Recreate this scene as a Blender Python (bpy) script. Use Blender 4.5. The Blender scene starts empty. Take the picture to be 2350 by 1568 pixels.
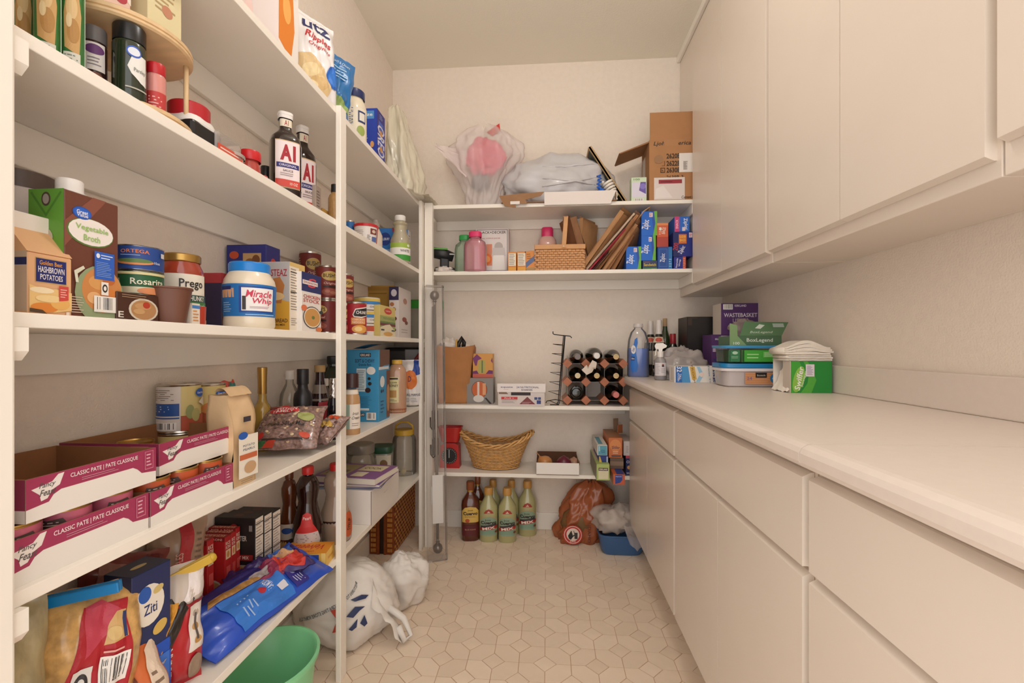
import bpy, bmesh, math, random
from mathutils import Vector, Matrix, Euler, noise

sc = bpy.context.scene
COL = sc.collection
# ------------------------------------------------------------------ camera, world, light, exposure
TH = math.radians(4.32)          # the camera looks a little to the left of the room's axis
CT, ST = math.cos(TH), math.sin(TH)
F, CX, HY, CZ = 1060.0, 1175.0, 797.0, 1.07      # focal length in pixels, centre, horizon row, lens height
cd = bpy.data.cameras.new('camera'); cam = bpy.data.objects.new('camera', cd); COL.objects.link(cam)
cd.sensor_width = 36.0; cd.lens = 36.0 * F / 2350.0; cd.clip_start = 0.02
cd.shift_y = (HY - 784.0) / 2350.0
cam.location = (0, 0, CZ); cam.rotation_euler = (math.pi / 2, 0, TH)
sc.camera = cam
w = bpy.data.worlds.new('world'); sc.world = w; w.use_nodes = True
bg = w.node_tree.nodes['Background']
bg.inputs[0].default_value = (1.0, 0.965, 0.94, 1); bg.inputs[1].default_value = 1.75
ld = bpy.data.lights.new('ceiling_bulb', 'POINT'); lo = bpy.data.objects.new('ceiling_bulb', ld); COL.objects.link(lo)
ld.energy = 8.5; ld.color = (1.0, 0.965, 0.93); ld.shadow_soft_size = 0.10
lo.location = (0.08, 1.16, 2.58)
vs = sc.view_settings
vs.view_transform = 'Standard'; vs.look = 'None'; vs.gamma = 1.0; vs.use_curve_mapping = False
vs.exposure = 0.35

# ------------------------------------------------------------------ placing helpers: where a thing stands in the room
def LY(u, X):                     # distance into the room of a sight line on the plane x = X
    l = (u - CX) / F; d = X / (l * CT - ST); return d * (CT + l * ST)
def BX(u, Y):                     # the same on the plane y = Y
    l = (u - CX) / F; d = Y / (CT + l * ST); return d * (l * CT - ST)
def DEP(X, Y): return -X * ST + Y * CT
def Z(v, X, Y): return CZ + (HY - v) * DEP(X, Y) / F
def G(u, v, z):                   # on the horizontal plane at height z
    d = (CZ - z) * F / (v - HY); l = (u - CX) / F
    return (d * (l * CT - ST), d * (CT + l * ST))
def fcam(x, y, extra=0): return math.atan2(-x, y) + math.radians(extra)   # turn a thing's front towards the aisle

# ------------------------------------------------------------------ materials
def lin(c):
    if isinstance(c, str):
        c = c.lstrip('#'); c = [int(c[i:i + 2], 16) / 255 for i in (0, 2, 4)]
        c = [x / 12.92 if x <= .04045 else ((x + .055) / 1.055) ** 2.4 for x in c]
    return tuple(c[:3]) + (1,)
_mc = {}
def M(c, rough=.45, metal=0., var=0., vs_=12., bump=0., bs=120., film=0., trans=0., spec=.5, coat=0., stretch=None, rnd=0., sss=0.):
    key = (str(c), rough, metal, var, vs_, bump, bs, film, trans, spec, coat, stretch, rnd, sss)
    if key in _mc: return _mc[key]
    m = bpy.data.materials.new('m_%03d' % len(_mc)); m.use_nodes = True
    nt = m.node_tree; N = nt.nodes; L = nt.links
    p = N['Principled BSDF']; out = N['Material Output']
    p.inputs['Base Color'].default_value = lin(c)
    p.inputs['Roughness'].default_value = rough; p.inputs['Metallic'].default_value = metal
    p.inputs['Specular IOR Level'].default_value = spec
    p.inputs['Transmission Weight'].default_value = trans
    p.inputs['Coat Weight'].default_value = coat
    if sss: p.inputs['Subsurface Weight'].default_value = sss; p.inputs['Subsurface Scale'].default_value = .02
    if var or bump:
        tc = N.new('ShaderNodeTexCoord'); mp = N.new('ShaderNodeMapping'); L.new(tc.outputs['Object'], mp.inputs[0])
        if stretch: mp.inputs['Scale'].default_value = stretch
    if var:
        nz = N.new('ShaderNodeTexNoise'); nz.inputs['Scale'].default_value = vs_; nz.inputs['Detail'].default_value = 4
        L.new(mp.outputs[0], nz.inputs['Vector'])
        rp = N.new('ShaderNodeValToRGB'); b = lin(c)
        rp.color_ramp.elements[0].color = tuple(x * (1 - var) for x in b[:3]) + (1,)
        rp.color_ramp.elements[1].color = tuple(min(1, x * (1 + var)) for x in b[:3]) + (1,)
        rp.color_ramp.elements[0].position = .3; rp.color_ramp.elements[1].position = .7
        L.new(nz.outputs['Fac'], rp.inputs[0]); src = rp.outputs[0]
        if rnd:
            oi = N.new('ShaderNodeObjectInfo'); mx = N.new('ShaderNodeMix'); mx.data_type = 'RGBA'; mx.blend_type = 'MULTIPLY'
            r2 = N.new('ShaderNodeValToRGB'); r2.color_ramp.elements[0].color = (1 - rnd, 1 - rnd * 1.15, 1 - rnd * 1.35, 1)
            r2.color_ramp.elements[1].color = (1, 1, 1, 1)
            L.new(oi.outputs['Random'], r2.inputs[0]); mx.inputs[0].default_value = 1
            L.new(src, mx.inputs[6]); L.new(r2.outputs[0], mx.inputs[7]); src = mx.outputs[2]
        L.new(src, p.inputs['Base Color'])
    if bump:
        nb = N.new('ShaderNodeTexNoise'); nb.inputs['Scale'].default_value = bs; nb.inputs['Detail'].default_value = 3
        L.new(mp.outputs[0], nb.inputs['Vector'])
        bp = N.new('ShaderNodeBump'); bp.inputs['Strength'].default_value = bump; bp.inputs['Distance'].default_value = .004
        L.new(nb.outputs['Fac'], bp.inputs['Height']); L.new(bp.outputs[0], p.inputs['Normal'])
    if film:                       # see-through plastic film or clear glass wall: part clear, part milky and glossy
        tr = N.new('ShaderNodeBsdfTransparent'); ms = N.new('ShaderNodeMixShader'); ms.inputs[0].default_value = film
        L.new(tr.outputs[0], ms.inputs[1]); L.new(p.outputs[0], ms.inputs[2])
        if rough >= .2:            # soft bag film: no mirror-like rim
            L.new(ms.outputs[0], out.inputs['Surface']); _mc[key] = m; return m
        gl = N.new('ShaderNodeBsdfGlossy'); gl.inputs['Roughness'].default_value = min(rough, .15)
        fr = N.new('ShaderNodeFresnel'); fr.inputs['IOR'].default_value = 1.45
        m2 = N.new('ShaderNodeMixShader'); L.new(fr.outputs[0], m2.inputs[0]); L.new(ms.outputs[0], m2.inputs[1]); L.new(gl.outputs[0], m2.inputs[2])
        L.new(m2.outputs[0], out.inputs['Surface'])
    _mc[key] = m
    return m
def glass(c='#e8efe6', a=.12): return M(c, .05, film=a)
def plas(c): return M(c, .3)
def paper(c): return M(c, .6)
KRAFT = M('#b98a5e', .8, var=.08, vs_=30, bump=.1, bs=60)
WHITE = M('#efebe4', .4)
CARTW = M('#f2ede6', .55)
METAL = M('#c9c4bc', .25, 1.0)
GOLD = M('#b8924f', .3, .8)
def PM(c):                         # printed ink
    return c if not isinstance(c, str) else M(c, .5)

# ------------------------------------------------------------------ mesh builder
class MB:
    def __init__(s): s.v = []; s.f = []; s.mi = []; s.sm = []; s.mats = []; s.mx = None
    def mat(s, m):
        m = PM(m)
        if m not in s.mats: s.mats.append(m)
        return s.mats.index(m)
    def add(s, vs, fs, m, smooth=False):
        b = len(s.v); k = s.mat(m)
        if s.mx is not None: vs = [s.mx @ Vector(p) for p in vs]
        s.v += [tuple(p) for p in vs]
        for f in fs: s.f.append([b + i for i in f]); s.mi.append(k); s.sm.append(smooth)
        return s
    def box(s, x0, x1, y0, y1, z0, z1, m, bev=0, seg=2):
        if not bev:
            vs = [(x, y, z) for z in (z0, z1) for y in (y0, y1) for x in (x0, x1)]
            return s.add(vs, [(0, 2, 3, 1), (4, 5, 7, 6), (0, 1, 5, 4), (2, 6, 7, 3), (0, 4, 6, 2), (1, 3, 7, 5)], m)
        bm = bmesh.new(); bmesh.ops.create_cube(bm, size=1)
        for q in bm.verts: q.co = Vector(((x0 + x1) / 2 + q.co.x * (x1 - x0), (y0 + y1) / 2 + q.co.y * (y1 - y0), (z0 + z1) / 2 + q.co.z * (z1 - z0)))
        bmesh.ops.bevel(bm, geom=bm.edges[:], offset=bev, segments=seg, profile=.5, affect='EDGES')
        bm.verts.ensure_lookup_table(); bm.verts.index_update()
        s.add([q.co[:] for q in bm.verts], [[q.index for q in f.verts] for f in bm.faces], m); bm.free(); return s
    def lathe(s, prof, m, n=28, c=(0, 0, 0), sx=1, sy=1, ex=2.0, smooth=True, wob=None):
        pts = [prof[0]]
        for i in range(1, len(prof) - 1):
            a, b, d = prof[i - 1], prof[i], prof[i + 1]
            v1 = Vector((b[0] - a[0], b[1] - a[1])); v2 = Vector((d[0] - b[0], d[1] - b[1]))
            pts.append(b)
            if v1.length > 1e-7 and v2.length > 1e-7 and v1.angle(v2) > .6: pts.append(None); pts.append(b)
        pts.append(prof[-1])
        seg = []
        for p in pts:
            if p is None: s._rings(seg, m, n, c, sx, sy, ex, smooth, wob); seg = []
            else: seg.append(p)
        s._rings(seg, m, n, c, sx, sy, ex, smooth, wob); return s
    def _rings(s, seg, m, n, c, sx, sy, ex, smooth, wob):
        vs = []
        for r, z in seg:
            for k in range(n):
                a = 2 * math.pi * k / n; ca, sa = math.cos(a), math.sin(a)
                q = (abs(ca) ** ex + abs(sa) ** ex) ** (-1 / ex) if ex != 2 else 1
                rr = r * q * (wob(a, z) if wob else 1)
                vs.append((c[0] + rr * ca * sx, c[1] + rr * sa * sy, c[2] + z))
        fs = []
        for i in range(len(seg) - 1):
            for k in range(n):
                j = (k + 1) % n; fs.append((i * n + k, i * n + j, (i + 1) * n + j, (i + 1) * n + k))
        s.add(vs, fs, m, smooth)
    def tube(s, path, r, m, n=8, closed=False, smooth=True):
        path = [Vector(p) for p in path]; vs = []; P = len(path)
        rs = r if isinstance(r, (list, tuple)) else [r] * P
        ref = None
        for i, p in enumerate(path):
            a = path[(i - 1) % P] if (closed or i) else p; b = path[(i + 1) % P] if (closed or i < P - 1) else p
            t = (b - a).normalized()
            if ref is None: ref = Vector((0, 0, 1)) if abs(t.z) < .9 else Vector((1, 0, 0))
            x = ref - t * ref.dot(t); x.normalize(); y = t.cross(x); ref = x
            for k in range(n):
                an = 2 * math.pi * k / n; vs.append(p + (x * math.cos(an) + y * math.sin(an)) * rs[i])
        fs = []
        for i in range(P if closed else P - 1):
            for k in range(n):
                j = (k + 1) % n; i2 = (i + 1) % P
                fs.append((i * n + k, i * n + j, i2 * n + j, i2 * n + k))
        if not closed: fs += [tuple(range(n))[::-1], tuple((P - 1) * n + k for k in range(n))]
        return s.add(vs, fs, m, smooth)
    def prism(s, poly, a, b, m, axis='z'):
        n = len(poly)
        def q(p, h): return {'z': (p[0], p[1], h), 'y': (p[0], h, p[1]), 'x': (h, p[0], p[1])}[axis]
        vs = [q(p, a) for p in poly] + [q(p, b) for p in poly]
        fs = [tuple(range(n))[::-1], tuple(range(n, 2 * n))] + [(i, (i + 1) % n, n + (i + 1) % n, n + i) for i in range(n)]
        return s.add(vs, fs, m)
    def sphere(s, c, r, m, nu=20, nv=12, sc_=(1, 1, 1), disp=None):
        vs = []; fs = []
        for i in range(nv + 1):
            t = math.pi * i / nv
            for k in range(nu):
                a = 2 * math.pi * k / nu; d = Vector((math.sin(t) * math.cos(a), math.sin(t) * math.sin(a), math.cos(t)))
                rr = r * (disp(d) if disp else 1); vs.append((c[0] + d.x * rr * sc_[0], c[1] + d.y * rr * sc_[1], c[2] + d.z * rr * sc_[2]))
        for i in range(nv):
            for k in range(nu):
                j = (k + 1) % nu; fs.append((i * nu + k, (i + 1) * nu + k, (i + 1) * nu + j, i * nu + j))
        return s.add(vs, fs, m, True)
    def surf(s, fn, nx, ny, m, smooth=True, flip=False):
        vs = [fn(i / nx, j / ny) for j in range(ny + 1) for i in range(nx + 1)]
        fs = []
        for j in range(ny):
            for i in range(nx):
                q = (j * (nx + 1) + i, j * (nx + 1) + i + 1, (j + 1) * (nx + 1) + i + 1, (j + 1) * (nx + 1) + i)
                fs.append(q[::-1] if flip else q)
        return s.add(vs, fs, m, smooth)
    def build(s, name, parent=None, loc=None, rot=None):
        me = bpy.data.meshes.new(name); me.from_pydata(s.v, [], s.f)
        for m in s.mats: me.materials.append(m)
        me.polygons.foreach_set('material_index', s.mi); me.polygons.foreach_set('use_smooth', s.sm)
        me.validate(); me.update()
        bm = bmesh.new(); bm.from_mesh(me); bmesh.ops.remove_doubles(bm, verts=bm.verts[:], dist=1e-7) if False else None
        bm.free()
        o = bpy.data.objects.new(name, me); COL.objects.link(o)
        if parent is not None: o.parent = parent
        if loc: o.location = loc
        if rot: o.rotation_euler = rot
        return o

def tag(o, label, cat, group=None):
    o['label'] = label; o['category'] = cat
    if group: o['group'] = group
    return o
def T(name, label, cat, loc=(0, 0, 0), rz=0, group=None, rot=None):
    o = bpy.data.objects.new(name, None); o.empty_display_size = .05; COL.objects.link(o)
    o.location = loc; o.rotation_euler = rot if rot else (0, 0, rz)
    return tag(o, label, cat, group)
def ST_(o): o['kind'] = 'structure'; return o

# ------------------------------------------------------------------ lettering and flat print
_tc = {}
def tmesh(t, bold=.014):
    key = (t, bold)
    if key in _tc: return _tc[key]
    c = bpy.data.curves.new('t', 'FONT'); c.body = t; c.resolution_u = 2; c.align_x = 'CENTER'; c.space_line = .8; c.offset = bold
    o = bpy.data.objects.new('t', c); me = o.to_mesh()
    vs = [(q.co.x, q.co.y) for q in me.vertices]; fs = [tuple(p.vertices) for p in me.polygons]
    o.to_mesh_clear(); bpy.data.objects.remove(o); bpy.data.curves.remove(c)
    if vs:
        x0 = min(v[0] for v in vs); x1 = max(v[0] for v in vs); y0 = min(v[1] for v in vs); y1 = max(v[1] for v in vs)
        vs = [(x - (x0 + x1) / 2, y - (y0 + y1) / 2) for x, y in vs]
        _tc[key] = (vs, fs, x1 - x0, y1 - y0)
    else: _tc[key] = ([], [], 1, 1)
    return _tc[key]
def fine(mb, pts, fs, fm, o, c, lim):
    """flat shapes cut fine enough to follow a curved face"""
    bm = bmesh.new(); vs = [bm.verts.new((x, y, 0)) for x, y in pts]
    for f in fs:
        try: bm.faces.new([vs[i] for i in f])
        except ValueError: pass
    bmesh.ops.triangulate(bm, faces=bm.faces[:])
    for _q in range(5):
        es = [e for e in bm.edges if e.calc_length() > lim]
        if not es: break
        bmesh.ops.subdivide_edges(bm, edges=es, cuts=1); bmesh.ops.triangulate(bm, faces=bm.faces[:])
    bm.verts.index_update()
    mb.add([fm(v.co.x, v.co.y, o) for v in bm.verts], [[v.index for v in q.verts] for q in bm.faces], c); bm.free()
def decals(mb, items, fm, wd, ht, curved=False, off=.0004, step=.00015):
    """items in 0..1 of the face; fm(x, y, off) puts a point of the face (in metres) into the thing's space"""
    for i, it in enumerate(items):
        o = off + step * i; k = it[0]
        def grid(x0, y0, x1, y1, c, nx=None, ny=None):
            nx = nx or (max(2, int((24 if curved == 2 else 14) * abs(x1 - x0)) + 1) if curved else 1); ny = ny or (max(2, int(24 * abs(y1 - y0)) + 1) if curved == 2 else 1)
            mb.surf(lambda a, b: fm((x0 + (x1 - x0) * a) * wd, (y0 + (y1 - y0) * b) * ht, o), nx, ny, c, bool(curved))
        if k == 'r': grid(*it[1:6])
        elif k == 'e':
            _, cx, cy, rx, ry, c = it[:6]; n = 20
            a0 = math.radians(it[6]) if len(it) > 6 else 0
            def ep(r, a):
                x, y = rx * wd * r * math.cos(a), ry * ht * r * math.sin(a)
                return fm(cx * wd + x * math.cos(a0) - y * math.sin(a0), cy * ht + x * math.sin(a0) + y * math.cos(a0), o)
            if curved:
                pts = [(cx * wd + rx * wd * math.cos(q * .2618) * math.cos(a0) - ry * ht * math.sin(q * .2618) * math.sin(a0), cy * ht + rx * wd * math.cos(q * .2618) * math.sin(a0) + ry * ht * math.sin(q * .2618) * math.cos(a0)) for q in range(24)]
                fine(mb, pts, [tuple(range(24))], fm, o, c, max(.004, .035 * min(wd, ht))); continue
            rr = (0, 1)
            vs = [ep(r, 2 * math.pi * q / n) for r in rr for q in range(n)]
            mb.add(vs, [(a * n + q, a * n + (q + 1) % n, (a + 1) * n + (q + 1) % n, (a + 1) * n + q) for a in range(len(rr) - 1) for q in range(n)], c)
        elif k == 'p':
            if not curved: mb.add([fm(x * wd, y * ht, o) for x, y in it[1]], [tuple(range(len(it[1])))], it[2])
            else:
                fine(mb, [(x * wd, y * ht) for x, y in it[1]], [tuple(range(len(it[1])))], fm, o, it[2], max(.004, .035 * min(wd, ht)))
        elif k == 't':
            _, t, cx, cy, h, c = it[:6]; op = it[6] if len(it) > 6 else {}
            vs, fs, tw, th = tmesh(t, op.get('b', .014))
            if not vs: continue
            s = h * ht / th; sxx = s * op.get('sx', 1)
            mw = op.get('w')
            if mw:
                lim = mw * (ht if op.get('rot', 0) in (90, -90) else wd)
                sxx = lim / tw
            a = math.radians(op.get('rot', 0)); ca, sa = math.cos(a), math.sin(a); sh = op.get('sh', 0); bow = op.get('bow', 0)
            pts = []
            for x, y in vs:
                y2 = y + bow * (1 - (2 * x / tw) ** 2) * th
                X, Y = x * sxx + y2 * s * sh, y2 * s
                pts.append((cx * wd + X * ca - Y * sa, cy * ht + X * sa + Y * ca))
            if curved: fine(mb, pts, fs, fm, o, c, max(.004, .04 * min(wd, ht)))
            else: mb.add([fm(x, y, o) for x, y in pts], fs, c)
        elif k == 'b':
            _, x0, y0, x1, y1 = it[:5]; grid(x0, y0, x1, y1, '#efeae4'); o += step * .6
            n = 15; wX = (x1 - x0) * .84 / n; rr = random.Random(int(x0 * 991 + y1 * 77))
            for q in range(n):
                if rr.random() < .72:
                    xa = x0 + (x1 - x0) * .08 + q * wX
                    grid(xa, y0 + (y1 - y0) * .16, xa + wX * rr.choice((.35, .5, .75)), y1 - (y1 - y0) * .08, '#33302f', 1)
        elif k == 'l':
            _, x0, y0, x1, y1, n, c = it[:7]; rr = random.Random(n * 7 + int(x0 * 100)); p = (y1 - y0) / n
            for q in range(n): grid(x0, y0 + p * (q + .3), x0 + (x1 - x0) * rr.uniform(.6, 1), y0 + p * (q + .65), c, 2 if curved else 1)

def faces_print(root, faces, wd, dp, ht, name='printed_label'):
    mb = MB()
    fms = {'F': (lambda x, y, o: (x - wd / 2, -dp / 2 - o, y), wd, ht), 'B': (lambda x, y, o: (wd / 2 - x, dp / 2 + o, y), wd, ht),
           'R': (lambda x, y, o: (wd / 2 + o, x - dp / 2, y), dp, ht), 'L': (lambda x, y, o: (-wd / 2 - o, dp / 2 - x, y), dp, ht),
           'T': (lambda x, y, o: (x - wd / 2, y - dp / 2, ht + o), wd, dp)}
    for k, items in faces.items(): decals(mb, items, *fms[k])
    if mb.v: mb.build(name, root)
def BOXP(name, label, cat, loc, rz, dims, color, faces={}, group=None, rot=None, bev=.0012):
    """a printed carton: body and print; dims are width, depth, height; front is local -y"""
    wd, dp, ht = dims
    r = T(name, label, cat, loc, rz, group, rot)
    b = MB().box(-wd / 2, wd / 2, -dp / 2, dp / 2, 0, ht, PM(color), bev, 1).build('carton', r)
    faces_print(r, faces, wd, dp, ht)
    return r
def LBOX(ul, uc, ur, vt, Xf, z, dp=None):
    """carton on the left shelves: near corner, its two neighbours and its top give place and size"""
    Y0 = LY(uc, Xf); Y1 = LY(ur, Xf); Xb = max(BX(ul, Y0), -.925)
    if dp: Xb = Xf - dp
    return ((Xf + Xb) / 2, (Y0 + Y1) / 2, z), (Y1 - Y0, Xf - Xb, Z(vt, Xf, Y0) - z)
H90 = math.pi / 2
def CYL(u0, u1, vt, X, z):
    """round thing on the left shelves: place, radius and height"""
    uc = (u0 + u1) / 2; Y = LY(uc, X); d = DEP(X, Y); ph = math.atan((uc - CX) / F)
    return (X, Y, z), (u1 - u0) * d * math.cos(ph) / (2 * F), Z(vt, X, Y) - z
def CYB(u0, u1, vt, Y, z):
    uc = (u0 + u1) / 2; X = BX(uc, Y); d = DEP(X, Y); ph = math.atan((uc - CX) / F)
    return (X, Y, z), (u1 - u0) * d * math.cos(ph) / (2 * F), Z(vt, X, Y) - z
def rprof(prof, z):
    for (r0, z0), (r1, z1) in zip(prof, prof[1:]):
        if z0 <= z <= z1 and z1 > z0: return r0 + (r1 - r0) * (z - z0) / (z1 - z0)
    return prof[-1][0]
def ROUND(name, label, cat, loc, rz, parts, labels=(), group=None, n=28, sx=1, sy=1, ex=2.0, rot=None):
    """turned thing: parts = [(part name, profile, material)]; labels = [(z0, z1, from angle, to angle, print)] on the first part"""
    r = T(name, label, cat, loc, rz, group, rot)
    bo = [MB().lathe(prof, m, n, sx=sx, sy=sy, ex=ex).build(pn, r) for pn, prof, m in parts]
    body = parts[0][1]; mb = MB()
    for z0, z1, a0, a1, items in labels:
        a0, a1 = math.radians(a0), math.radians(a1); rm = rprof(body, (z0 + z1) / 2)
        wd = rm * (a1 - a0)
        def fm(x, y, o, z0=z0, a0=a0, a1=a1, wd=wd):
            a = a0 + (a1 - a0) * x / wd; rr = rprof(body, z0 + y) + o * 2
            ca, sa = math.sin(a), -math.cos(a)
            q = (abs(ca) ** ex + abs(sa) ** ex) ** (-1 / ex) if ex != 2 else 1
            return (rr * q * ca * sx, rr * q * sa * sy, z0 + y)
        decals(mb, items, fm, wd, z1 - z0, True)
    if mb.v: mb.build('printed_label', bo[0])
    return r
def sp(pts, r, h): return [(a * r, b * h) for a, b in pts]
CANP = [(0, 0), (.93, 0), (1, .015), (.97, .04), (.97, .96), (1, .98), (.98, 1), (.93, 1), (.9, .97), (0, .97)]
def CAN(name, label, loc, r, h, color, labels, group=None, rz=None, cat='can'):
    rz = fcam(loc[0], loc[1]) if rz is None else rz
    o = T(name, label, cat, loc, rz, group)
    wr_ = MB().lathe([(r * .978, .05 * h), (r * .978, .95 * h)], PM(color), 30).build('wrapper', o)
    MB().lathe(sp(CANP, r, h), METAL, 30).build('tin', o)
    mb = MB()
    for z0, z1, a0, a1, items in labels:
        a0, a1 = math.radians(a0), math.radians(a1); wd = r * (a1 - a0)
        def fm(x, y, of, z0=z0, a0=a0, a1=a1, wd=wd):
            a = a0 + (a1 - a0) * x / wd; rr = r * .979 + of * 2; return (rr * math.sin(a), -rr * math.cos(a), z0 * h + y)
        decals(mb, items, fm, wd, (z1 - z0) * h, True)
    if mb.v: mb.build('printed_label', wr_)
    return o
# ------------------------------------------------------------------ soft bags
def nz(x, y, z, s=0): return noise.noise(Vector((x + s * 7.31, y - s * 3.17, z + s * 1.7)))
def BAG(name, label, cat, loc, rot, wd, ht, th, color, items=(), back=(), seed=1, wr=.006, sealt=.06, sealb=.05, fat=.5, film=None, group=None, pinch=.06, part='bag', low=.5):
    """pillow bag standing on its lower seal, front is local -y"""
    r = T(name, label, cat, loc, 0, group, rot)
    def P0(s, t, side):
        a = max(0, 1 - abs(2 * s - 1) ** 2.4)
        tt = min(1, max(0, (t - sealb) / (1 - sealb - sealt)))
        pk = tt ** low if tt < .5 else (1 - (2 * tt - 1) ** 2.2 * (1 - .5 ** 0) - 0)
        b = (max(0, 1 - abs(2 * tt - 1) ** 2.2)) ** fat if tt > .5 or low == .5 else max(0, math.sin(math.pi * min(.5, tt + .12))) ** fat * (1 if tt > 0 else 0)
        g = (a * b) ** .6
        x = (s - .5) * wd * (1 - pinch * b)
        y = -side * (th / 2 * g + .0008)
        q = wr * (nz(s * 5, t * 5, 0, seed) + .6 * nz(s * 12, t * 11, 1, seed)) * (.35 + g)
        y += q
        x += wr * .8 * nz(t * 6, 3, s * 2, seed)
        return (x, y, t * ht + wr * .5 * nz(s * 7, t * 2, 5, seed))
    NX, NY = 24, 28
    GR = {sd: [[Vector(P0(i / NX, j / NY, sd)) for i in range(NX + 1)] for j in range(NY + 1)] for sd in (1, -1)}
    def P(s, t, side, o=0):
        s = min(1, max(0, s)) * NX; t = min(1, max(0, t)) * NY; i = min(int(s), NX - 1); j = min(int(t), NY - 1); a = s - i; b = t - j; g = GR[side]
        p = (g[j][i] * (1 - a) + g[j][i + 1] * a) * (1 - b) + (g[j + 1][i] * (1 - a) + g[j + 1][i + 1] * a) * b
        return (p.x, p.y - side * o, p.z)
    mb = MB(); m = film or M(color, .28, coat=.2)
    mb.surf(lambda a, b: P(a, b, 1), NX, NY, m); mb.surf(lambda a, b: P(a, b, -1), NX, NY, m, flip=True)
    bo = mb.build(part, r)
    mb = MB()
    decals(mb, items, lambda x, y, o: P(x / wd, y / ht, 1, o), wd, ht, 2, .0018, .0003)
    if back: decals(mb, back, lambda x, y, o: P(1 - x / wd, y / ht, -1, o), wd, ht, 2, .0018, .0003)
    if mb.v: mb.build('printed_label', r)
    return r, P
def crumple(seed, amp=.12, f=2.2):
    def d(v):
        q = 1 + amp * nz(v.x * f, v.y * f, v.z * f, seed) * 1.4
        q -= amp * .7 * abs(nz(v.x * f * 2.3, v.y * f * 2.3, v.z * f * 2.3, seed + 3))
        q += amp * .35 * abs(nz(v.x * f * 5, v.y * f * 5, v.z * f * 5, seed + 5))
        return q
    return d
def drape(mb, prof, m, n=88, folds=7, amp=.15, seed=1, sx=1, sy=1, path=None):
    """gathered film bag: rings of given radius with folds that run up to the gathered neck"""
    rows = []
    N_ = 44
    zs = [prof[0][1] + (prof[-1][1] - prof[0][1]) * i / N_ for i in range(N_ + 1)]
    vs = []
    for z in zs:
        r = rprof(prof, z); t = (z - zs[0]) / (zs[-1] - zs[0])
        cx, cy = path(t) if path else (0, 0)
        for k in range(n):
            a = 2 * math.pi * k / n
            q = 1 + amp * (.35 + .9 * t) * math.sin(folds * a + 2.2 * nz(t * 2, seed, 0)) + amp * 1.3 * nz(math.cos(a) * 2.4, math.sin(a) * 2.4, t * 3, seed) - amp * .8 * abs(nz(math.cos(a) * 5, math.sin(a) * 5, t * 6, seed + 2))
            q += amp * .45 * (.5 - abs(nz(math.cos(a) * 3.4 + t * 2, math.sin(a) * 3.4, t * 5, seed + 6)) * 2.2) + amp * .16 * nz(math.cos(a) * 9, math.sin(a) * 9, t * 14, seed + 7)
            vs.append((cx + r * q * math.cos(a) * sx, cy + r * q * math.sin(a) * sy, z + (amp * .12 * nz(math.cos(a) * 3, math.sin(a) * 3, t * 4, seed + 9) if 0 < t else 0)))
    fs = [(i * n + k, i * n + (k + 1) % n, (i + 1) * n + (k + 1) % n, (i + 1) * n + k) for i in range(N_) for k in range(n)]
    fs.append(tuple(range(n))[::-1])
    mb.add(vs, fs, m, True)
def dup(root, loc, rz, label, group=None):
    r = root.copy(); COL.objects.link(r); r.location = loc; r.rotation_euler = (0, 0, rz); r['label'] = label
    if group: r['group'] = group
    for ch in list(root.children):
        c = ch.copy(); COL.objects.link(c); c.parent = r
        for g in list(ch.children):
            e = g.copy(); COL.objects.link(e); e.parent = c
    return r
# ================================================================== the room
WL, WR, WB, CEIL = -.927, 1.0, 2.725, 2.74
WALL = M('#efe2d4', .75, var=.02, vs_=40, bump=.35, bs=180)
CEILM = M('#f2ecdc', .8, bump=.3, bs=160)
PAINT = M('#f6efe4', .32, var=.012, vs_=6)
CABP = M('#e5d8ca', .26, var=.012, vs_=5)
ST_(MB().box(WL - .1, WL, -.3, WB + .1, 0, CEIL, WALL).build('wall_left'))
ST_(MB().box(WL, WR, WB, WB + .1, 0, CEIL, WALL).build('wall_back'))
ST_(MB().box(WR, WR + .1, -.3, WB + .1, 0, CEIL, WALL).build('wall_right'))
ST_(MB().box(WL - .1, WR + .1, -.3, WB + .1, CEIL, CEIL + .08, CEILM).build('ceiling'))
ST_(MB().box(WL, -.655, .30, .524, 0, CEIL, PAINT, .004).build('wall_return'))
GROUT = M('#cfa890', .7, var=.06, vs_=20)
floor = ST_(MB().box(WL - .1, WR + .1, -.3, WB + .1, -.06, -.0012, GROUT).build('floor'))
# floor tiles: squares set on the point at every other lattice node, six-sided tiles between them
TA, TCt = .0877, .039
FX0, FY0 = -.007, 1.564
TILE = M('#f6e2cc', .4, var=.035, vs_=14, bump=.05, bs=30, rnd=.085)
gp = .0012
def hexpoly(flip):
    a = TA; c = TCt; g = gp
    p = [(c + g, g), (a - g, g), (a - g, a - c - g), (a - c - g, a - g), (g, a - g), (g, c + g)]
    return [(a - x, y) for x, y in p][::-1] if flip else p
hx = [MB().prism(hexpoly(f), -.0012, .0006, TILE) for f in (0, 1)]
dm = MB().prism([(TCt - gp * 1.4, 0), (0, TCt - gp * 1.4), (-TCt + gp * 1.4, 0), (0, -TCt + gp * 1.4)], -.0012, .0006, TILE)
proto = {}
def tile(kind, name, x, y):
    if kind not in proto:
        o = (dm if kind == 'd' else hx[kind]).build(name, floor, (x, y, 0)); proto[kind] = o.data
    else:
        o = bpy.data.objects.new(name, proto[kind]); COL.objects.link(o); o.parent = floor; o.location = (x, y, 0)
rest = MB()
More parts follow.
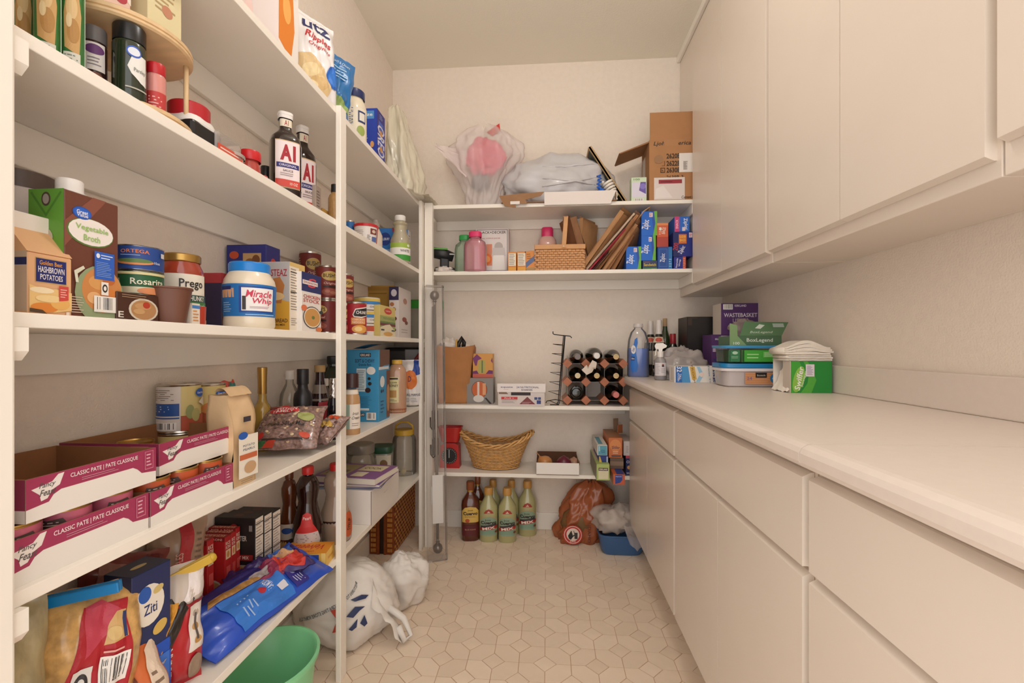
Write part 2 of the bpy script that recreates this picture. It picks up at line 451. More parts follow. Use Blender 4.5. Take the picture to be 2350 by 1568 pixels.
for i in range(-11, 12):
    for j in range(-20, 14):
        x, y = FX0 + i * TA, FY0 + j * TA
        if x < WL - .09 or x > WR or y > WB + .02 or y < -.25: continue
        near = y > 1.36 and -.93 < x < .50
        k = (i + j) % 2
        if near:
            tile(k, 'floor_tile', x, y)
            if k == 0: tile('d', 'floor_inset', x, y)
        else:
            rest.prism([(x + a, y + b) for a, b in hexpoly(k)], -.0012, .0006, TILE)
            if k == 0: rest.prism([(x + TCt, y), (x, y + TCt), (x - TCt, y), (x, y - TCt)], -.0012, .0006, TILE)
o = rest.build('tile_field', floor); o['kind'] = 'stuff'
ST_(MB().box(WL, .45, WB - .012, WB, 0, .098, PAINT, .003).build('baseboard_back'))
ST_(MB().box(WL, WL + .012, .524, WB - .012, 0, .098, PAINT, .003).build('baseboard_left'))

# ------------------------------------------------------------------ left shelving
SZ = [1.838, 1.479, 1.115, .758, .393]            # top faces
XF = -.672; TS = .02
sh = T('shelving_unit', 'white painted built-in shelving of five long boards along the left wall', 'shelf', (0, 0, 0))
for z in SZ:
    MB().box(WL, XF, .524, WB - .003, z - TS, z, PAINT, .0015).build('shelf_board', sh)
    MB().box(WL, WL + .016, .542, 2.70, z - TS - .075, z - TS, PAINT, .002).build('cleat', sh)
    MB().prism([(XF - .23, z - TS), (XF + .012, z - TS), (XF + .012, z - TS - .03), (XF + .002, z - TS - .042), (XF - .23, z - TS - .042)], .524, .542, PAINT, 'y').build('end_cleat', sh)
for y, top in ((1.447, 1.842), (2.405, 1.842)):
    MB().box(XF, XF + .017, y - .021, y + .021, 0, top, PAINT, .002).build('post', sh)
# ------------------------------------------------------------------ back shelving
YF = 2.462
bs = T('shelving_unit', 'white painted built-in shelving of four boards across the back wall', 'shelf', (0, 0, 0))
for z, xr in ((1.838, .772), (1.479, .772), (.758, .452), (.393, .452)):
    MB().box(XF + .018, xr, YF, WB, z - TS, z, PAINT, .0015).build('shelf_board', bs)
    MB().box(XF + .018, xr, WB - .016, WB, z - TS - .055, z - TS, PAINT, .002).build('cleat', bs)
MB().box(XF + .019, XF + .062, YF - .035, YF - .001, 0, 1.842, PAINT, .002).build('post', bs)
for z in (1.838, 1.479): MB().box(.752, .772, YF, WB - .016, z - TS - .055, z - TS, PAINT, .002).build('end_cleat', bs)

# ------------------------------------------------------------------ base cabinets and worktop on the right
XD = .43                                             # door faces
NM = ['farthest white base cabinet with one wide drawer front above two doors, beside the back shelves',
      'middle white base cabinet with one wide drawer front above two doors', 'nearest white base cabinet under the worktop, cut off by the picture edge']
for (y0, y1), lb in zip(((1.602, 2.455), (.807, 1.598), (-.25, .803)), NM):
    c = T('base_cabinet', lb, 'cabinet', ((XD + WR) / 2, (y0 + y1) / 2, 0), 0, 'base cabinets')
    oy = (y0 + y1) / 2; ox = (XD + WR) / 2
    MB().box(XD + .021 - ox, WR - .022 - ox, y0 - oy, y1 - oy, .155, .872, CABP).box(XD + .075 - ox, WR - .022 - ox, y0 - oy, y1 - oy, 0, .155, CABP).build('carcass', c)
    g = .008; ym = (y0 + y1) / 2
    def front(name, a, b, z0, z1):
        m = MB(); bz = .012                        # front with a sloped finger edge on its upper rim
        m.prism([(XD - ox, z0), (XD + .02 - ox, z0), (XD + .02 - ox, z1), (XD + .014 - ox, z1), (XD - ox, z1 - bz * .6)], a - oy, b - oy, CABP, 'y'); return m.build(name, c)
    front('drawer_front', y0 + g, y1 - g, .700, .858)
    yd = ym if y1 > 1 else .40
    front('door', y0 + g, yd - .0015, .158, .689); front('door', yd + .0015, y1 - g, .158, .689)
ct = T('countertop', 'long pale laminate worktop with rounded front edge over the base cabinets', 'worktop', (0, 0, .872))
LAM = M('#e3d6cb', .35, var=.015, vs_=60)
def slab(y0, y1):
    pr = [(WR, 0), (.424, 0), (.414, .004), (.409, .012), (.409, .026), (.413, .034), (.422, .0395), (.43, .041), (WR, .041)]
    return MB().prism(pr, y0, y1, LAM, 'y').build('worktop_slab', ct)
slab(.7856, WB - .001); slab(-.25, .7828)
MB().box(WR - .02, WR, -.25, WB - .001, .041, .135, LAM, .004).build('backsplash', ct)
# ------------------------------------------------------------------ wall cabinets on the right
XU = .765
UN = ['farthest white wall cabinet with two plain doors, above the bottles and boxes on the worktop', 'middle white wall cabinet with two plain doors above the worktop',
      'nearest white wall cabinet, cut off by the picture edge']
for (y0, ym, y1), lb in zip(((1.632, 2.04, 2.44), (.838, 1.238, 1.628), (-.25, .40, .834)), UN):
    oy = (y0 + y1) / 2; ox = (XU + WR) / 2; yb = WB - .002 if y1 > 2 else y1
    c = T('wall_cabinet', lb, 'cabinet', (ox, oy, 1.357), 0, 'wall cabinets')
    MB().box(XU - ox, WR - ox, y0 - oy, yb - oy, 0, CEIL - .03 - 1.357, CABP, .0015).build('carcass', c)
    g = .009
    zb = .038
    for a, b in ((y0 + g, ym - .0015), (ym + .0015, y1 - g)):
        zb2 = .038 if y1 > 1 else .06
        m = MB().prism([(XU - .02 - ox, zb2), (XU - .004 - ox, zb2 - .007), (XU - ox, zb2 - .007), (XU - ox, 1.30), (XU - .02 - ox, 1.30)], a - oy, b - oy, CABP, 'y')
        m.build('door', c)
ST_(MB().box(XU - .02, XU, -.25, WB - .001, CEIL - .034, CEIL, PAINT, .004).build('trim_1'))
# the ceiling lamp that lights the pantry (just above the picture)
lamp = T('ceiling_lamp', 'round white flush ceiling lamp above the aisle', 'lamp', (.08, 1.16, CEIL - .03))
MB().lathe([(0, .03), (.13, .03), (.13, .012), (.12, 0), (.1, 0)], WHITE, 32).build('canopy', lamp)
# ================================================================== left shelves, top board
S1, S2, S3, S4, S5 = SZ
loc, dm_ = LBOX(520, 638, 684, 40, -.69, S1)
BOXP('snack_carton', 'tall white carton with orange front panel on the top left shelf', 'carton', loc, H90, (dm_[0], dm_[1], .31), '#efe3e2',
     {'F': [('r', .0, 0, 1, 1, '#f4ece6'), ('p', [(.02, .1), (.62, .02), (.8, .3), (.72, .62), (.5, 1), (.05, 1)], '#e8862a'), ('e', .42, .42, .2, .12, '#f6b45e'), ('p', [(.55, .55), (.98, .62), (.98, 1), (.6, 1)], '#f5efe8')],
      'L': [('r', 0, .0, .12, 1, '#e9b9b4'), ('p', [(.45, 0), (.6, 0), (.35, 1), (.2, 1)], '#f6d9d4')]})
Y = LY(726, -.735)
BAG('chip_bag', 'white potato chip bag with navy lettering and a blue round patch on the top shelf', 'bag', (-.735, Y, S1), (math.radians(-6), 0, H90 - .55), .155, .30, .07, '#f2eeee',
    [('t', 'utz', .5, .83, .11, '#262a63', {'w': .62, 'sh': .15}), ('t', 'Ripples', .5, .69, .1, '#c9252f', {'w': .56, 'sh': .25}), ('t', 'Originals', .52, .60, .05, '#c9252f', {'w': .5, 'sh': .3}),
     ('e', .84, .36, .17, .13, '#1d62c4'), ('e', .84, .36, .13, .1, '#2f7ad8'), ('p', [(.04, .02), (.6, .02), (.78, .22), (.6, .40), (.3, .5), (.04, .46)], '#e2c592'), ('e', .3, .32, .2, .07, '#efd9a8', 25), ('e', .45, .2, .22, .07, '#d8b57c', 20), ('e', .25, .14, .2, .06, '#f1dcae', 30)],
    seed=3, wr=.008)
Y = LY(757, -.74)
BAG('chip_bag', 'glossy blue snack bag folded narrow at its foot, next to the white chip bag', 'bag', (-.74, Y, S1), (math.radians(-4), math.radians(10), H90 - .7), .122, .255, .045, '#1f6fb0',
    [('t', 'LIGHT & CRISPY', .5, .86, .04, '#cfe3f2', {'w': .55}), ('l', .25, .62, .75, .8, 4, '#a9cbe4'), ('p', [(.05, .5), (.5, .36), (.95, .3), (.95, .2), (.4, .24), (.05, .4)], '#9bb56a'),
     ('p', [(.05, .34), (.6, .2), (.9, .1), (.5, .06), (.05, .14)], '#e4c19a'), ('p', [(.1, .2), (.9, .1), (.9, .04), (.1, .12)], '#3b2a2c'), ('r', .05, .0, .95, .06, '#2f8fd6')],
    seed=5, wr=.009, low=.8)
loc, r, h = CYL(780, 842, 212, -.742, S1)
JARP = [(0, 0), (.8, 0), (.97, .04), (1, .12), (1, .66), (.93, .76), (.78, .83), (.76, .86), (0, .86)]
LIDP = [(.84, .85), (.86, .86), (.86, .985), (.8, 1), (0, 1)]
ROUND('mayonnaise_jar', 'glass jar of cream mayonnaise with navy lid on the top left shelf', 'jar', loc, fcam(loc[0], loc[1]),
      [('jar', sp(JARP, r, h), M('#ece0c6', .12, coat=.5)), ('lid', sp(LIDP, r, h), M('#1f2f63', .3))],
      [(.1 * h, .64 * h, -75, 60, [('r', 0, 0, 1, 1, '#ece2cd'), ('t', '12 345 6', .52, .6, .05, '#5f6a85', {'rot': -90, 'w': .7}), ('l', .42, .2, .5, .8, 9, '#6c7796'), ('r', .7, .52, .98, .9, '#23376f'), ('r', .74, .58, .95, .84, '#e6e0d2'), ('r', .05, .55, .2, .8, '#b9bd7a'), ('e', .8, .25, .14, .16, '#9dae58')])])
loc, d3 = LBOX(838, 866, 882, 249, -.735, S1, .085)
BOXP('cookie_box', 'dark blue cookie box standing on end on the top left shelf', 'box', loc, H90, (d3[0] + .01, .085, d3[2]), '#1b3fae',
     {'L': [('r', .2, .83, .85, .96, '#4d8fd0'), ('t', 'size', .52, .9, .05, '#eef3fa', {'w': .5}), ('l', .15, .5, .6, .58, 2, '#9bb8e6'), ('e', .32, .22, .26, .12, '#3f93d6'), ('e', .75, .42, .1, .05, '#d8a05c')],
      'F': [('r', 0, 0, 1, 1, '#241f86'), ('r', .2, .22, .8, .84, '#3a5fc6'), ('t', 'OREO', .5, .53, .3, '#e9e6ee', {'rot': -90, 'w': .5}), ('e', .5, .66, .16, .05, '#d59a52'), ('e', .5, .4, .16, .05, '#d59a52'), ('l', .3, .88, .8, .96, 3, '#9fb0e0'), ('r', .1, .03, .9, .12, '#e0b04a')]})
# cream carrier bag slumped at the corner of the top boards
fb = T('plastic_bag', 'limp cream plastic carrier bag standing in the corner of the top shelves', 'bag', (-.765, 2.33, S1))
CREAM = M('#e4dcc6', .22, film=.9, coat=.3)
mb = MB()
drape(mb, [(.10, 0), (.115, .05), (.10, .14), (.088, .26), (.06, .38), (.045, .44), (.015, .465)], CREAM, folds=5, amp=.16, seed=4, sx=.8, sy=1.15, path=lambda t: (.05 - .06 * t, -.03 + .02 * t))
mb.build('bag_body', fb)
MB().surf(lambda a, b: (.085 - .05 * b + .012 * nz(a * 4, b * 4, 2, 3), -.11 + .2 * a * (1 - .75 * b), .03 + .36 * b + .01 * nz(a * 5, b * 5, 0, 2)), 16, 18, M('#ebe3cf', .2, film=.93)).build('front_flap', fb)
MB().surf(lambda a, b: (.03 + .14 * b + .01 * nz(a * 4, b * 4, 1, 9), .0 + .18 * a - .03 * b, .008 + .07 * (1 - b) * math.sin(3.1 * a) ** .8 + .012 * nz(a * 6, b * 5, 3, 1)), 16, 12, CREAM).build('handle', fb)

# ================================================================== left shelves, second board
GC = []
for i, (u0, u1, X) in enumerate(((28, 82, -.80), (76, 142, -.755), (140, 196, -.74))):
    loc, r, h = CYL(u0, u1, 40, X, S2); h = .235
    nm = ['at the far left edge, half behind its neighbour', 'in the middle of three', 'nearest the turntable']
    ROUND('breadcrumb_canister', 'green canister with tan food picture, ' + nm[i], 'canister', loc, fcam(loc[0], loc[1]),
          [('can', sp([(0, 0), (.97, 0), (1, .02), (1, .93), (.97, .95), (0, .95)], r, h), M('#3c7a3c', .22)), ('lid', sp([(1.02, .93), (1.03, .935), (1.03, .99), (.95, 1), (0, 1)], r, h), M('#c8402c', .35))],
          [(.05 * h, .85 * h, -65, 65, [('p', [(.18, .22), (.72, .16), (.8, .5), (.66, .72), (.3, .74), (.14, .5)], '#cfa468'), ('e', .45, .55, .2, .1, '#e0c08a'), ('e', .5, .36, .22, .1, '#b98a4c'), ('e', .36, .44, .1, .06, '#e7cfa0'), ('r', .16, .04, .74, .18, '#d9d8cc'), ('l', .2, .05, .7, .17, 4, '#7d837c'), ('r', .9, .0, .94, 1, '#cfe0cf')])], group='green canisters')
# two-tier wooden turntable
TX, TY, TR = -.808, LY(300, -.80) - .015, .115
WOODL = M('#e2c193', .45, var=.1, vs_=8, stretch=(1, 6, 1))
tt = T('turntable_rack', 'two-tier pale wooden turntable rack full of spice jars', 'turntable', (TX, TY, S2))
MB().lathe([(0, .0), (.06, 0), (.06, .006), (.0, .006)], METAL, 28).build('bearing', tt)
for z in (.006, .158):
    MB().lathe([(0, z), (TR - .004, z), (TR, z + .003), (TR, z + .007), (TR - .003, z + .0085), (TR, z + .010), (TR, z + .016), (TR - .004, z + .019), (TR - .008, z + .019), (TR - .008, z + .012), (0, z + .012)], WOODL, 48).build('tier', tt)
for a in (28, 150, 270):
    a = math.radians(a + 10); MB().tube([((TR - .012) * math.cos(a), (TR - .012) * math.sin(a), .018), ((TR - .012) * math.cos(a), (TR - .012) * math.sin(a), .158)], .0045, WOODL, 10).build('dowel', tt)
zt = S2 + .0185
def spice(label, u0, u1, vt, X, parts, labels, name='spice_jar', ex=2.0, z=None):
    z = zt if z is None else z
    loc, r, h = CYL(u0, u1, vt, X, z); h = h if h > 0 else .1
    return ROUND(name, label, 'jar', loc, fcam(loc[0], loc[1]), [(n, sp(p, r, h), m) for n, p, m in parts], [(a * h, b * h, c, d, e) for a, b, c, d, e in labels], ex=ex)
SJ = [(0, 0), (.9, 0), (1, .04), (1, .74), (.9, .79), (.84, .8), (0, .8)]
SL = [(.95, .78), (.97, .785), (.97, .98), (.92, 1), (0, 1)]
spice('dark spice jar with grey lid and purple oval label on the lower turntable tier', 186, 248, 68, -.775, [('jar', SJ, M('#3a2320', .15)), ('lid', SL, M('#6f6a6a', .4))],
      [(.05, .76, -60, 60, [('r', .08, .42, .9, .98, '#e9e4e2'), ('e', .5, .84, .36, .1, '#6a3a78'), ('l', .25, .5, .75, .7, 3, '#8a8088'), ('e', .5, .22, .36, .16, '#5a2c20'), ('e', .5, .3, .28, .08, '#7a4630')])])
spice('dark green spice jar with black lid and white leaf label on the lower turntable tier', 256, 338, 66, -.735, [('jar', SJ, M('#26301f', .12, coat=.4)), ('lid', SL, M('#17161a', .3))],
      [(.12, .74, -62, 62, [('p', [(.45, .5), (.6, .8), (1, .78), (1, .18), (.8, .22), (.55, .36)], '#ece9e4'), ('e', .62, .82, .2, .12, '#3a62c4'), ('e', .62, .82, .16, .085, '#e4e9f4'), ('t', 'Parsley', .78, .45, .1, '#8a8a84', {'w': .34, 'rot': 0}), ('r', .4, .05, 1, .08, '#b9b6aa')])])
spice('small clear spice jar with red lid and red powder on the lower turntable tier', 334, 382, 150, -.722, [('jar', SJ, M('#d98f86', .12)), ('lid', SL, M('#c01f27', .3))],
      [(.03, .42, -70, 70, [('r', 0, 0, 1, 1, '#c33b3a'), ('l', .2, .2, .8, .8, 4, '#efb9b0')])])
zt2 = S2 + .171
BOXP('tea_box', 'pale yellow card box with a red dot on the upper turntable tier', 'box', (TX + .045, TY + .028, zt2), fcam(TX, TY, 40), (.072, .05, .16), '#e9dcae', {'R': [('e', .5, .55, .14, .05, '#c98a6a'), ('r', 0, .96, 1, 1, '#d8624a')], 'F': [('r', 0, .9, 1, 1, '#d8624a'), ('l', .2, .4, .8, .7, 5, '#b9a070'), ('e', .55, .45, .16, .07, '#c98a6a')]})
BOXP('sachet_box', 'small pink and red printed box on the upper turntable tier', 'box', (TX + .03, TY - .062, zt2), fcam(TX, TY, 35), (.06, .045, .12), '#eac7b4', {'F': [('p', [(.0, .6), (1, .3), (1, 1), (0, 1)], '#efe0d2'), ('e', .7, .35, .2, .1, '#b83240'), ('e', .3, .6, .25, .1, '#d98a80')], 'R': [('e', .4, .5, .3, .1, '#b83240'), ('r', 0, 0, 1, .2, '#f0dcc8')]})
# black square spice tub with red lid
loc, d3 = LBOX(397, 444, 470, 284, -.725, S2)
r = T('spice_tub', 'square black spice tub with white shoulder and round red lid beside the turntable', 'tub', loc, H90)
a = .042; hh = d3[2]
MB().box(-a, a, -a, a, 0, hh, M('#1d1b1d', .3), .006).build('tub', r)
MB().lathe([(a * .98, hh - .004), (a * 1.0, hh), (a * .9, hh + .010), (a * .85, hh + .014), (0, hh + .014)], M('#eeeae6', .35), 32, ex=4).build('shoulder', r)
MB().lathe([(a * .88, hh + .012), (a * .9, hh + .013), (a * .9, hh + .040), (a * .84, hh + .043), (0, hh + .043)], M('#b81d28', .35), 32).build('lid', r)
mb = MB(); decals(mb, [('r', .15, .82, .65, .92, '#cfcac6'), ('l', .2, .83, .6, .91, 1, '#54504e')], lambda x, y, o: (-a - o, a - x, y), 2 * a, hh); mb.build('printed_label', r)
# clear clamshell, round clear tub, green lid
loc, d3 = LBOX(462, 488, 497, 302, -.735, S2)
r = T('berry_clamshell', 'clear plastic box with a red label strip behind the black spice tub', 'container', loc, H90)
MB().box(-.04, .04, -.05, .05, 0, .055, glass('#ecdcd2', .35), .006).build('clear_box', r)
mb = MB(); decals(mb, [('r', 0, .1, 1, .5, '#d9563f'), ('l', .1, .15, .9, .45, 2, '#f2ded6')], lambda x, y, o: (x - .04, -.05 - o, y), .08, .055); mb.build('printed_label', r)
loc, r_, h = CYL(478, 552, 345, -.735, S2)
ROUND('deli_tub', 'shallow clear round plastic tub with ridged lid on the second left shelf', 'container', loc, 0, [('tub', [(0, .001), (.032, .001), (.038, .02), (.038, .026)], glass('#f0e8e0', .3)), ('lid', [(.041, .024), (.042, .026), (.042, .031), (.036, .034), (.036, .031), (.030, .031), (.030, .035), (0, .035)], glass('#f4eee8', .45))])
loc, r_, h = CYL(512, 552, 338, -.80, S2)
ROUND('green_lid_jar', 'small jar with dark green lid behind the clear round tub', 'jar', loc, 0, [('jar', [(0, 0), (.034, 0), (.034, .05), (0, .05)], M('#c9b79a', .2)), ('lid', [(.036, .046), (.037, .047), (.037, .068), (.034, .07), (0, .07)], M('#1f6b3c', .35))])
loc, r_, h = CYL(548, 600, 350, -.735, S2)
ROUND('paprika_jar', 'small clear jar of red spice with bright red lid on the second left shelf', 'jar', loc, fcam(loc[0], loc[1]), [('jar', sp([(0, 0), (.85, 0), (.95, .06), (.95, .5), (.8, .62), (.8, .7), (0, .7)], r_, h), M('#b6433a', .12, coat=.3)), ('lid', sp([(.98, .68), (1, .69), (1, .96), (.95, 1), (0, 1)], r_, h), M('#cf2027', .3))])
loc, r_, h = CYL(598, 622, 383, -.80, S2)
ROUND('pepper_jar', 'small dark jar with ribbed black cap half hidden beside the steak sauce', 'jar', loc, 0, [('jar', sp([(0, 0), (.95, 0), (.95, .6), (0, .6)], r_, h), M('#4a4038', .2)), ('cap', sp([(1, .58), (1, .98), (.9, 1), (0, 1)], r_, h), M('#141416', .4))])
BAG('seasoning_packet', 'folded red seasoning packet lying at the foot of the steak sauce', 'packet', (-.705, LY(618, -.69), S2 + .012), (math.radians(-62), 0, H90 - .15), .06, .05, .012, '#c9402f', [('l', .2, .3, .8, .6, 3, '#e27a5c')], seed=8, wr=.004)
# steak sauce
A1P = [(0, 0), (.92, 0), (1, .02), (1, .64), (.93, .70), (.62, .755), (.44, .79), (.40, .83), (.40, .94), (0, .94)]
A1C = [(.47, .925), (.48, .93), (.48, .965), (.5, .966), (.5, .995), (.46, 1), (0, 1)]
def a1(u0, u1, vt, X, lb, turn):
    loc, r, h = CYL(u0, u1, vt, X, S2)
    o = ROUND('steak_sauce_bottle', lb, 'bottle', loc, fcam(loc[0], loc[1], turn), [('bottle', sp(A1P, r, h), M('#241410', .08, coat=.5)), ('cap', sp(A1C, r, h), M('#f1ece8', .4))],
        [(.1 * h, .635 * h, -45, 42, [('r', 0, 0, 1, 1, '#d8b98c'), ('r', .02, .02, .98, .98, '#efe0e0'), ('t', 'A1', .5, .74, .34, '#a81d2c', {'w': .62, 'b': .05}), ('r', .06, .42, .94, .52, '#2c2a72'), ('t', 'ORIGINAL', .5, .47, .05, '#d8d4ea', {'w': .7}), ('t', 'SAUCE', .5, .36, .045, '#5a4a4c', {'w': .4}), ('l', .2, .24, .8, .32, 2, '#9a8a8c'), ('r', .02, .02, .98, .17, '#d0473a'), ('t', '10 OZ', .72, .09, .06, '#f2d9cf', {'w': .3})]),
         (.1 * h, .62 * h, 52, 120, [('r', 0, 0, 1, 1, '#efe6e8'), ('l', .15, .1, .85, .92, 18, '#6a68a6')]),
         (.83 * h, .915 * h, -60, 60, [('r', 0, 0, 1, 1, '#eadfca'), ('t', 'A1', .5, .5, .7, '#a81d2c', {'w': .3})])], n=40, ex=3.2, group='steak sauce bottles')
    return o
a1(619, 690, 262, -.728, 'front bottle of steak sauce with white cap, its A1 label facing the aisle', 12)
a1(666, 722, 292, -.80, 'rear bottle of steak sauce with white cap, half hidden behind the first', 30)
loc, d3 = LBOX(706, 724, 737, 424, -.75, S2, .012)
BOXP('gravy_packet', 'grey printed paper packet standing behind the steak sauce', 'packet', loc, H90, (d3[0], .012, d3[2]), '#b9a89c', {'F': [('l', .2, .1, .8, .9, 10, '#7c6e68')]})
loc, d3 = LBOX(735, 742, 758, 478, -.76, S2, .04)
BOXP('bouillon_box', 'tiny yellow box on the second left shelf near the post', 'box', loc, H90, (d3[0] + .01, .04, d3[2]), '#c79a4a', {'F': [('t', 'JET', .5, .5, .3, '#54381c', {'w': .6})]})
loc, r_, h = CYL(753, 783, 424, -.74, S2)
ROUND('mustard_bottle', 'slim tan mustard bottle with black cap behind the shelf post', 'bottle', loc, 0, [('bottle', sp([(0, 0), (.95, 0), (1, .03), (1, .68), (.8, .76), (.5, .8), (.5, .84), (0, .84)], r_, h), M('#b98f5a', .2, var=.1, vs_=90)), ('cap', sp([(.55, .82), (.58, .83), (.55, .99), (.45, 1), (0, 1)], r_, h), M('#1b1a1c', .4))])
# beyond the post
loc, r_, h = CYL(792, 814, 508, -.80, S2)
CAN('soup_can', 'small blue can beside the white tub on the second left shelf', loc, r_, max(h, .05), '#2f6fb4', [(.1, .9, -70, 70, [('r', 0, 0, 1, .3, '#d8dce6')])])
loc, r_, h = CYL(812, 868, 518, -.735, S2)
ROUND('shortening_tub', 'white plastic tub with red lid and handle on the second left shelf', 'tub', loc, fcam(loc[0], loc[1]), [('tub', sp([(0, 0), (.86, 0), (.98, .9), (0, .9)], r_, h), M('#ece4df', .35)), ('lid', sp([(1, .86), (1.03, .87), (1.03, .98), (.97, 1), (.9, .97), (0, .97)], r_, h), M('#c6282e', .35))],
      [(.1 * h, .85 * h, -65, 75, [('l', .05, .2, .45, .8, 6, '#b9a8a4'), ('r', .62, .55, .9, .9, '#7a3a34'), ('e', .76, .72, .08, .1, '#d9c2b0'), ('r', .68, .1, .9, .4, '#5a6ea8'), ('l', .5, .1, .64, .5, 5, '#6a6470'), ('r', .94, 0, 1, 1, '#cf2c30')])])
loc, r_, h = CYL(846, 878, 505, -.80, S2)
ROUND('syrup_bottle', 'clear bottle with grey sprayer neck behind the white tub', 'bottle', loc, 0, [('bottle', sp([(0, 0), (1, 0), (1, .6), (.6, .75), (.4, .82), (0, .82)], r_, h), M('#e6d6c6', .1)), ('cap', sp([(.6, .8), (.62, .9), (.4, .95), (.38, 1), (0, 1)], r_, h), M('#a79c92', .2))])
loc, d3 = LBOX(874, 906, 918, 526, -.745, S2, .09)
BOXP('sugar_box', 'blue box with a navy oval badge and a white S on the second left shelf', 'box', loc, H90, (.05, .09, d3[2] + .01), '#2f76c2', {'L': [('r', 0, .0, 1, .42, '#8fb0d8'), ('r', 0, 0, 1, .1, '#3b78bc'), ('e', .4, .7, .32, .18, '#1d3a86'), ('t', 'PILLSBURY', .4, .7, .07, '#dfe6f4', {'w': .5}), ('t', 'S', .86, .66, .12, '#eef0f4', {'w': .16}), ('r', .8, .9, 1, 1, '#b83a30')]})
loc, r_, h = CYL(895, 942, 496, -.715, S2)
ROUND('vinegar_bottle', 'clear bottle of white vinegar with white cap and green label on the second left shelf', 'bottle', loc, fcam(loc[0], loc[1]), [('bottle', sp([(0, 0), (.95, 0), (1, .03), (1, .42), (.94, .5), (.7, .62), (.62, .68), (.62, .78), (.7, .8), (.74, .82), (.7, .85), (.5, .87), (.48, .9)], r_, h), M('#d9cba8', .08, film=.6)), ('cap', sp([(.5, .89), (.53, .9), (.53, .99), (.48, 1), (0, 1)], r_, h), M('#f0ece8', .4))],
      [(.04 * h, .40 * h, -75, 75, [('r', 0, .72, 1, 1, '#a3bf4e'), ('r', 0, .32, 1, .72, '#f1eeea'), ('r', 0, 0, 1, .32, '#3d9a3a'), ('t', 'WHITE', .68, .54, .15, '#4a4444', {'w': .36}), ('e', .82, .86, .06, .08, '#e8efdc')])])
loc, d3 = LBOX(922, 936, 943, 527, -.735, S2, .05)
BOXP('carton', 'white and blue carton squeezed between vinegar bottle and green jug', 'carton', loc, H90, (d3[0], .05, d3[2]), '#e8e0dc', {'L': [('r', 0, .5, 1, 1, '#3f83cc')], 'F': [('l', .2, .1, .8, .9, 12, '#a89c98')]})
loc, r_, h = CYL(936, 1000, 530, -.80, S2)
ROUND('oil_jug', 'large dark green glass jug at the far end of the second left shelf', 'jug', loc, 0, [('jug', sp([(0, 0), (.95, 0), (1, .05), (1, .7), (.8, .86), (.35, .95), (.3, 1), (0, 1)], r_, h), M('#3c4a32', .1, coat=.5)), ('neck', sp([(.3, .99), (.32, 1), (.32, 1.12), (.0, 1.12)], r_, h), M('#2f4a34', .2))])

# ================================================================== left shelves, third board
# gable-top carton of potatoes
loc, d3 = LBOX(18, 62, 166, 548, -.70, S3)
wd, dp, ht = d3; dp = min(.075, max(dp, .065)); ht = Z(575, -.70, LY(62, -.70)) - S3
r = T('potato_carton', 'tan gable-top carton of hash brown potatoes at the left end of the third shelf', 'carton', (-.70 - dp / 2, loc[1], S3), H90)
TAN = M('#e2b083', .5)
MB().box(-wd / 2, wd / 2, -dp / 2, dp / 2, 0, ht, TAN, .002, 1).build('carton', r)
MB().prism([(-dp / 2, ht), (dp / 2, ht), (.004, ht + .035), (-.004, ht + .035)], -wd / 2, wd / 2, TAN, 'x').build('gable', r)
MB().box(-wd / 2, wd / 2, -.0035, .0035, ht + .033, ht + .058, M('#efe6de', .5), .001, 1).build('top_seam', r)
faces_print(r, {'F': [('r', .16, .52, .86, .93, '#c8a36a'), ('r', .175, .535, .845, .915, '#20286e'), ('t', 'Golden Best', .5, .85, .07, '#e0a04a', {'w': .5}), ('t', 'HASHBROWN', .51, .74, .1, '#ece6ea', {'w': .58}), ('t', 'POTATOES', .51, .62, .09, '#ece6ea', {'w': .5}),
     ('p', [(.03, .48), (.3, .42), (.6, .44), (.97, .4), (.97, .1), (.6, .05), (.03, .04)], '#edc684'), ('e', .3, .4, .26, .05, '#f5e2bd'), ('e', .35, .12, .3, .08, '#e08a3c'), ('e', .7, .2, .22, .1, '#eab566'), ('e', .45, .27, .3, .06, '#f2d59a'), ('p', [(.03, .04), (.4, .02), (.3, .08), (.03, .1)], '#54402c'),
     ('p', [(.66, .24), (.88, .27), (.88, .5), (.66, .5)], '#cf4a42'), ('l', .69, .3, .85, .46, 4, '#f0c2b4'), ('r', .82, 0, .9, .07, '#ecdccb')],
    'L': [('r', 0, 0, 1, 1, '#cbb29a'), ('r', 0, .78, 1, .9, '#20285e'), ('l', .1, .3, .8, .7, 5, '#75624f'), ('r', 0, 0, 1, .05, '#e0a878')]}, wd, dp, ht)
loc, r_, h = CYL(12, 78, 402, -.86, S3)
ROUND('coffee_can', 'big pale canister with navy emblem and dark rim at the back of the third shelf', 'canister', (-.874, .70, loc[2]), fcam(-.874, .7), [('can', sp([(0, 0), (1, 0), (1, .9), (0, .9)], .048, .24), M('#d9d0cc', .4)), ('lid', sp([(1.02, .88), (1.03, .9), (1.03, .99), (.95, 1), (0, 1)], .048, .24), M('#5a4a44', .35))],
      [(.06, .21, -70, 80, [('e', .86, .35, .3, .26, '#1b2d5e'), ('t', 'M', .86, .4, .2, '#dfe2ea', {'w': .2})])])
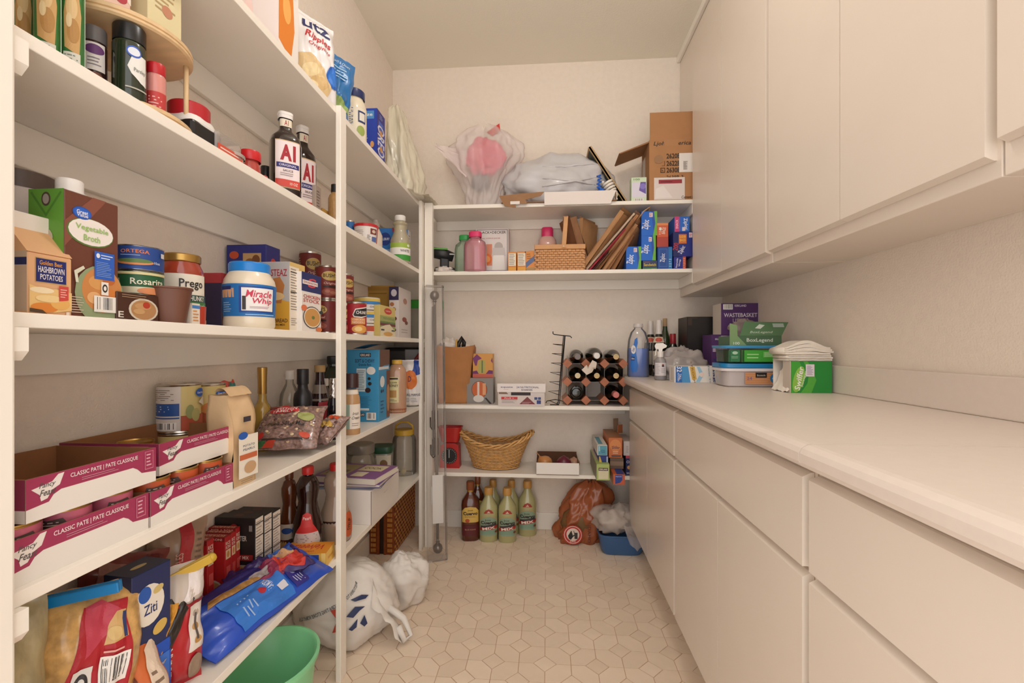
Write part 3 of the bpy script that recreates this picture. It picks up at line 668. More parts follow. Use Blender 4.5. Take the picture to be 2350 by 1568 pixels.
# broth carton
loc, d3 = LBOX(66, 147, 272, 432, -.705, S3)
wd, dp, ht = d3
r = T('broth_carton', 'tall brown and green carton of vegetable broth with white screw cap', 'carton', loc, H90)
MB().box(-wd / 2, wd / 2, -dp / 2, dp / 2, 0, ht, M('#6e3f30', .42), .0015, 1).build('carton', r)
MB().lathe([(.02, ht), (.02, ht + .004), (.0165, ht + .005), (.0165, ht + .022), (.015, ht + .024), (0, ht + .024)], M('#f0ece8', .35), 24, c=(-.01, 0, 0)).build('cap', r)
GRN = '#5f9a36'
faces_print(r, {'L': [('r', 0, 0, 1, 1, GRN), ('p', [(.05, .97), (.5, .78), (.95, .97), (.9, .98), (.5, .81), (.1, .98)], '#4c8230'), ('e', .5, .92, .13, .055, '#4a3c34'), ('e', .5, .92, .09, .04, '#9c948c'), ('e', .36, .62, .34, .085, '#bdb5a0'), ('e', .32, .7, .16, .032, '#1f4a94'), ('t', 'Vegetable', .36, .63, .03, '#6b8a4a', {'w': .4}), ('t', 'Broth', .36, .59, .03, '#6b8a4a', {'w': .25}), ('r', .5, .38, .9, .52, '#d6cfc0'), ('l', .53, .4, .87, .5, 4, '#6c5a50'), ('r', .2, .05, .8, .34, '#74ab48')],
    'F': [('p', [(0, .75), (.5, 1), (.75, 1), (0, .55)], '#8a5140'), ('e', .46, .70, .43, .115, '#5c7a3c'), ('e', .47, .705, .41, .107, '#f3ece6'), ('e', .3, .845, .17, .05, '#1f56b8'), ('e', .3, .845, .15, .04, '#2f66cc'), ('t', 'Great', .3, .853, .03, '#f2f4fa', {'w': .2}), ('t', 'Value', .3, .828, .028, '#f2f4fa', {'w': .2}), ('t', 'Vegetable', .48, .73, .055, '#9cc06a', {'w': .6}), ('t', 'Broth', .47, .655, .05, '#9cc06a', {'w': .3}),
      ('e', .62, .2, .46, .24, '#93a07a'), ('e', .66, .24, .38, .19, '#cf8a4e'), ('e', .6, .3, .2, .06, '#dba05e'), ('e', .82, .18, .15, .08, '#d9823e'), ('e', .5, .17, .13, .05, '#e6b27a'), ('e', .78, .33, .12, .04, '#c06a34'), ('p', [(.14, .37), (.3, .42), (.33, .40), (.2, .35), (.22, .28), (.17, .28)], '#dcdcc6'),
      ('r', .5, .33, .88, .56, '#2f62c4'), ('l', .62, .5, .85, .545, 2, '#dce6f6'), ('e', .565, .525, .035, .02, '#e8eefa'), ('l', .53, .35, .85, .48, 9, '#7ea2e0'), ('r', .62, .2, .76, .31, '#efe9e2'), ('e', .69, .257, .05, .035, '#2f2a28'), ('e', .69, .257, .028, .02, '#efe9e2'), ('b', .48, .055, .9, .19), ('l', .04, .03, .3, .17, 7, '#cbb7a4')]}, wd, dp, ht)
# soup sleeve with two cans on it
loc, d3 = LBOX(256, 268, 364, 668, -.70, S3)
wd, dp, ht = d3; dp = .085
r = BOXP('rice_sleeve', 'dark brown card sleeve with a picture of a bowl under two stacked cans', 'box', (-.70 - dp / 2, loc[1], S3), H90, (wd, dp, ht), '#4a2a1c', {'F': [('e', .62, .42, .36, .42, '#d8cdbc'), ('e', .62, .42, .31, .36, '#b98a5c'), ('e', .6, .55, .2, .12, '#c99a6a'), ('e', .68, .6, .09, .12, '#b8402a'), ('e', .5, .35, .14, .1, '#caa06e'), ('t', 'E', .08, .2, .22, '#e6ddd2', {'w': .12}), ('l', .1, .8, .7, .95, 2, '#a5876a')]})
zc = S3 + ht
cy_ = LY(318, -.742)
rc = .038
GCAN = 'stacked cans on the brown sleeve'
h1 = Z(626, -.742, cy_) - zc
CAN('bean_can', 'low can with green label, lower of two on the brown sleeve', (-.742, cy_, zc), rc, h1, '#1f5a34', [(.08, .93, -80, 80, [('r', 0, .88, 1, 1, '#d8cc9a'), ('r', 0, 0, 1, .3, '#d9cfae'), ('t', 'Rosarita', .64, .56, .3, '#ece4cc', {'w': .5}), ('e', .68, .12, .2, .16, '#d98a5a'), ('r', .14, .5, .24, .68, '#c9c4b0')])], GCAN)
h2 = Z(570, -.742, cy_) - (zc + h1)
CAN('bean_can', 'low can with blue label and red brand ribbon, upper of two on the brown sleeve', (-.742, cy_, zc + h1), rc, h2, '#20458e', [(.08, .93, -80, 80, [('t', 'ORTEGA', .45, .76, .17, '#e07b3a', {'w': .4, 'bow': .15}), ('l', .25, .56, .68, .64, 1, '#9eb4d8'), ('e', .45, .28, .26, .14, '#d98a52'), ('e', .45, .34, .24, .1, '#5c7a44'), ('r', .84, .6, .93, .82, '#d6d4d0'), ('t', '10oz', .76, .3, .12, '#c9d4e8', {'w': .1})])], GCAN)
r = T('noodle_cup', 'brown tapered paper cup beside the card sleeve on the third left shelf', 'cup', (-.705, LY(391, -.705), S3), fcam(-.7, .9))
MB().lathe([(0, 0), (.024, 0), (.034, .062), (.036, .063), (.036, .066), (.031, .066), (0, .062)], M('#6a4130', .5), 28, ex=2.6).build('cup', r)
mb = MB(); decals(mb, [('e', .5, .5, .4, .4, '#cdbba0'), ('e', .3, .55, .12, .12, '#b4502e'), ('e', .6, .45, .14, .12, '#6d8a52')], lambda x, y, o: (x - .03, y - .03, .0662 + o), .06, .06); mb.build('lid_picture', r)
# pasta sauce jars
loc, r_, h = CYL(364, 470, 586, -.775, S3)
ROUND('sauce_jar', 'big jar of red pasta sauce with gold lid on the third left shelf', 'jar', loc, fcam(loc[0], loc[1]), [('jar', sp([(0, 0), (.93, 0), (1, .03), (1, .70), (.97, .78), (.82, .87), (.8, .9), (0, .9)], r_, h), M('#a33a24', .1, coat=.5)), ('lid', sp([(.84, .89), (.87, .9), (.87, .985), (.82, 1), (0, 1)], r_, h), GOLD)],
      [(.03 * h, .71 * h, -78, 78, [('r', 0, 0, 1, 1, '#eee7d8'), ('r', 0, .62, .2, .98, '#2c3432'), ('e', .1, .3, .12, .14, '#9a6a44'), ('t', 'Prego', .67, .79, .22, '#2b2220', {'w': .42}), ('r', .46, .44, 1, .58, '#2e5148'), ('t', 'CHUNKY', .74, .51, .1, '#ece8e0', {'w': .36}), ('r', .46, .1, 1, .44, '#3f7a3e'), ('t', 'Garden Combo', .74, .36, .09, '#e8e6d6', {'w': .46}), ('e', .62, .2, .13, .12, '#c8503a'), ('e', .78, .18, .09, .1, '#c4d0b0'), ('e', .55, .12, .1, .06, '#4e7a70'), ('r', .46, 0, 1, .08, '#c98a4a')])])
loc, r_, h = CYL(458, 497, 628, -.86, S3)
ROUND('sauce_jar', 'narrow jar of pale alfredo sauce with dark lid behind the red pasta sauce', 'jar', loc, fcam(loc[0], loc[1]), [('jar', sp([(0, 0), (1, 0), (1, .62), (.94, .72), (.6, .84), (.58, .9), (0, .9)], r_, h), M('#b79a7a', .15)), ('lid', sp([(.62, .89), (.66, .9), (.66, .99), (.6, 1), (0, 1)], r_, h), M('#4b3d36', .35))],
      [(.08 * h, .66 * h, -75, 75, [('r', 0, 0, 1, 1, '#ded0b8'), ('r', 0, .6, 1, 1, '#33302c'), ('e', .5, .66, .46, .16, '#b5322c'), ('t', 'BERTOLLI', .5, .66, .13, '#efdccb', {'w': .8}), ('l', .2, .38, .8, .5, 2, '#8a7a68'), ('e', .7, .2, .25, .13, '#cf9a5c'), ('r', 0, 0, 1, .07, '#3e4a48')])])
r = T('sauce_cup', 'small red plastic cup with a striped card sleeve on the third left shelf', 'cup', (-.70, LY(449, -.70), S3), H90)
MB().lathe([(0, 0), (.0165, 0), (.018, .036), (.0, .036)], M('#b23a28', .3), 24).build('cup', r)
MB().box(-.034, -.014, -.02, .018, 0, .04, M('#e2d6c6', .6)).build('sleeve', r)
mb = MB(); decals(mb, [('r', 0, .75, 1, .9, '#3f7fc4'), ('l', .1, .1, .9, .7, 4, '#d08a4a')], lambda x, y, o: (-.034 + x, -.02 - o, y), .02, .04); mb.build('printed_label', r)
# salad dressing jar
loc, r_, h = CYL(511, 635, 606, -.745, S3)
ROUND('dressing_jar', 'wide jar of white salad dressing with bright blue lid and blue label', 'jar', loc, fcam(loc[0], loc[1]), [('jar', sp([(0, 0), (.92, 0), (.98, .05), (.98, .12), (.96, .2), (.985, .5), (1, .66), (.96, .74), (.8, .84), (.76, .86), (0, .86)], r_, h), M('#ecdfc8', .15, coat=.4)), ('lid', sp([(.76, .85), (.79, .86), (.79, .975), (.74, 1), (0, 1)], r_, h), M('#1f86dc', .3))],
      [(.18 * h, .655 * h, -85, 85, [('r', 0, 0, 1, 1, '#2173bd'), ('r', .06, .58, .3, .86, '#e0a878'), ('r', .06, .82, .26, .93, '#1c2c6c'), ('l', .1, .12, .3, .45, 5, '#9cc2e4'), ('r', .37, .12, .85, .93, '#1b4796'), ('r', .4, .17, .83, .88, '#f3f0ee'), ('r', .41, .2, .455, .62, '#3a3434'), ('t', 'Miracle', .63, .7, .22, '#cf3050', {'w': .34, 'sh': .2}), ('t', 'Whip', .66, .46, .22, '#cf3050', {'w': .28, 'sh': .2}), ('l', .5, .24, .8, .32, 2, '#b08a94'), ('l', .45, .03, .85, .08, 1, '#cfe0f0')])])
loc, d3 = LBOX(527, 617, 637, 563, -.80, S3)
BOXP('corn_dog_box', 'navy carton with torn open top at the back of the third left shelf', 'box', loc, H90, (.07, d3[1], d3[2]), '#2b2f7e', {'L': [('r', 0, .0, 1, .28, '#8c8fae'), ('r', .42, .68, .88, .9, '#c8a070'), ('e', .6, .78, .14, .06, '#8a5a2c'), ('e', .75, .82, .1, .06, '#7a4824'), ('r', .06, .62, .38, .78, '#9a9fbe'), ('e', .2, .88, .12, .045, '#c8502e'), ('r', .2, .55, .5, .62, '#b83a34')], 'F': [('e', .5, .8, .2, .06, '#c8402e'), ('l', .2, .66, .8, .72, 2, '#9ca0cc')]})
loc, d3 = LBOX(507, 512, 528, 627, -.79, S3, .08)
BOXP('cracker_box', 'slim dark red and navy box behind the salad dressing jar', 'box', loc, H90, (d3[0] + .01, .08, d3[2]), '#2b2444', {'F': [('r', 0, .82, 1, 1, '#a8343a'), ('r', 0, 0, 1, .3, '#6a4a3a')], 'L': [('r', 0, .82, 1, 1, '#a8343a')]})
loc2, d4 = LBOX(592, 664, 686, 600, -.715, S3)
BOXP('cornbread_box', 'large yellow and grey box of cornbread mix behind the salad dressing jar', 'box', loc2, H90, (d4[0], d4[1], d4[2]), '#b7b4b4', {'L': [('p', [(0, 0), (1, 0), (1, .42), (.5, .48), (0, .3)], '#d8a43a'), ('t', 'KRUSTEAZ', .5, .84, .1, '#b12a3c', {'w': .86}), ('p', [(.2, .4), (.75, .4), (.85, .66), (.7, .78), (.2, .72)], '#b9763e'), ('e', .55, .5, .3, .06, '#e2c08a'), ('t', 'CORNBREAD', .55, .15, .055, '#5a3418', {'w': .8}), ('t', 'MUFFIN MIX', .6, .09, .03, '#5a3418', {'w': .55})],
     'F': [('r', 0, 0, 1, 1, '#efe3d2'), ('r', 0, .94, 1, 1, '#e2c078'), ('l', .12, .3, .88, .92, 16, '#8a8078'), ('r', .1, .56, .9, .575, '#2c2826'), ('r', .1, .85, .9, .865, '#2c2826'), ('l', .15, .08, .85, .2, 4, '#a0968c')]})
loc, d3 = LBOX(672, 685, 700, 606, -.733, S3, .12)
BOXP('cereal_box', 'slim pale yellow box between cornbread mix and chicken stock', 'box', loc, H90, (d3[0], .12, d3[2]), '#e6c274', {'F': [('r', 0, 0, 1, .62, '#efe2da'), ('r', .1, .56, .9, .68, '#d8604c'), ('l', .15, .2, .85, .5, 10, '#a89a94'), ('e', .5, .42, .25, .05, '#3f78c0')]})
loc, d3 = LBOX(686, 692, 737, 622, -.70, S3)
r = BOXP('stock_carton', 'white and navy carton of chicken stock on the third left shelf', 'carton', (-.70 - .03, loc[1], S3), H90, (d3[0], .06, d3[2]), '#efe8e2', {'F': [('r', 0, .68, 1, 1, '#1e2a68'), ('t', 'S', .52, .84, .16, '#d8404c', {'w': .4, 'sh': .2}), ('r', .04, .8, .8, .87, '#eee6e2'), ('t', 'SWANSON', .42, .835, .035, '#9c2c3c', {'w': .66}), ('t', 'CHICKEN', .5, .60, .055, '#c2463c', {'w': .84}), ('t', 'STOCK', .48, .53, .06, '#c2463c', {'w': .82}), ('e', .52, .25, .46, .19, '#3a3438'), ('e', .52, .25, .43, .175, '#f0e2ce'), ('e', .52, .25, .39, .155, '#d09a54'), ('e', .55, .25, .08, .03, '#6a7a3c'), ('e', .1, .4, .14, .05, '#e2774c'), ('e', .85, .05, .16, .04, '#e08050'), ('e', .97, .36, .1, .03, '#2f3a3c')]})
BN = 'baked bean cans'
def bush(u0, u1, v0, v1, X, lb, mode=0):
    loc, r, h = CYL(u0, u1, v1, X, S3); r = .037; zb = max(Z(v0, loc[0], loc[1]), S3) if v0 < 760 else S3
    return (loc, r)
BL = [('r', 0, 0, 1, 1, '#7a2a22'), ('e', .6, .72, .24, .16, '#c8a860'), ('t', "BUSH'S", .6, .73, .13, '#2c211c', {'w': .4}), ('t', 'Original', .6, .46, .1, '#e0b0a0', {'w': .36, 'sh': .2}), ('r', .4, .33, .82, .39, '#2a1a18'), ('e', .6, .18, .24, .12, '#9c5040'), ('e', .52, .2, .07, .05, '#b4705a'), ('e', .66, .16, .08, .05, '#b4705a'), ('r', .04, .05, .09, .95, '#d8b878'), ('l', .13, .1, .2, .9, 12, '#e6c8b8')]
hb = .112
spots = [(712, -.86, 2, 'at the wall'), (750, -.735, 0, 'nearest the post'), (762, -.82, -35, 'just behind the front column'), (788, -.755, 10, 'right behind the shelf post')]
for i, (u, X, tn, wh) in enumerate(spots):
    y = LY(u, X)
    for k in range(2):
        CAN('bean_can', '%s brown can of baked beans, column %s' % ('upper' if k else 'lower', wh), (X, y, S3 + k * (hb if i else .15)), .037, hb if i else .15, '#7a2a22', [(.06, .94, -90, 90, BL)] if (i != 0 or k) else [(.06, .94, -90, 90, BL)], BN, rz=fcam(X, y, tn + (-60 if (k == 0 and i == 1) else 0))) if not (i == 0 and k == 1 and False) else None
# beyond the post on the third board
loc, r_, h = CYL(788, 842, 695, -.715, S3)
CAN('soup_can', 'red soup can with white hexagon badge just beyond the shelf post', loc, r_, h, '#a81f2c', [(.05, .95, -80, 80, [('p', [(.42, .62), (.5, .82), (.98, .92), (1, .6), (.7, .52), (.46, .54)], '#ece4de'), ('p', [(.45, .63), (.52, .79), (.98, .88), (.98, .62), (.7, .56), (.48, .57)], '#1f1a1c'), ('t', 'CHUNKY', .74, .7, .11, '#efe9e4', {'w': .42}), ('r', .38, .3, .86, .52, '#d98a48'), ('t', 'CHICKEN', .62, .46, .06, '#f2dcc0', {'w': .4}), ('t', 'NOODLE', .62, .37, .07, '#f2dcc0', {'w': .4}), ('e', .66, .14, .26, .14, '#e0a050'), ('e', .6, .14, .12, .08, '#efcf8a'), ('e', .14, .6, .03, .03, '#e6c0b8')])])
loc, r_, h = CYL(812, 873, 684, -.785, S3); hc = h / 3
for k in range(3):
    nm = ('bottom', 'middle', 'top')[k]
    CAN('chicken_can', '%s of three stacked low cans with yellow and blue bands' % nm, (loc[0], loc[1], S3 + k * hc), r_, hc, '#ece4de', [(.1, .9, -85, 85, ([('r', 0, .72, 1, 1, '#dfc260'), ('r', 0, .42, 1, .72, '#3d86cc'), ('t', 'CHICKEN', .72, .2, .16, '#5a5a66', {'w': .3}), ('l', .2, .05, .55, .36, 3, '#9a94a0')] if k else [('r', .3, .4, .8, .9, '#c8543c'), ('r', .78, .5, .95, .9, '#3a6a3c'), ('l', .2, .1, .9, .35, 2, '#7a90b8')]))], 'stacked chicken cans')
loc, d3 = LBOX(869, 872, 907, 699, -.715, S3, .05)
BOXP('soup_mix_box', 'yellow soup mix box with red badge and noodle picture on the third left shelf', 'box', loc, H90, (d3[0], .05, d3[2]), '#dcc678', {'F': [('r', 0, .25, 1, .68, '#a8b06a'), ('r', 0, .42, 1, .5, '#6f8a4c'), ('e', .5, .84, .24, .1, '#cf3a2c'), ('t', 'Lipton', .5, .84, .07, '#f2dccc', {'w': .32}), ('t', 'NOODLE', .55, .6, .07, '#7d9a5a', {'w': .7}), ('r', 0, .36, 1, .44, '#7c3440'), ('p', [(0, 0), (1, 0), (1, .2), (.6, .42), (.3, .38), (0, .3)], '#ece0c0'), ('e', .5, .1, .3, .07, '#dca85a'), ('r', .05, .2, .25, .25, '#2f3a44'), ('r', .72, .2, .95, .24, '#2f3a44')]})
loc, d3 = LBOX(826, 899, 906, 655, -.80, S3)
BOXP('cracker_box', 'tan shipping-style box at the back of the third shelf, above the soup mix', 'box', loc, H90, (.045, d3[1] + .02, d3[2]), '#b58d3c', {'L': [('r', .04, .9, 1, .97, '#a37a30'), ('e', .45, .72, .035, .03, '#2a2018'), ('e', .94, .62, .08, .08, '#c9783a'), ('l', .1, .82, .9, .88, 1, '#8f6a2c')]})
loc, d3 = LBOX(893, 915, 943, 658, -.745, S3)
BOXP('coffee_pod_box', 'tall white box with purple corner and small pictures at the end of the third shelf', 'box', loc, H90, (d3[0], d3[1], d3[2]), '#e6dcd8', {'L': [('r', .0, .74, 1, 1, '#2f2750'), ('e', .5, .88, .3, .07, '#d8d2dc'), ('e', .3, .66, .22, .04, '#b9764a'), ('e', .5, .56, .22, .04, '#b9764a'), ('e', .6, .38, .2, .04, '#5a2a28'), ('e', .5, .16, .24, .035, '#2c2020')], 'F': [('e', .5, .75, .16, .06, '#b98a7a'), ('e', .45, .38, .18, .05, '#9c4a40'), ('e', .6, .32, .12, .04, '#7c3a34'), ('l', .2, .1, .8, .2, 2, '#c0b2ae')]})
loc, r_, h = CYL(938, 985, 690, -.765, S3)
ROUND('storage_tub', 'tall clear tub with green lid at the far end of the third left shelf', 'tub', loc, 0, [('tub', sp([(0, 0), (.94, 0), (1, .8), (0, .8)], r_, h), glass('#b9b8a4', .5)), ('lid', sp([(1.03, .78), (1.05, .8), (1.05, .98), (1, 1), (0, 1)], r_, h), M('#3fa03a', .35))], ex=4)
# ================================================================== left shelves, fourth board
def TRAY(label, y0, y1, xf, dp, z, h, side=True, tilt=0):
    w_ = y1 - y0
    r = T('pet_food_tray', label, 'tray', (xf - dp / 2, (y0 + y1) / 2, z), H90 + tilt, 'pet food trays')
    INN = M('#8e5f3a', .85, var=.06, vs_=25); t = .0022; hw = w_ / 2; hd = dp / 2
    mb = MB(); mb.box(-hw, hw, -hd, hd, 0, t, INN)
    mb.build('base', r)
    MB().box(-hw, hw, -hd, -hd + t, t, h, INN).build('front_wall', r)
    MB().box(-hw, hw, hd - t, hd, t, h, INN).build('rear_wall', r)
    MB().box(-hw, -hw + t, -hd + t, hd - t, t, h, INN).build('side_wall', r)
    MB().box(hw - t, hw, -hd + t, hd - t, t, h, INN).build('side_wall', r)
    MAG = '#a3365a'
    fr = [('r', 0, 0, 1, 1, '#ece6df'), ('p', [(0, .3), (.14, .36), (.17, .5), (.22, .58), (.78, .58), (.82, .5), (.86, .36), (1, .3), (1, 1), (0, 1)], MAG), ('p', [(.03, .74), (.16, .82), (.2, .96), (.24, .97), (.21, .7), (.16, .62), (.13, .45), (.09, .42), (.08, .58)], '#ece4de'),
          ('t', 'Fancy', .13, .76, .15, '#5c5654', {'w': .1, 'sh': .3}), ('t', 'Feast', .135, .6, .15, '#5c5654', {'w': .1, 'sh': .3}), ('t', 'CLASSIC PATE | PATE CLASSIQUE', .55, .83, .14, '#f0dfe0', {'w': .54}), ('l', .36, .64, .72, .74, 2, '#c98a9a'),
          ('r', .885, .42, .97, .95, '#c9788e'), ('r', .892, .45, .963, .93, MAG), ('l', .9, .5, .955, .9, 4, '#e0b4bf')]
    faces_print(r.children[1], {'F': fr, 'L': [('r', 0, 0, 1, 1, '#e6ded6'), ('r', 0, .3, 1, 1, '#8f2f50'), ('r', .72, .35, .9, .92, '#b9607c'), ('r', .735, .38, .885, .9, '#8f2f50')]}, w_, dp, h)
    return r
PINK, ORNG = '#c9657c', '#c2552c'
def pcan(x, y, z, col, label, turn=0):
    r_, h_ = .0325, .0375
    o = T('pet_food_can', label, 'can', (x, y, z), fcam(x, y, turn), 'pet food cans')
    wr_ = MB().lathe([(r_ * .985, .1 * h_), (r_ * .985, .86 * h_)], M(col, .4), 24).build('wrapper', o)
    MB().lathe(sp([(0, 0), (.9, 0), (.97, .06), (.97, .9), (1.01, .93), (1.01, 1), (.95, 1), (.93, .93), (.6, .9), (0, .9)], r_, h_), GOLD, 24).build('tin', o)
    mb = MB(); decals(mb, [('p', [(.2, .3), (.45, .2), (.8, .4), (.7, .8), (.4, .7), (.25, .75)], '#54403c'), ('l', .3, .35, .7, .65, 2, '#e6d0c8')], lambda x, y, q: ((r_ * .985 + q * 2) * math.sin(x / r_ - .9), -(r_ * .985 + q * 2) * math.cos(x / r_ - .9), .15 * h_ + y), r_ * 1.8, h_ * .65, True); mb.build('printed_label', wr_)
    return o
xf = -.684
za = S4 + .0025
Y00, Y01, Y10, Y11 = .532, LY(340, xf), LY(345, xf), LY(534, xf)
TRAY('magenta and white pet food tray, lower tray at the left end of the fourth shelf', Y00, Y01, xf, .195, S4, .062)
TRAY('magenta and white pet food tray, lower tray beside the brown paper bag', Y10, Y11, xf, .195, S4, .06)
for k, (a, b, col, wh) in enumerate(((Y00, Y01, PINK, 'left'), (Y10, Y11, ORNG, 'right'))):
    for lv in range(2):
        for i in range(3):
            for j in range(2):
                if lv == 0 and j == 1 and i == 1: continue
                y = a + .0365 + i * (b - a - .073) / 2; x = xf - .037 - j * .12
                pcan(x, y, za + lv * .038, col, '%s pet food can in the lower %s tray, %s layer, %s row, %s' % ('pink' if k == 0 else 'orange', wh, ('bottom', 'top')[lv], ('front', 'back')[j], ('nearest', 'middle', 'farthest')[i]), random.Random(i + j).uniform(-30, 30))
zt_ = za + .0765
Ya, Yb = LY(62, -.682), LY(357, -.682)
TRAY('magenta and white pet food tray stacked on top at the left, one pink can inside', Ya, Yb, -.682, .19, zt_, .058, tilt=-.01)
Yc, Yd = LY(360, -.70), LY(556, -.70)
TRAY('magenta and white pet food tray stacked on top at the right, two orange cans inside', Yc, Yd, -.70, .19, zt_, .058, tilt=.02)
pcan(-.845, Ya + .036, zt_ + .0025, PINK, 'lone pink pet food can in the upper left tray')
pcan(-.855, Yc + .04, zt_ + .0025, ORNG, 'nearer orange pet food can in the upper right tray')
pcan(-.845, Yc + .108, zt_ + .0025, ORNG, 'farther orange pet food can in the upper right tray')
# fruit cans, each on top of another can
for (u0, u1, vt, X, lb, wh) in ((367, 456, 880, -.868, 'pears', 0), (440, 506, 880, -.878, 'peaches', 1)):
    loc, r_, h = CYL(u0, u1, vt, X, S4); r_ = .044; h = h / 2
    col = '#dcc886'
    prt = [[('r', 0, .0, .52, 1, '#d9cfc6'), ('r', 0, .34, .5, .62, '#24509a'), ('l', .04, .42, .36, .58, 3, '#c2d0e6'), ('r', 0, .28, .5, .31, '#24509a'), ('l', .04, .68, .44, .94, 6, '#8a7d78'), ('b', .1, .02, .46, .2), ('r', .52, 0, 1, .34, '#b4543a'), ('e', .66, .42, .07, .16, '#9aa06a'), ('e', .76, .34, .08, .15, '#b8b070'), ('e', .86, .84, .11, .1, '#2a5cb4'), ('t', 'Great Value', .86, .84, .05, '#e8eef8', {'w': .16}), ('p', [(.8, .62), (.92, .74), (1, .7), (1, .5)], '#ece2cf')],
           [('r', 0, 0, 1, .34, '#a5502e'), ('e', .55, .44, .13, .14, '#d98a4a'), ('e', .68, .34, .12, .13, '#dd9f58'), ('e', .8, .8, .14, .1, '#2a5cb4'), ('t', 'Great Value', .8, .8, .05, '#e8eef8', {'w': .2}), ('e', .86, .6, .13, .13, '#ece2cf'), ('r', .6, 0, .95, .16, '#8a4a34')]][wh]
    CAN('fruit_can', 'can of %s with cream label standing on the can beneath it' % lb, (loc[0], loc[1], S4 + h + .0005), r_, h, col, [(.05, .95, -85, 85, prt)], 'fruit cans', cat='can')
    CAN('fruit_can', 'lower can of %s hidden behind the pet food trays' % lb, (loc[0], loc[1], S4), r_, h, col, [], 'fruit cans')
# brown paper bag with folded top
Y0, Y1 = LY(538, -.688), LY(587, -.688)
r = T('paper_bag', 'cream paper bag of dried potatoes with its top folded open', 'bag', (-.688 - .032, (Y0 + Y1) / 2, S4), H90 - .06)
PB = M('#d6b58c', .75, var=.07, vs_=18, bump=.15, bs=50)
hw, hd = (Y1 - Y0) / 2, .032
def pbag(s, t):     # around the bag and up
    a = 4 * s; k = int(a) % 4; f = a - int(a)
    cs = [(-hw, -hd), (hw, -hd), (hw, hd), (-hw, hd)]
    p, q = cs[k], cs[(k + 1) % 4]; x = p[0] + (q[0] - p[0]) * f; y = p[1] + (q[1] - p[1]) * f
    tp = 1 - max(0, t - .7) * 1.2
    lean = .018 * t * t
    return (x * (1 + .06 * nz(s * 8, t * 4, 0, 2)), y * tp + lean * .3 + .006 * nz(s * 9, t * 5, 1, 4), .205 * t * (1 + .03 * nz(s * 5, 1, 0)))
MB().surf(pbag, 32, 16, PB).build('bag', r)
MB().surf(lambda a, b: (-hw * .95 + 2 * hw * .95 * a, -.022 + .036 * b, .203 + .018 * math.sin(b * 2.6) + .004 * nz(a * 4, b * 3, 1)), 10, 8, PB).build('folded_top', r)
mb = MB(); decals(mb, [('r', .12, .1, .95, .66, '#ece3d4'), ('e', .3, .66, .2, .05, '#2a5cb4'), ('t', 'POTATO', .55, .52, .03, '#6a7488', {'w': .5}), ('t', 'PEARLS', .55, .47, .03, '#6a7488', {'w': .5}), ('r', .15, .34, .9, .41, '#c96a44'), ('e', .6, .22, .26, .08, '#c9a27a'), ('r', .3, .84, .62, .91, '#3a3440'), ('l', .2, .03, .8, .08, 2, '#9a8468')], lambda x, y, o: (x - hw, -hd - .007 - o + .003 * max(0, (y / .19 - .7)), y), 2 * hw, .17, True); mb.build('printed_label', r)
BAG('candy_bag', 'crumpled red and green plastic bag top poking up behind the paper bag', 'bag', (-.845, LY(542, -.845), S4), (0, math.radians(-10), H90 - .6), .075, .222, .03, '#c24436', [('p', [(.5, .55), (1, .5), (1, .95), (.7, 1)], '#3f7a72'), ('p', [(.6, .4), (.9, .4), (.95, .6), (.7, .7)], '#e2d8cc'), ('p', [(.2, .6), (.5, .55), (.55, .8), (.3, .9)], '#d8604a')], seed=12, wr=.016)
# oil and vinegar bottles
def bottle(name, label, u0, u1, vt, X, z, prof, m, cap=None, labels=(), sx=1, ex=2.0, capname='cap', turn=0, cat='bottle', grp=None):
    loc, r_, h = CYL(u0, u1, vt, X, z)
    parts = [('bottle', sp(prof, r_, h), m)]
    if cap: parts.append((capname, sp(cap[0], r_, h), cap[1]))
    return ROUND(name, label, cat, loc, fcam(loc[0], loc[1], turn), parts, [(a * h, b * h, c, d, e) for a, b, c, d, e in labels], ex=ex, group=grp)
bottle('oil_bottle', 'slim bottle of golden oil with gold foil top and white flower print', 581, 623, 843, -.86, S4, [(0, 0), (.95, 0), (1, .02), (1, .46), (.9, .53), (.6, .57), (.5, .61), (.46, .7), (0, .7)], M('#a8873a', .08, coat=.6, sss=.0), ([(.5, .68), (.52, .69), (.5, .8), (.56, .97), (.56, .995), (.5, 1), (0, 1)], GOLD), [(.14, .34, 0, 70, [('p', [(.5, .0), (.62, .3), (.9, .2), (.72, .5), (.95, .8), (.62, .7), (.5, 1), (.38, .7), (.05, .8), (.28, .5), (.1, .2), (.38, .3)], '#cfc49a'), ('e', .5, .5, .2, .2, '#e2d9b4')])], capname='foil')
bottle('vinegar_bottle', 'empty-looking clear bottle with white cap near the wall on the fourth shelf', 640, 690, 850, -.862, S4, [(0, 0), (.95, 0), (1, .03), (1, .55), (.9, .66), (.5, .78), (.38, .82), (.38, .9), (0, .9)], glass('#d6cbb8', .35), ([(.42, .87), (.44, .88), (.44, .99), (.38, 1), (0, 1)], M('#ded6ce', .4)), [(.12, .5, -60, 60, [('r', 0, 0, 1, 1, '#ccbfae')])])
BOXP('spice_box', 'low dark brown box behind the black bottle on the fourth shelf', 'box', (-.85, LY(655, -.85) + .06, S4), H90, (.11, .07, .06), '#2a1c18')
bottle('vinegar_bottle', 'matte black bottle with a narrow white paper strip on its side', 673, 717, 847, -.772, S4, [(0, 0), (.95, 0), (1, .02), (1, .62), (.92, .68), (.6, .73), (.54, .78), (.54, .84), (0, .84)], M('#17161b', .35), ([(.6, .8), (.64, .81), (.64, .99), (.6, 1), (0, 1)], M('#141318', .4)), [(.03, .52, 22, 62, [('r', 0, 0, 1, 1, '#ddd2cc'), ('l', .2, .1, .8, .5, 4, '#b4a8a4'), ('t', 'ub', .7, .85, .05, '#3a3436', {'w': .3, 'rot': 0})])])
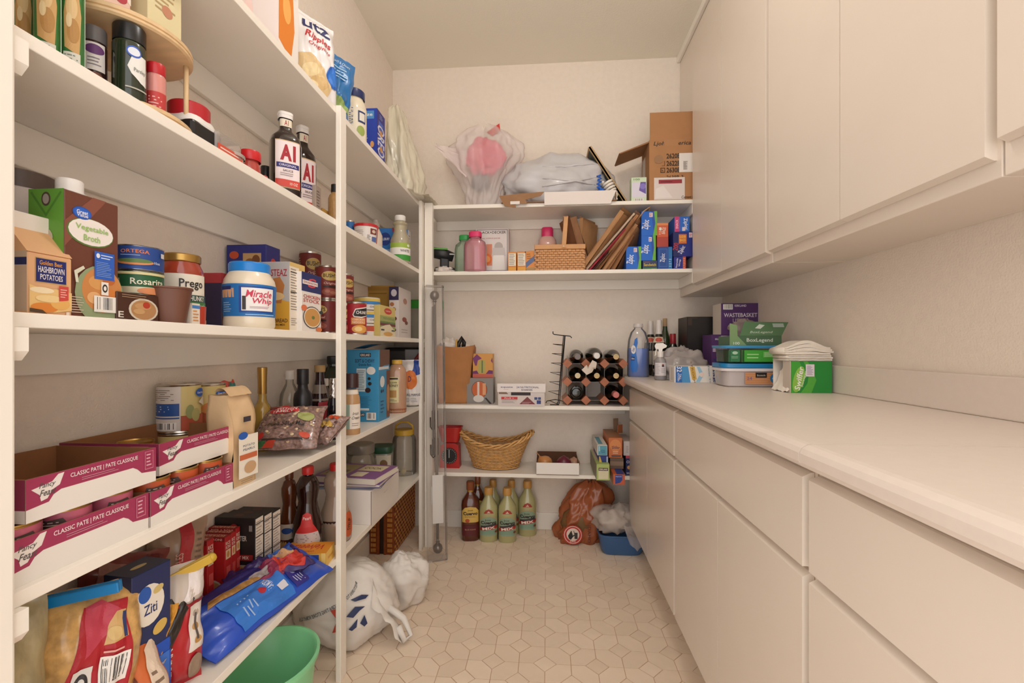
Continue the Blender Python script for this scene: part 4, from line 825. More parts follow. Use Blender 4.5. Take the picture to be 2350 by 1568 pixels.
bottle('vinegar_bottle', 'dark red wine vinegar bottle with pale cork and red label', 711, 757, 838, -.80, S4, [(0, 0), (.95, 0), (1, .02), (1, .45), (.9, .56), (.62, .68), (.46, .8), (.42, .92), (0, .92)], M('#2a0f12', .08, coat=.5), ([(.5, .9), (.56, .91), (.56, .99), (.5, 1), (0, 1)], M('#b08d5a', .6)), [(.18, .5, -10, 75, [('p', [(0, .1), (.9, .0), (1, 1), (0, .95)], '#a3212c')]), (.5, .75, -70, 70, [('r', 0, 0, 1, .9, M('#8a7d72', .1))])], capname='cork')
bottle('oil_bottle', 'large dark green oil bottle with square shoulders and black cap behind the post', 728, 802, 817, -.868, S4, [(0, 0), (.95, 0), (1, .02), (1, .62), (.9, .7), (.5, .82), (.36, .85), (.36, .9), (0, .9)], M('#222a1c', .1, coat=.5), ([(.38, .88), (.4, .89), (.4, .99), (.36, 1), (0, 1)], M('#161718', .4)), ex=3)
bottle('liquor_bottle', 'small dark bottle with crinkled silver foil top beside the shelf post', 750, 782, 868, -.722, S4, [(0, 0), (.95, 0), (1, .02), (1, .5), (.9, .6), (.7, .7), (.66, .76), (0, .76)], M('#1f1a1e', .12, coat=.4), ([(.72, .66), (.78, .7), (.66, .8), (.68, .96), (.6, 1), (0, 1)], M('#c9c2bc', .22, 1., bump=.9, bs=90)), capname='foil')
bottle('syrup_bottle', 'bottle with plain white cap among the dark bottles on the fourth shelf', 728, 762, 869, -.835, S4, [(0, 0), (.95, 0), (1, .6), (.6, .8), (.45, .84), (.45, .88), (0, .88)], M('#5a4a42', .15), ([(.52, .86), (.55, .87), (.55, .99), (.5, 1), (0, 1)], M('#e2dcd6', .4)))
# dried bean bags
def beans(P, r, seed, n=90, w_=.19, cols=('#7d5a50', '#a58a70', '#c9ab86', '#5c3c3a', '#8c6c62', '#d8c3a0')):
    mb = MB(); rr = random.Random(seed)
    for i in range(n):
        s, t = rr.uniform(.08, .92), rr.uniform(.08, .9); p = P(s, t, 1, -.001); q = rr.uniform(.0032, .005)
        mb.sphere(p, q, M(rr.choice(cols), .45), 8, 5, (1.3, .6, 1))
    o = mb.build('dried_beans', r); o['kind'] = 'stuff'
r, P = BAG('bean_bag', 'clear bag of mixed soup beans with red oval badge lying on the fourth shelf', 'bag', (-.748, 1.255, S4 + .022), (math.radians(-50), 0, math.radians(12)), .185, .165, .055, '#8a6a62',
    [('r', .04, .86, .45, .97, '#c23a30'), ('r', .04, .9, .4, .93, '#3f6a3c'), ('e', .4, .76, .24, .1, '#c92f34'), ('t', 'WESTERN', .42, .79, .06, '#f2e6e0', {'w': .36}), ('t', 'FAMILY', .4, .72, .07, '#f2e6e0', {'w': .34}), ('e', .76, .62, .13, .11, '#a9b06a'), ('t', 'Bean Soup Mix', .5, .42, .11, '#1f1816', {'w': .58, 'sh': .15}), ('e', .12, .2, .08, .07, '#c02c28'), ('e', .82, .2, .08, .06, '#c84a34'), ('p', [(.0, .02), (.3, .02), (.25, .1), (.0, .08)], '#2f6a3c'), ('p', [(.2, .02), (.36, .02), (.42, .12), (.3, .1)], '#c0402c'), ('r', .2, .1, .8, .13, '#3a2a26')],
    seed=21, wr=.006, film=M('#8c7068', .2, var=.5, vs_=110, coat=.3))
beans(P, r, 5)
r, P = BAG('bean_bag', 'second clear bag of beans with orange price sticker against the post', 'bag', (-.70, 1.355, S4 + .02), (math.radians(-55), 0, math.radians(-20)), .09, .12, .045, '#8a6a62', [('r', .35, .72, .8, .86, '#d2512c'), ('e', .5, .5, .3, .1, '#c9a04a'), ('e', .5, .9, .3, .06, '#e0d6c8')], seed=23, wr=.008, film=M('#8c7068', .2, var=.5, vs_=110, coat=.3))
beans(P, r, 6, 30)
BAG('rice_bag', 'clear bag with a blue and orange print behind the bean bag', 'bag', (-.80, 1.355, S4 + .01), (math.radians(-40), 0, math.radians(25)), .16, .13, .04, '#b4a492', [('e', .2, .6, .12, .16, '#2a6ab0'), ('p', [(.3, .7), (.6, .9), (.62, .82), (.34, .6)], '#c8542c'), ('p', [(.34, .62), (.66, .84), (.7, .76), (.4, .52)], '#3f6a3c')], seed=25, wr=.01)
# beyond the post, fourth board
bottle('creamer_bottle', 'tan flavoured syrup bottle with dark cap right of the shelf post', 788, 827, 857, -.70, S4, [(0, 0), (.95, 0), (1, .02), (1, .5), (.92, .62), (.72, .68), (.68, .72), (.68, .74), (0, .74)], M('#c09568', .15, coat=.3), ([(.72, .76), (.8, .77), (.8, .98), (.74, 1), (0, 1)], M('#3a1f1f', .35)), [(.1, .5, -70, 70, [('r', 0, 0, .45, 1, '#9db0a0'), ('r', .4, 0, 1, 1, '#ece2d6'), ('t', 'Irish', .7, .62, .12, '#4a3c38', {'w': .3, 'sh': .3}), ('t', 'Cream', .7, .45, .12, '#4a3c38', {'w': .4, 'sh': .3}), ('l', .5, .1, .9, .26, 2, '#a08c80')]), (.66, .73, -90, 90, [('r', 0, 0, 1, 1, '#e6dccf')])])
loc, d3 = LBOX(798, 868, 893, 803, -.70, S4)
BB = '#3d93c2'
r = BOXP('granola_bar_box', 'tall light blue box of chewy granola bars with an open flap', 'box', loc, H90, (d3[0], .135, d3[2]), BB, {
    'L': [('r', .4, .9, .75, .955, '#2a2426'), ('t', 'KIRKLAND', .575, .927, .035, '#efe6e2', {'w': .3}), ('t', 'SOFT & CHEWY', .56, .845, .05, '#1f3a5c', {'w': .62}), ('t', 'Granola Bars', .56, .795, .035, '#1f3a5c', {'w': .4}), ('r', .3, .42, .6, .74, '#cfdce2'), ('l', .32, .44, .58, .72, 12, '#6a8090'), ('e', .76, .71, .14, .055, '#e8e4de'), ('e', .7, .6, .05, .02, '#2c1c1c'), ('e', .72, .53, .06, .025, '#2c1c1c'), ('e', .66, .44, .09, .035, '#3a2220'), ('l', .3, .2, .85, .36, 7, '#3579a4'), ('r', .3, .16, .7, .19, '#d8dfe2'), ('r', .34, .08, .56, .125, '#2a2426'), ('t', 'KIRKLAND', .45, .102, .03, '#efe6e2', {'w': .2}), ('b', .62, .03, .92, .13)],
    'F': [('p', [(.1, 1), (.1, .74), (.5, .78), (1, .78), (1, 1)], '#6a4c3c'), ('r', .0, .72, .9, .76, '#d8dde0'), ('r', .7, .02, 1, .7, '#7a4a34'), ('e', .84, .3, .14, .2, '#b98a5a'), ('e', .3, .55, .2, .08, '#dfe4e4'), ('t', '64', .3, .42, .05, '#1f3a5c', {'w': .25}), ('l', .15, .1, .5, .3, 4, '#2c5c80')]})
MB().surf(lambda a, b: (-d3[0] / 2 + d3[0] * a, -.0675 + .135 * (1 - b) * .9 - .01, d3[2] + .004 + .02 * math.sin(b * 2)), 4, 6, M(BB, .5)).build('flap', r)
bottle('honey_bottle', 'plastic honey jug with yellow cap on the fourth shelf beside the blue box', 889, 933, 826, -.72, S4, [(0, 0), (.95, 0), (1, .03), (1, .72), (.92, .82), (.6, .9), (.46, .92), (.46, .94), (0, .94)], M('#b98f72', .12, coat=.4), ([(.5, .92), (.54, .925), (.54, .99), (.48, 1), (0, 1)], M('#d9a93c', .4)), [(.2, .68, -80, 10, [('r', .25, 0, 1, 1, '#dccf9a'), ('r', .3, .9, .95, .97, '#3a2a26'), ('t', 'CLOVER', .65, .78, .06, '#4a3a30', {'w': .5}), ('t', 'HONEY', .66, .66, .1, '#4a3a30', {'w': .6}), ('r', .45, .2, .85, .48, '#b98a4c'), ('l', .4, .05, .9, .14, 2, '#7a6a50')]), (.0, .08, -90, 90, [('r', 0, 0, 1, 1, '#9c5a3a')])], ex=3)
BAG('flour_bag', 'white flour bag with blue top and orange circle at the corner of the fourth shelf', 'bag', (-.712, 2.40, S4), (0, 0, fcam(-.71, 2.4, 12)), .125, .245, .085, '#ece6e2', [('p', [(.25, .62), (1, .72), (1, .96), (.6, 1), (.45, .8)], '#2a4a9c'), ('e', .34, .58, .3, .2, '#e07a34'), ('t', 'D', .3, .6, .12, '#2a3a7c', {'w': .12}), ('t', 'ALL PURPOSE', .5, .26, .05, '#4a5068', {'w': .6}), ('l', .2, .1, .8, .2, 3, '#a8a4a8')], seed=31, wr=.005, sealb=.0, low=.2)
r = T('tool_case', 'dark case with a red handle in the shadow at the corner of the fourth shelf', 'case', (-.80, 2.60, S4), .25)
MB().box(-.12, .12, -.06, .06, 0, .31, M('#221c1d', .5), .02).build('case', r)
MB().tube([(.0, -.065, .17), (.02, -.085, .20), (.05, -.09, .24), (.08, -.085, .28), (.09, -.065, .30)], .012, M('#8e2226', .4), 10).build('handle', r)
MB().box(-.01, .07, -.064, -.058, .18, .30, M('#8f8a88', .4), .004).build('badge', r)

# ================================================================== left shelves, lowest board
CLEARP = M('#cdb896', .22, var=.25, vs_=60, coat=.3)
r, P = BAG('pasta_bag', 'bulging red pasta bag with clear sides, closed by a blue clip', 'bag', (-.758, .69, S5), (math.radians(-8), math.radians(8), fcam(-.758, .69, 14)), .145, .275, .09, '#cda96f',
    [('p', [(.14, .0), (.84, .0), (.86, .45), (.76, .9), (.34, .9), (.2, .5)], '#b3202c'), ('p', [(.34, .62), (.6, .74), (.72, .84), (.5, .92), (.36, .9)], '#c8455a'), ('p', [(.52, .66), (.78, .68), (.76, .84), (.66, .84), (.58, .76)], '#d8b075'), ('r', .73, .68, .77, .83, '#33406e'), ('e', .64, .72, .08, .04, '#e0c084'), ('r', .26, .42, .44, .57, '#e0dcd6'), ('e', .35, .495, .06, .05, '#2c2626'), ('e', .35, .495, .03, .025, '#e0dcd6'), ('b', .5, .44, .8, .6), ('l', .52, .61, .82, .64, 1, '#e6a8a0')],
    seed=41, wr=.008, film=M('#d2a768', .2, var=.35, vs_=45, coat=.3), low=.25)
clip = T('bag_clip', 'long blue plastic clip across the top of the red pasta bag', 'clip', (-.762, .70, S5 + .272), 0, rot=(0, math.radians(-6), math.radians(24)))
BLUE = M('#1580c4', .35)
MB().box(-.055, .055, -.008, -.001, -.009, .009, BLUE, .002).build('upper_jaw', clip)
MB().box(-.055, .055, .001, .008, -.009, .009, BLUE, .002).build('lower_jaw', clip)
MB().tube([(-.056, -.007, 0), (-.056, .007, 0)], .009, BLUE, 10).build('hinge', clip)
BAG('pasta_bag', 'clear bag of pale green spiral pasta at the left end of the lowest shelf', 'bag', (-.80, .60, S5), (math.radians(-6), math.radians(-4), fcam(-.80, .60, 5)), .17, .285, .08, '#b0a27a', [('r', 0, .08, 1, .1, '#6c2a24'), ('r', .1, 0, .9, .08, '#8c2c28')], seed=43, wr=.012, film=M('#b3a680', .2, var=.3, vs_=40, coat=.3, stretch=(1, 1, .4)), low=.3)
BAG('rice_bag', 'orange bag of rice with an oval window lying at the front of the lowest shelf', 'bag', (-.722, .745, S5 + .005), (math.radians(-22), math.radians(-10), fcam(-.722, .745, 10)), .15, .168, .06, '#cf6a36',
    [('e', .38, .42, .33, .33, '#6a2c1c'), ('e', .37, .42, .30, .3, M('#d8b490', .5, var=.3, vs_=180)), ('t', 'LONG', .5, .9, .06, '#f0d8c6', {'w': .3, 'rot': 180}), ('p', [(.82, .05), (.99, .1), (.99, .85), (.86, .7), (.82, .4)], '#e2cdb8'), ('l', .85, .2, .95, .5, 3, '#8a7260')], seed=45, wr=.007)
loc, d3 = LBOX(262, 300, 370, 1322, -.742, S5)
BOXP('pasta_box', 'dark blue box of ziti pasta with a white oval on the lowest shelf', 'box', loc, H90 - .12, (d3[0] + .01, .06, d3[2]), '#24305f', {'F': [('r', 0, .0, 1, .45, '#1f56c4'), ('e', .42, .76, .4, .14, '#ede6d8'), ('e', .32, .84, .16, .055, '#2a5cb4'), ('t', 'Ziti', .46, .73, .07, '#2c3a74', {'w': .34}), ('e', .66, .84, .14, .025, '#d8c07a', 20), ('e', .7, .57, .2, .04, '#d8b45c', 30), ('r', .5, .1, .95, .36, '#3f7ae0'), ('l', .55, .14, .9, .32, 4, '#a8c4f0')], 'L': [('r', 0, 0, 1, 1, '#1c2444')], 'T': [('r', 0, 0, 1, 1, '#34384a'), ('e', .5, .5, .2, .1, '#c9b27a')]})
BAG('pasta_bag', 'brownish red bag of pasta lying at the back of the lowest shelf', 'bag', (-.865, .83, S5), (math.radians(-12), math.radians(14), H90 - .5), .15, .258, .06, '#7c332c', [('p', [(.1, .6), (.5, .5), (.6, .9), (.2, .95)], '#a5746a'), ('p', [(.6, .6), (.9, .6), (.9, .95), (.7, .98)], '#6a201e'), ('e', .3, .5, .12, .1, '#b06a44')], seed=47, wr=.014)
BAG('noodle_bag', 'tan bag of egg noodles with a vertical red stripe behind the yellow clip', 'bag', (-.868, 1.01, S5), (math.radians(-4), math.radians(4), H90 - .55), .125, .265, .07, '#a88c76', [('p', [(.3, 0), (.55, 0), (.72, 1), (.5, 1)], '#b83038'), ('t', 'THE EGG NOODLES', .46, .5, .06, '#e2b4a4', {'w': .5, 'rot': 90}), ('l', .76, .3, .9, .9, 12, '#7c6658')], seed=49, wr=.006)
BAG('noodle_bag', 'red and clear bag of pasta with vertical white lettering, closed by a yellow clip', 'bag', (-.742, .862, S5), (math.radians(-6), math.radians(3), fcam(-.742, .862, 14)), .105, .235, .055, '#b8242e',
    [('r', 0, .68, 1, 1, '#c9bcb0'), ('p', [(.6, .7), (1, .74), (1, .98), (.7, .96)], '#ece4e2'), ('t', 'AMERICAN BEAUTY', .3, .34, .11, '#efe2da', {'w': .62, 'rot': 90}), ('r', .72, .28, .98, .66, '#e2d8ce'), ('e', .85, .58, .06, .03, '#b0a090'), ('e', .85, .47, .06, .03, '#b98a4c'), ('e', .85, .36, .06, .03, '#b98a4c'), ('r', .83, .36, .87, .58, '#5a504c'), ('r', 0, .66, 1, .69, '#8c1a24'), ('e', .85, .14, .14, .1, '#9c8470')], seed=51, wr=.007)
clip = T('bag_clip', 'long yellow plastic clip across the top of the red and clear pasta bag', 'clip', (-.752, .878, S5 + .212), 0, rot=(0, math.radians(-16), math.radians(50)))
YEL = M('#cfa93c', .35)
MB().box(-.068, .068, -.007, -.001, -.009, .009, YEL, .002).build('upper_jaw', clip)
MB().box(-.068, .068, .001, .007, -.009, .009, YEL, .002).build('lower_jaw', clip)
MB().tube([(.069, -.006, 0), (.069, .006, 0)], .009, YEL, 10).build('hinge', clip)
BAG('snack_bag', 'small black and yellow bag wedged in front of the ziti box', 'bag', (-.758, .79, S5 + .01), (math.radians(-10), math.radians(26), fcam(-.758, .79, 5)), .045, .19, .03, '#1f1a18', [('p', [(.0, .35), (.5, .4), (.45, .95), (0, .9)], '#d0912c'), ('p', [(.6, .1), (1, .1), (1, .5), (.7, .45)], '#d8bfa4')], seed=53, wr=.006)
RR = 'rice mix boxes'
for i, (uc, ur, vt, wh) in enumerate(((475, 491, 1243, 'nearest of four'), (516, 530, 1235, 'second of four'), (530.5, 540.5, 1225, 'third of four'), (541, 551, 1214, 'farthest of four'))):
    loc, d3 = LBOX(440, uc, ur, vt, -.845, S5, .078)
    BOXP('rice_box', 'red box of rice mix with a picture of rice, ' + wh, 'box', loc, H90, (d3[0], .078, d3[2]), '#b01f22', {
        'L': [('r', 0, 0, 1, 1, '#c02426'), ('r', 0, .94, 1, 1, '#8f1c1e'), ('t', 'RICE-A-RONI', .5, .97, .035, '#e8cdb4', {'w': .8}), ('r', .1, .4, .5, .6, '#263a8a'), ('e', .55, .2, .42, .16, '#d8cfc2'), ('e', .55, .21, .36, .12, '#d0935c')],
        'F': [('t', 'RICE', .5, .9, .05, '#ecd9c8', {'w': .75}), ('t', 'RONI', .5, .84, .05, '#ecd9c8', {'w': .75}), ('r', .12, .66, .9, .8, '#e0c9a4'), ('e', .5, .73, .22, .05, '#c98a4c'), ('r', .2, .4, .85, .55, '#c8504c'), ('b', .1, .1, .9, .22)],
        'T': [('r', 0, 0, 1, 1, '#a5302a'), ('r', .1, .1, .9, .9, '#b84a3c'), ('t', 'RICE-A-RONI', .5, .5, .16, '#e6c8b0', {'w': .8, 'rot': 90})]}, RR)
for i, (uc, ur, wh) in enumerate(((585, 604.5, 'nearest of three'), (605.5, 624, 'middle of three'), (625, 644, 'farthest of three'))):
    loc, d3 = LBOX(478, uc, ur, 1190 - i * 7, -.805, S5, .118)
    BOXP('biscuit_mix_box', 'black box of biscuit mix with white side panel, ' + wh, 'box', loc, H90, (d3[0], .118, d3[2]), '#1e1a19', {
        'L': [('e', .48, .86, .1, .055, '#b3322c'), ('t', 'RED LOBSTER', .5, .72, .07, '#d6cdc4', {'w': .6}), ('r', .1, .42, .95, .5, '#8c2424'), ('t', 'BISCUIT MIX', .6, .46, .045, '#e6d2c6', {'w': .5}), ('r', .05, .0, .95, .36, '#b09a84'), ('e', .6, .18, .3, .16, '#c9893c'), ('r', .86, .82, .94, .9, '#8c8480')],
        'F': [('r', .06, .02, .94, .98, '#e6ddd0'), ('l', .12, .05, .88, .95, 22, '#a89c90'), ('r', .06, .72, .94, .735, '#2a2422'), ('r', .06, .45, .94, .465, '#2a2422'), ('r', .06, .9, .94, .912, '#2a2422')],
        'T': [('e', .5, .5, .25, .12, '#4a2422')]}, 'biscuit mix boxes')
# blue pasta bag lying along the shelf edge
r, P = BAG('pasta_bag', 'long royal blue bag of pasta lying along the front of the lowest shelf', 'bag', (-.772, .935, S5 + .040), (math.radians(-90), math.radians(24), math.radians(-7)), .165, .43, .055, '#2a55c8',
    [('p', [(.02, .12), (.2, .05), (.25, .6), (.14, .66), (.05, .5)], '#2c2270'), ('p', [(.22, .2), (.34, .16), (.4, .62), (.3, .6)], M('#b98a4c', .3, var=.35, vs_=70)), ('p', [(.36, .2), (.95, .2), (.97, .62), (.42, .62)], '#3a7fdc'), ('t', 'LA MODA', .56, .5, .05, '#e6e9f2', {'w': .22, 'rot': 180}), ('e', .6, .44, .06, .03, '#c23040'), ('l', .55, .26, .9, .36, 4, '#a8c4ec'), ('r', .45, .64, .92, .76, '#35308a'), ('e', .6, .7, .1, .03, '#9aa0c8'), ('l', .74, .66, .9, .74, 4, '#c8cde6'), ('r', .7, .54, .82, .6, '#e0dfe8')], seed=55, wr=.007)
BAG('snack_bag', 'crumpled purple and red snack bag lying above the blue pasta bag', 'bag', (-.815, 1.135, S5 + .058), (math.radians(-86), math.radians(8), math.radians(-30)), .12, .20, .035, '#3a2a6a',
    [('p', [(.45, .02), (.98, .02), (.98, .6), (.6, .8), (.5, .5)], '#8c2a4c'), ('p', [(.4, .5), (.9, .55), (.95, .85), (.5, .95)], '#c8362c'), ('p', [(.05, .5), (.4, .55), (.45, .9), (.1, .95)], '#3a6ac0'), ('p', [(.3, .6), (.5, .62), (.5, .85), (.34, .85)], '#d8a878'), ('p', [(.6, .15), (.9, .15), (.9, .4), (.65, .4)], '#a59a9a')], seed=57, wr=.018)
BOXP('cheese_box', 'orange and yellow box of processed cheese lying flat by the shelf post', 'box', (-.748, 1.40, S5), math.radians(8), (.135, .085, .046), '#e0a22c', {'T': [('r', 0, 0, 1, 1, '#e9962c'), ('t', 'Velveeta', .5, .55, .42, '#c8301f', {'w': .72, 'sh': .2, 'rot': 180}), ('t', 'ORIGINAL', .45, .18, .12, '#b84a1c', {'w': .5, 'rot': 180})], 'F': [('r', 0, 0, 1, 1, '#e6b03a'), ('r', .55, .15, .85, .9, '#27489c'), ('l', .6, .3, .8, .75, 4, '#d0d8ea'), ('e', .3, .5, .2, .3, '#c98a3c'), ('r', .9, 0, 1, 1, '#efc870')], 'R': [('r', 0, 0, 1, 1, '#efc25c'), ('t', 'Velveeta', .5, .5, .25, '#d08a2c', {'w': .6})]})
# syrup bottles
SYR = [(0, 0), (.9, 0), (1, .03), (1, .22), (.95, .34), (.66, .52), (.6, .6), (.72, .72), (.72, .8), (.5, .88), (.32, .9), (.32, .93), (0, .93)]
def syrup(label, u0, u1, vt, X, m, capc, lbl, handle=False):
    loc, r_, h = CYL(u0, u1, vt, X, S5)
    o = ROUND('syrup_bottle', label, 'bottle', loc, fcam(loc[0], loc[1]), [('bottle', sp(SYR, r_, h), m), ('cap', sp([(.36, .91), (.38, .92), (.38, .99), (.34, 1), (0, 1)], r_, h), M(capc, .35))], [(a * h, b * h, c, d, e) for a, b, c, d, e in lbl])
    if handle: MB().tube([(r_ * .7, 0, h * .8), (r_ * 1.05, 0, h * .74), (r_ * 1.05, 0, h * .58), (r_ * .66, 0, h * .5)], .005, m, 8).build('handle', o)
    return o
syrup('brown syrup bottle with a moulded handle at the back of the lowest shelf', 638, 690, 1083, -.862, M('#5a2c14', .12, coat=.4), '#6a3a1c', [(.04, .36, -70, 70, [('r', 0, 0, 1, 1, '#c89a5c'), ('r', 0, .4, 1, 1, '#c9b8a8'), ('e', .4, .75, .2, .12, '#2a4a8c'), ('e', .6, .3, .2, .14, '#3a2018')])], True)
syrup('dark syrup bottle with red cap and large back label in the middle', 670, 743, 1070, -.79, M('#2a120c', .1, coat=.5), '#cf2a26', [(.03, .5, -60, 50, [('p', [(.2, 0), (.85, 0), (1, .3), (.9, .52), (.1, .52), (0, .3)], '#d6c8c4'), ('p', [(.1, .52), (.9, .52), (.72, .72), (.68, .94), (.5, 1), (.32, .94), (.28, .72)], '#cf3230'), ('t', 'Pearl', .5, .86, .07, '#f0d2c8', {'w': .3}), ('l', .15, .2, .85, .5, 7, '#8a7c7c'), ('b', .6, .06, .85, .24)])])
syrup('half empty syrup bottle with red cap, partly behind the shelf post', 733, 808, 1063, -.742, M('#a58c78', .1, coat=.4), '#cf2a26', [(.0, .3, -90, 90, [('r', 0, 0, 1, 1, '#33160e')]), (.06, .38, 20, 90, [('e', .5, .5, .5, .5, '#c25a2c'), ('t', 'SYRUP', .5, .5, .2, '#3a1c14', {'w': .6, 'rot': 80})])])
# beyond the post, lowest board
Y0, Y1 = LY(853, -.664), LY(915, -.664)
hb_ = .131
BOXP('storage_box', 'plain white card box on the lowest shelf carrying a stack of booklets', 'box', (-.664 - .115, (Y0 + Y1) / 2, S5), H90, (Y1 - Y0, .23, hb_), '#e6ded8', {'L': [('r', .985, 0, 1, .98, '#8a7a72')], 'F': [('l', .4, .6, .6, .66, 1, '#cfc2ba')]})
for i, (lb, c, tz, w_, d_, rz_) in enumerate((('bottom booklet with blue cover on the white box', '#3f6a9c', 0, .19, .25, .12), ('purple folder in the middle of the stack on the white box', '#5a3a86', .008, .2, .26, .02), ('top cookbook with purple cover and food photos on the white box', '#8a5a94', .02, .2, .26, -.12))):
    th = (.008, .012, .026)[i]
    o = T('cookbook', lb, 'book', (-.775 + .004 * i, (Y0 + Y1) / 2 - .05, S5 + hb_ + tz), rz_, 'booklets on the white box')
    MB().box(-d_ / 2 + .002, d_ / 2 - .002, -w_ / 2 + .002, w_ / 2, .0015, th - .0015, M('#ded6c8', .7)).build('pages', o)
    MB().box(-d_ / 2, d_ / 2, -w_ / 2, w_ / 2, th - .0015, th, M(c, .4)).build('front_cover', o)
    MB().box(-d_ / 2, d_ / 2, -w_ / 2, w_ / 2, 0, .0015, M(c, .4)).build('back_cover', o)
    MB().box(-d_ / 2, -d_ / 2 + .002, -w_ / 2, w_ / 2, .0015, th - .0015, M(c, .4)).build('spine', o)
    if i == 2:
        mb = MB(); decals(mb, [('r', .05, .1, .45, .9, '#a5976c'), ('r', .1, .2, .4, .5, '#6a5a4a'), ('r', .5, .5, .9, .9, '#d8cba4'), ('r', .55, .1, .75, .4, '#e0d6b8'), ('t', 'COOK', .7, .7, .14, '#6a5444', {'w': .3})], lambda x, y, q: (x - d_ / 2, y - w_ / 2, th + q), d_, w_); mb.build('cover_print', o)
loc, r_, h = CYL(790, 868, 1018, -.855, S5)
ROUND('storage_jar', 'wide glass jar with grey screw lid behind the stack of booklets', 'jar', loc, 0, [('jar', sp([(0, .005), (.9, .005), (1, .05), (1, .66), (.9, .78), (.78, .82), (.78, .84)], .068, h), glass('#c9c4b0', .3)), ('lid', sp([(.86, .82), (.88, .83), (.88, .98), (.82, 1), (0, 1)], .068, h), M('#9a948c', .35, .5))])
loc, r_, h = CYL(850, 904, 1022, -.80, S5)
r = ROUND('storage_tub', 'square clear tub with dark green lid behind the booklets', 'tub', loc, .15, [('tub', sp([(0, .005), (.9, .005), (1, .86), (.98, .87)], .05, h), glass('#b9b8ac', .45)), ('lid', sp([(1.03, .84), (1.06, .86), (1.06, .96), (1, 1), (0, 1)], .05, h), M('#1f4a34', .4))], [(.4 * h, .8 * h, -20, 55, [('r', 0, 0, 1, 1, '#cfc9b8'), ('e', .5, .5, .25, .25, '#8a6a4a')])], ex=5)
bx, by = G(928, 1087, S5)
r = T('beverage_jar', 'big clear glass jar with yellow lid and carrying handle on the lowest shelf', 'jar', (bx, by, S5))
MB().lathe(sp([(0, .004), (.9, .004), (1, .04), (1, .78), (.92, .88), (.74, .94), (.72, .97)], .063, .225), glass('#cfc6b4', .28), 32).build('jar', r)
MB().lathe(sp([(.78, .93), (.82, .94), (.82, 1.04), (.76, 1.06), (0, 1.06)], .063, .225), M('#d2a83c', .4), 32).build('lid', r)
MB().tube([(-.048, 0, .236), (-.044, 0, .258), (-.02, 0, .276), (.02, 0, .276), (.044, 0, .258), (.048, 0, .236)], .0055, M('#d2a83c', .4), 10).build('handle', r)
MB().sphere((.0, -.02, .018), .016, M('#d8c488', .4), 14, 8).build('scoop', r)

# ================================================================== floor on the left
# woven suitcase
WV1, WV2 = M('#8a4218', .4, var=.2, vs_=60), M('#cf9048', .45, var=.15, vs_=60)
CXs, CYs = -.85, 2.515
L_, D_, H_ = .385, .13, .285
r = T('wicker_suitcase', 'dark brown woven wicker suitcase standing on the floor under the left shelves', 'suitcase', (CXs, CYs, 0), H90)
MB().box(-L_ / 2, L_ / 2, -D_ / 2, -.012, 0, H_, WV1, .006).build('lid_shell', r)
MB().box(-L_ / 2, L_ / 2, .012, D_ / 2, 0, H_, WV1, .006).build('base_shell', r)
MB().box(-L_ / 2 + .004, L_ / 2 - .004, -.012, .012, .004, H_ - .004, M('#2c1208', .6)).build('gap', r)
for y in (-.018, .018): MB().box(-L_ / 2 - .003, L_ / 2 + .003, y - .007, y + .007, -.0, H_ + .002, WV1, .003).build('rim', r)
mb = MB()
for i in range(20):
    for j in range(13):
        x = -L_ / 2 + .016 + i * (L_ - .032) / 19; z = .016 + j * (H_ - .032) / 12
        if (i + j) % 2: mb.box(x - .009, x + .009, -D_ / 2 - .004, -D_ / 2, z - .007, z + .007, WV2, .002, 1)
        else: mb.box(x - .006, x + .006, -D_ / 2 - .003, -D_ / 2, z - .01, z + .01, WV1, .002, 1)
o = mb.build('woven_front', r); o['kind'] = 'stuff'
mb = MB()
for j in range(10):
    for (y0, y1) in ((-D_ / 2 + .008, -.03), (.03, D_ / 2 - .008)):
        n = 3
        for q in range(n):
            a = y0 + (y1 - y0) * q / n; b = y0 + (y1 - y0) * (q + .82) / n
            z = .012 + j * (H_ - .024) / 10
            mb.box(-L_ / 2 - .004, -L_ / 2, a, b, z + .002, z + (H_ - .024) / 10 - .006, WV2, .0015, 1)
o = mb.build('woven_side', r); o['kind'] = 'stuff'
# stuffed carrier bag
SACK = M('#e2dbd4', .42, spec=.35)
r = T('plastic_bag', 'bulging white plastic carrier bag with blue and red print on the floor', 'bag', (-.735, 1.66, 0), fcam(-.735, 1.66))
dsp0 = crumple(61, .10, 1.6); dsp = lambda v: dsp0(v) + .03 * abs(nz(v.x * 6, v.y * 6, v.z * 6, 8)) - .02 * abs(nz(v.x * 11, v.y * 11, v.z * 9, 2))
def sack(d):
    q = dsp(d); return q
mb = MB(); mb.sphere((0, 0, .125), .15, SACK, 84, 48, (1.18, .95, .98), sack)
mb.v = [(x, y, max(z, .002 + .004 * abs(nz(x * 20, y * 20, 0)))) for x, y, z in mb.v]; mb.build('bag', r)
def sackP(a, e, o):          # direction on the bag: angle from the front, elevation
    d = Vector((math.sin(a) * math.cos(e), -math.cos(a) * math.cos(e), math.sin(e))); q = .15 * sack(d) + .004 + o
    return (d.x * q * 1.18, d.y * q * .95, max(.125 + d.z * q * .98, .006))
mb = MB()
def arc_text(t, a0, a1, e0, e1, h, c):
    vs, fs, tw, th = tmesh(t)
    pts = []
    for x, y in vs:
        f = x / tw + .5; a = a0 + (a1 - a0) * f; e = e0 + (e1 - e0) * (f ** .6) + y / th * h
        pts.append(sackP(a - y / th * h * .5, e, .0005))
    mb.add(pts, fs, c)
arc_text('RETURN TO A PARTICIPATING STORE FOR RECYCLING', .25, -1.05, .88, .05, .07, '#56616c')
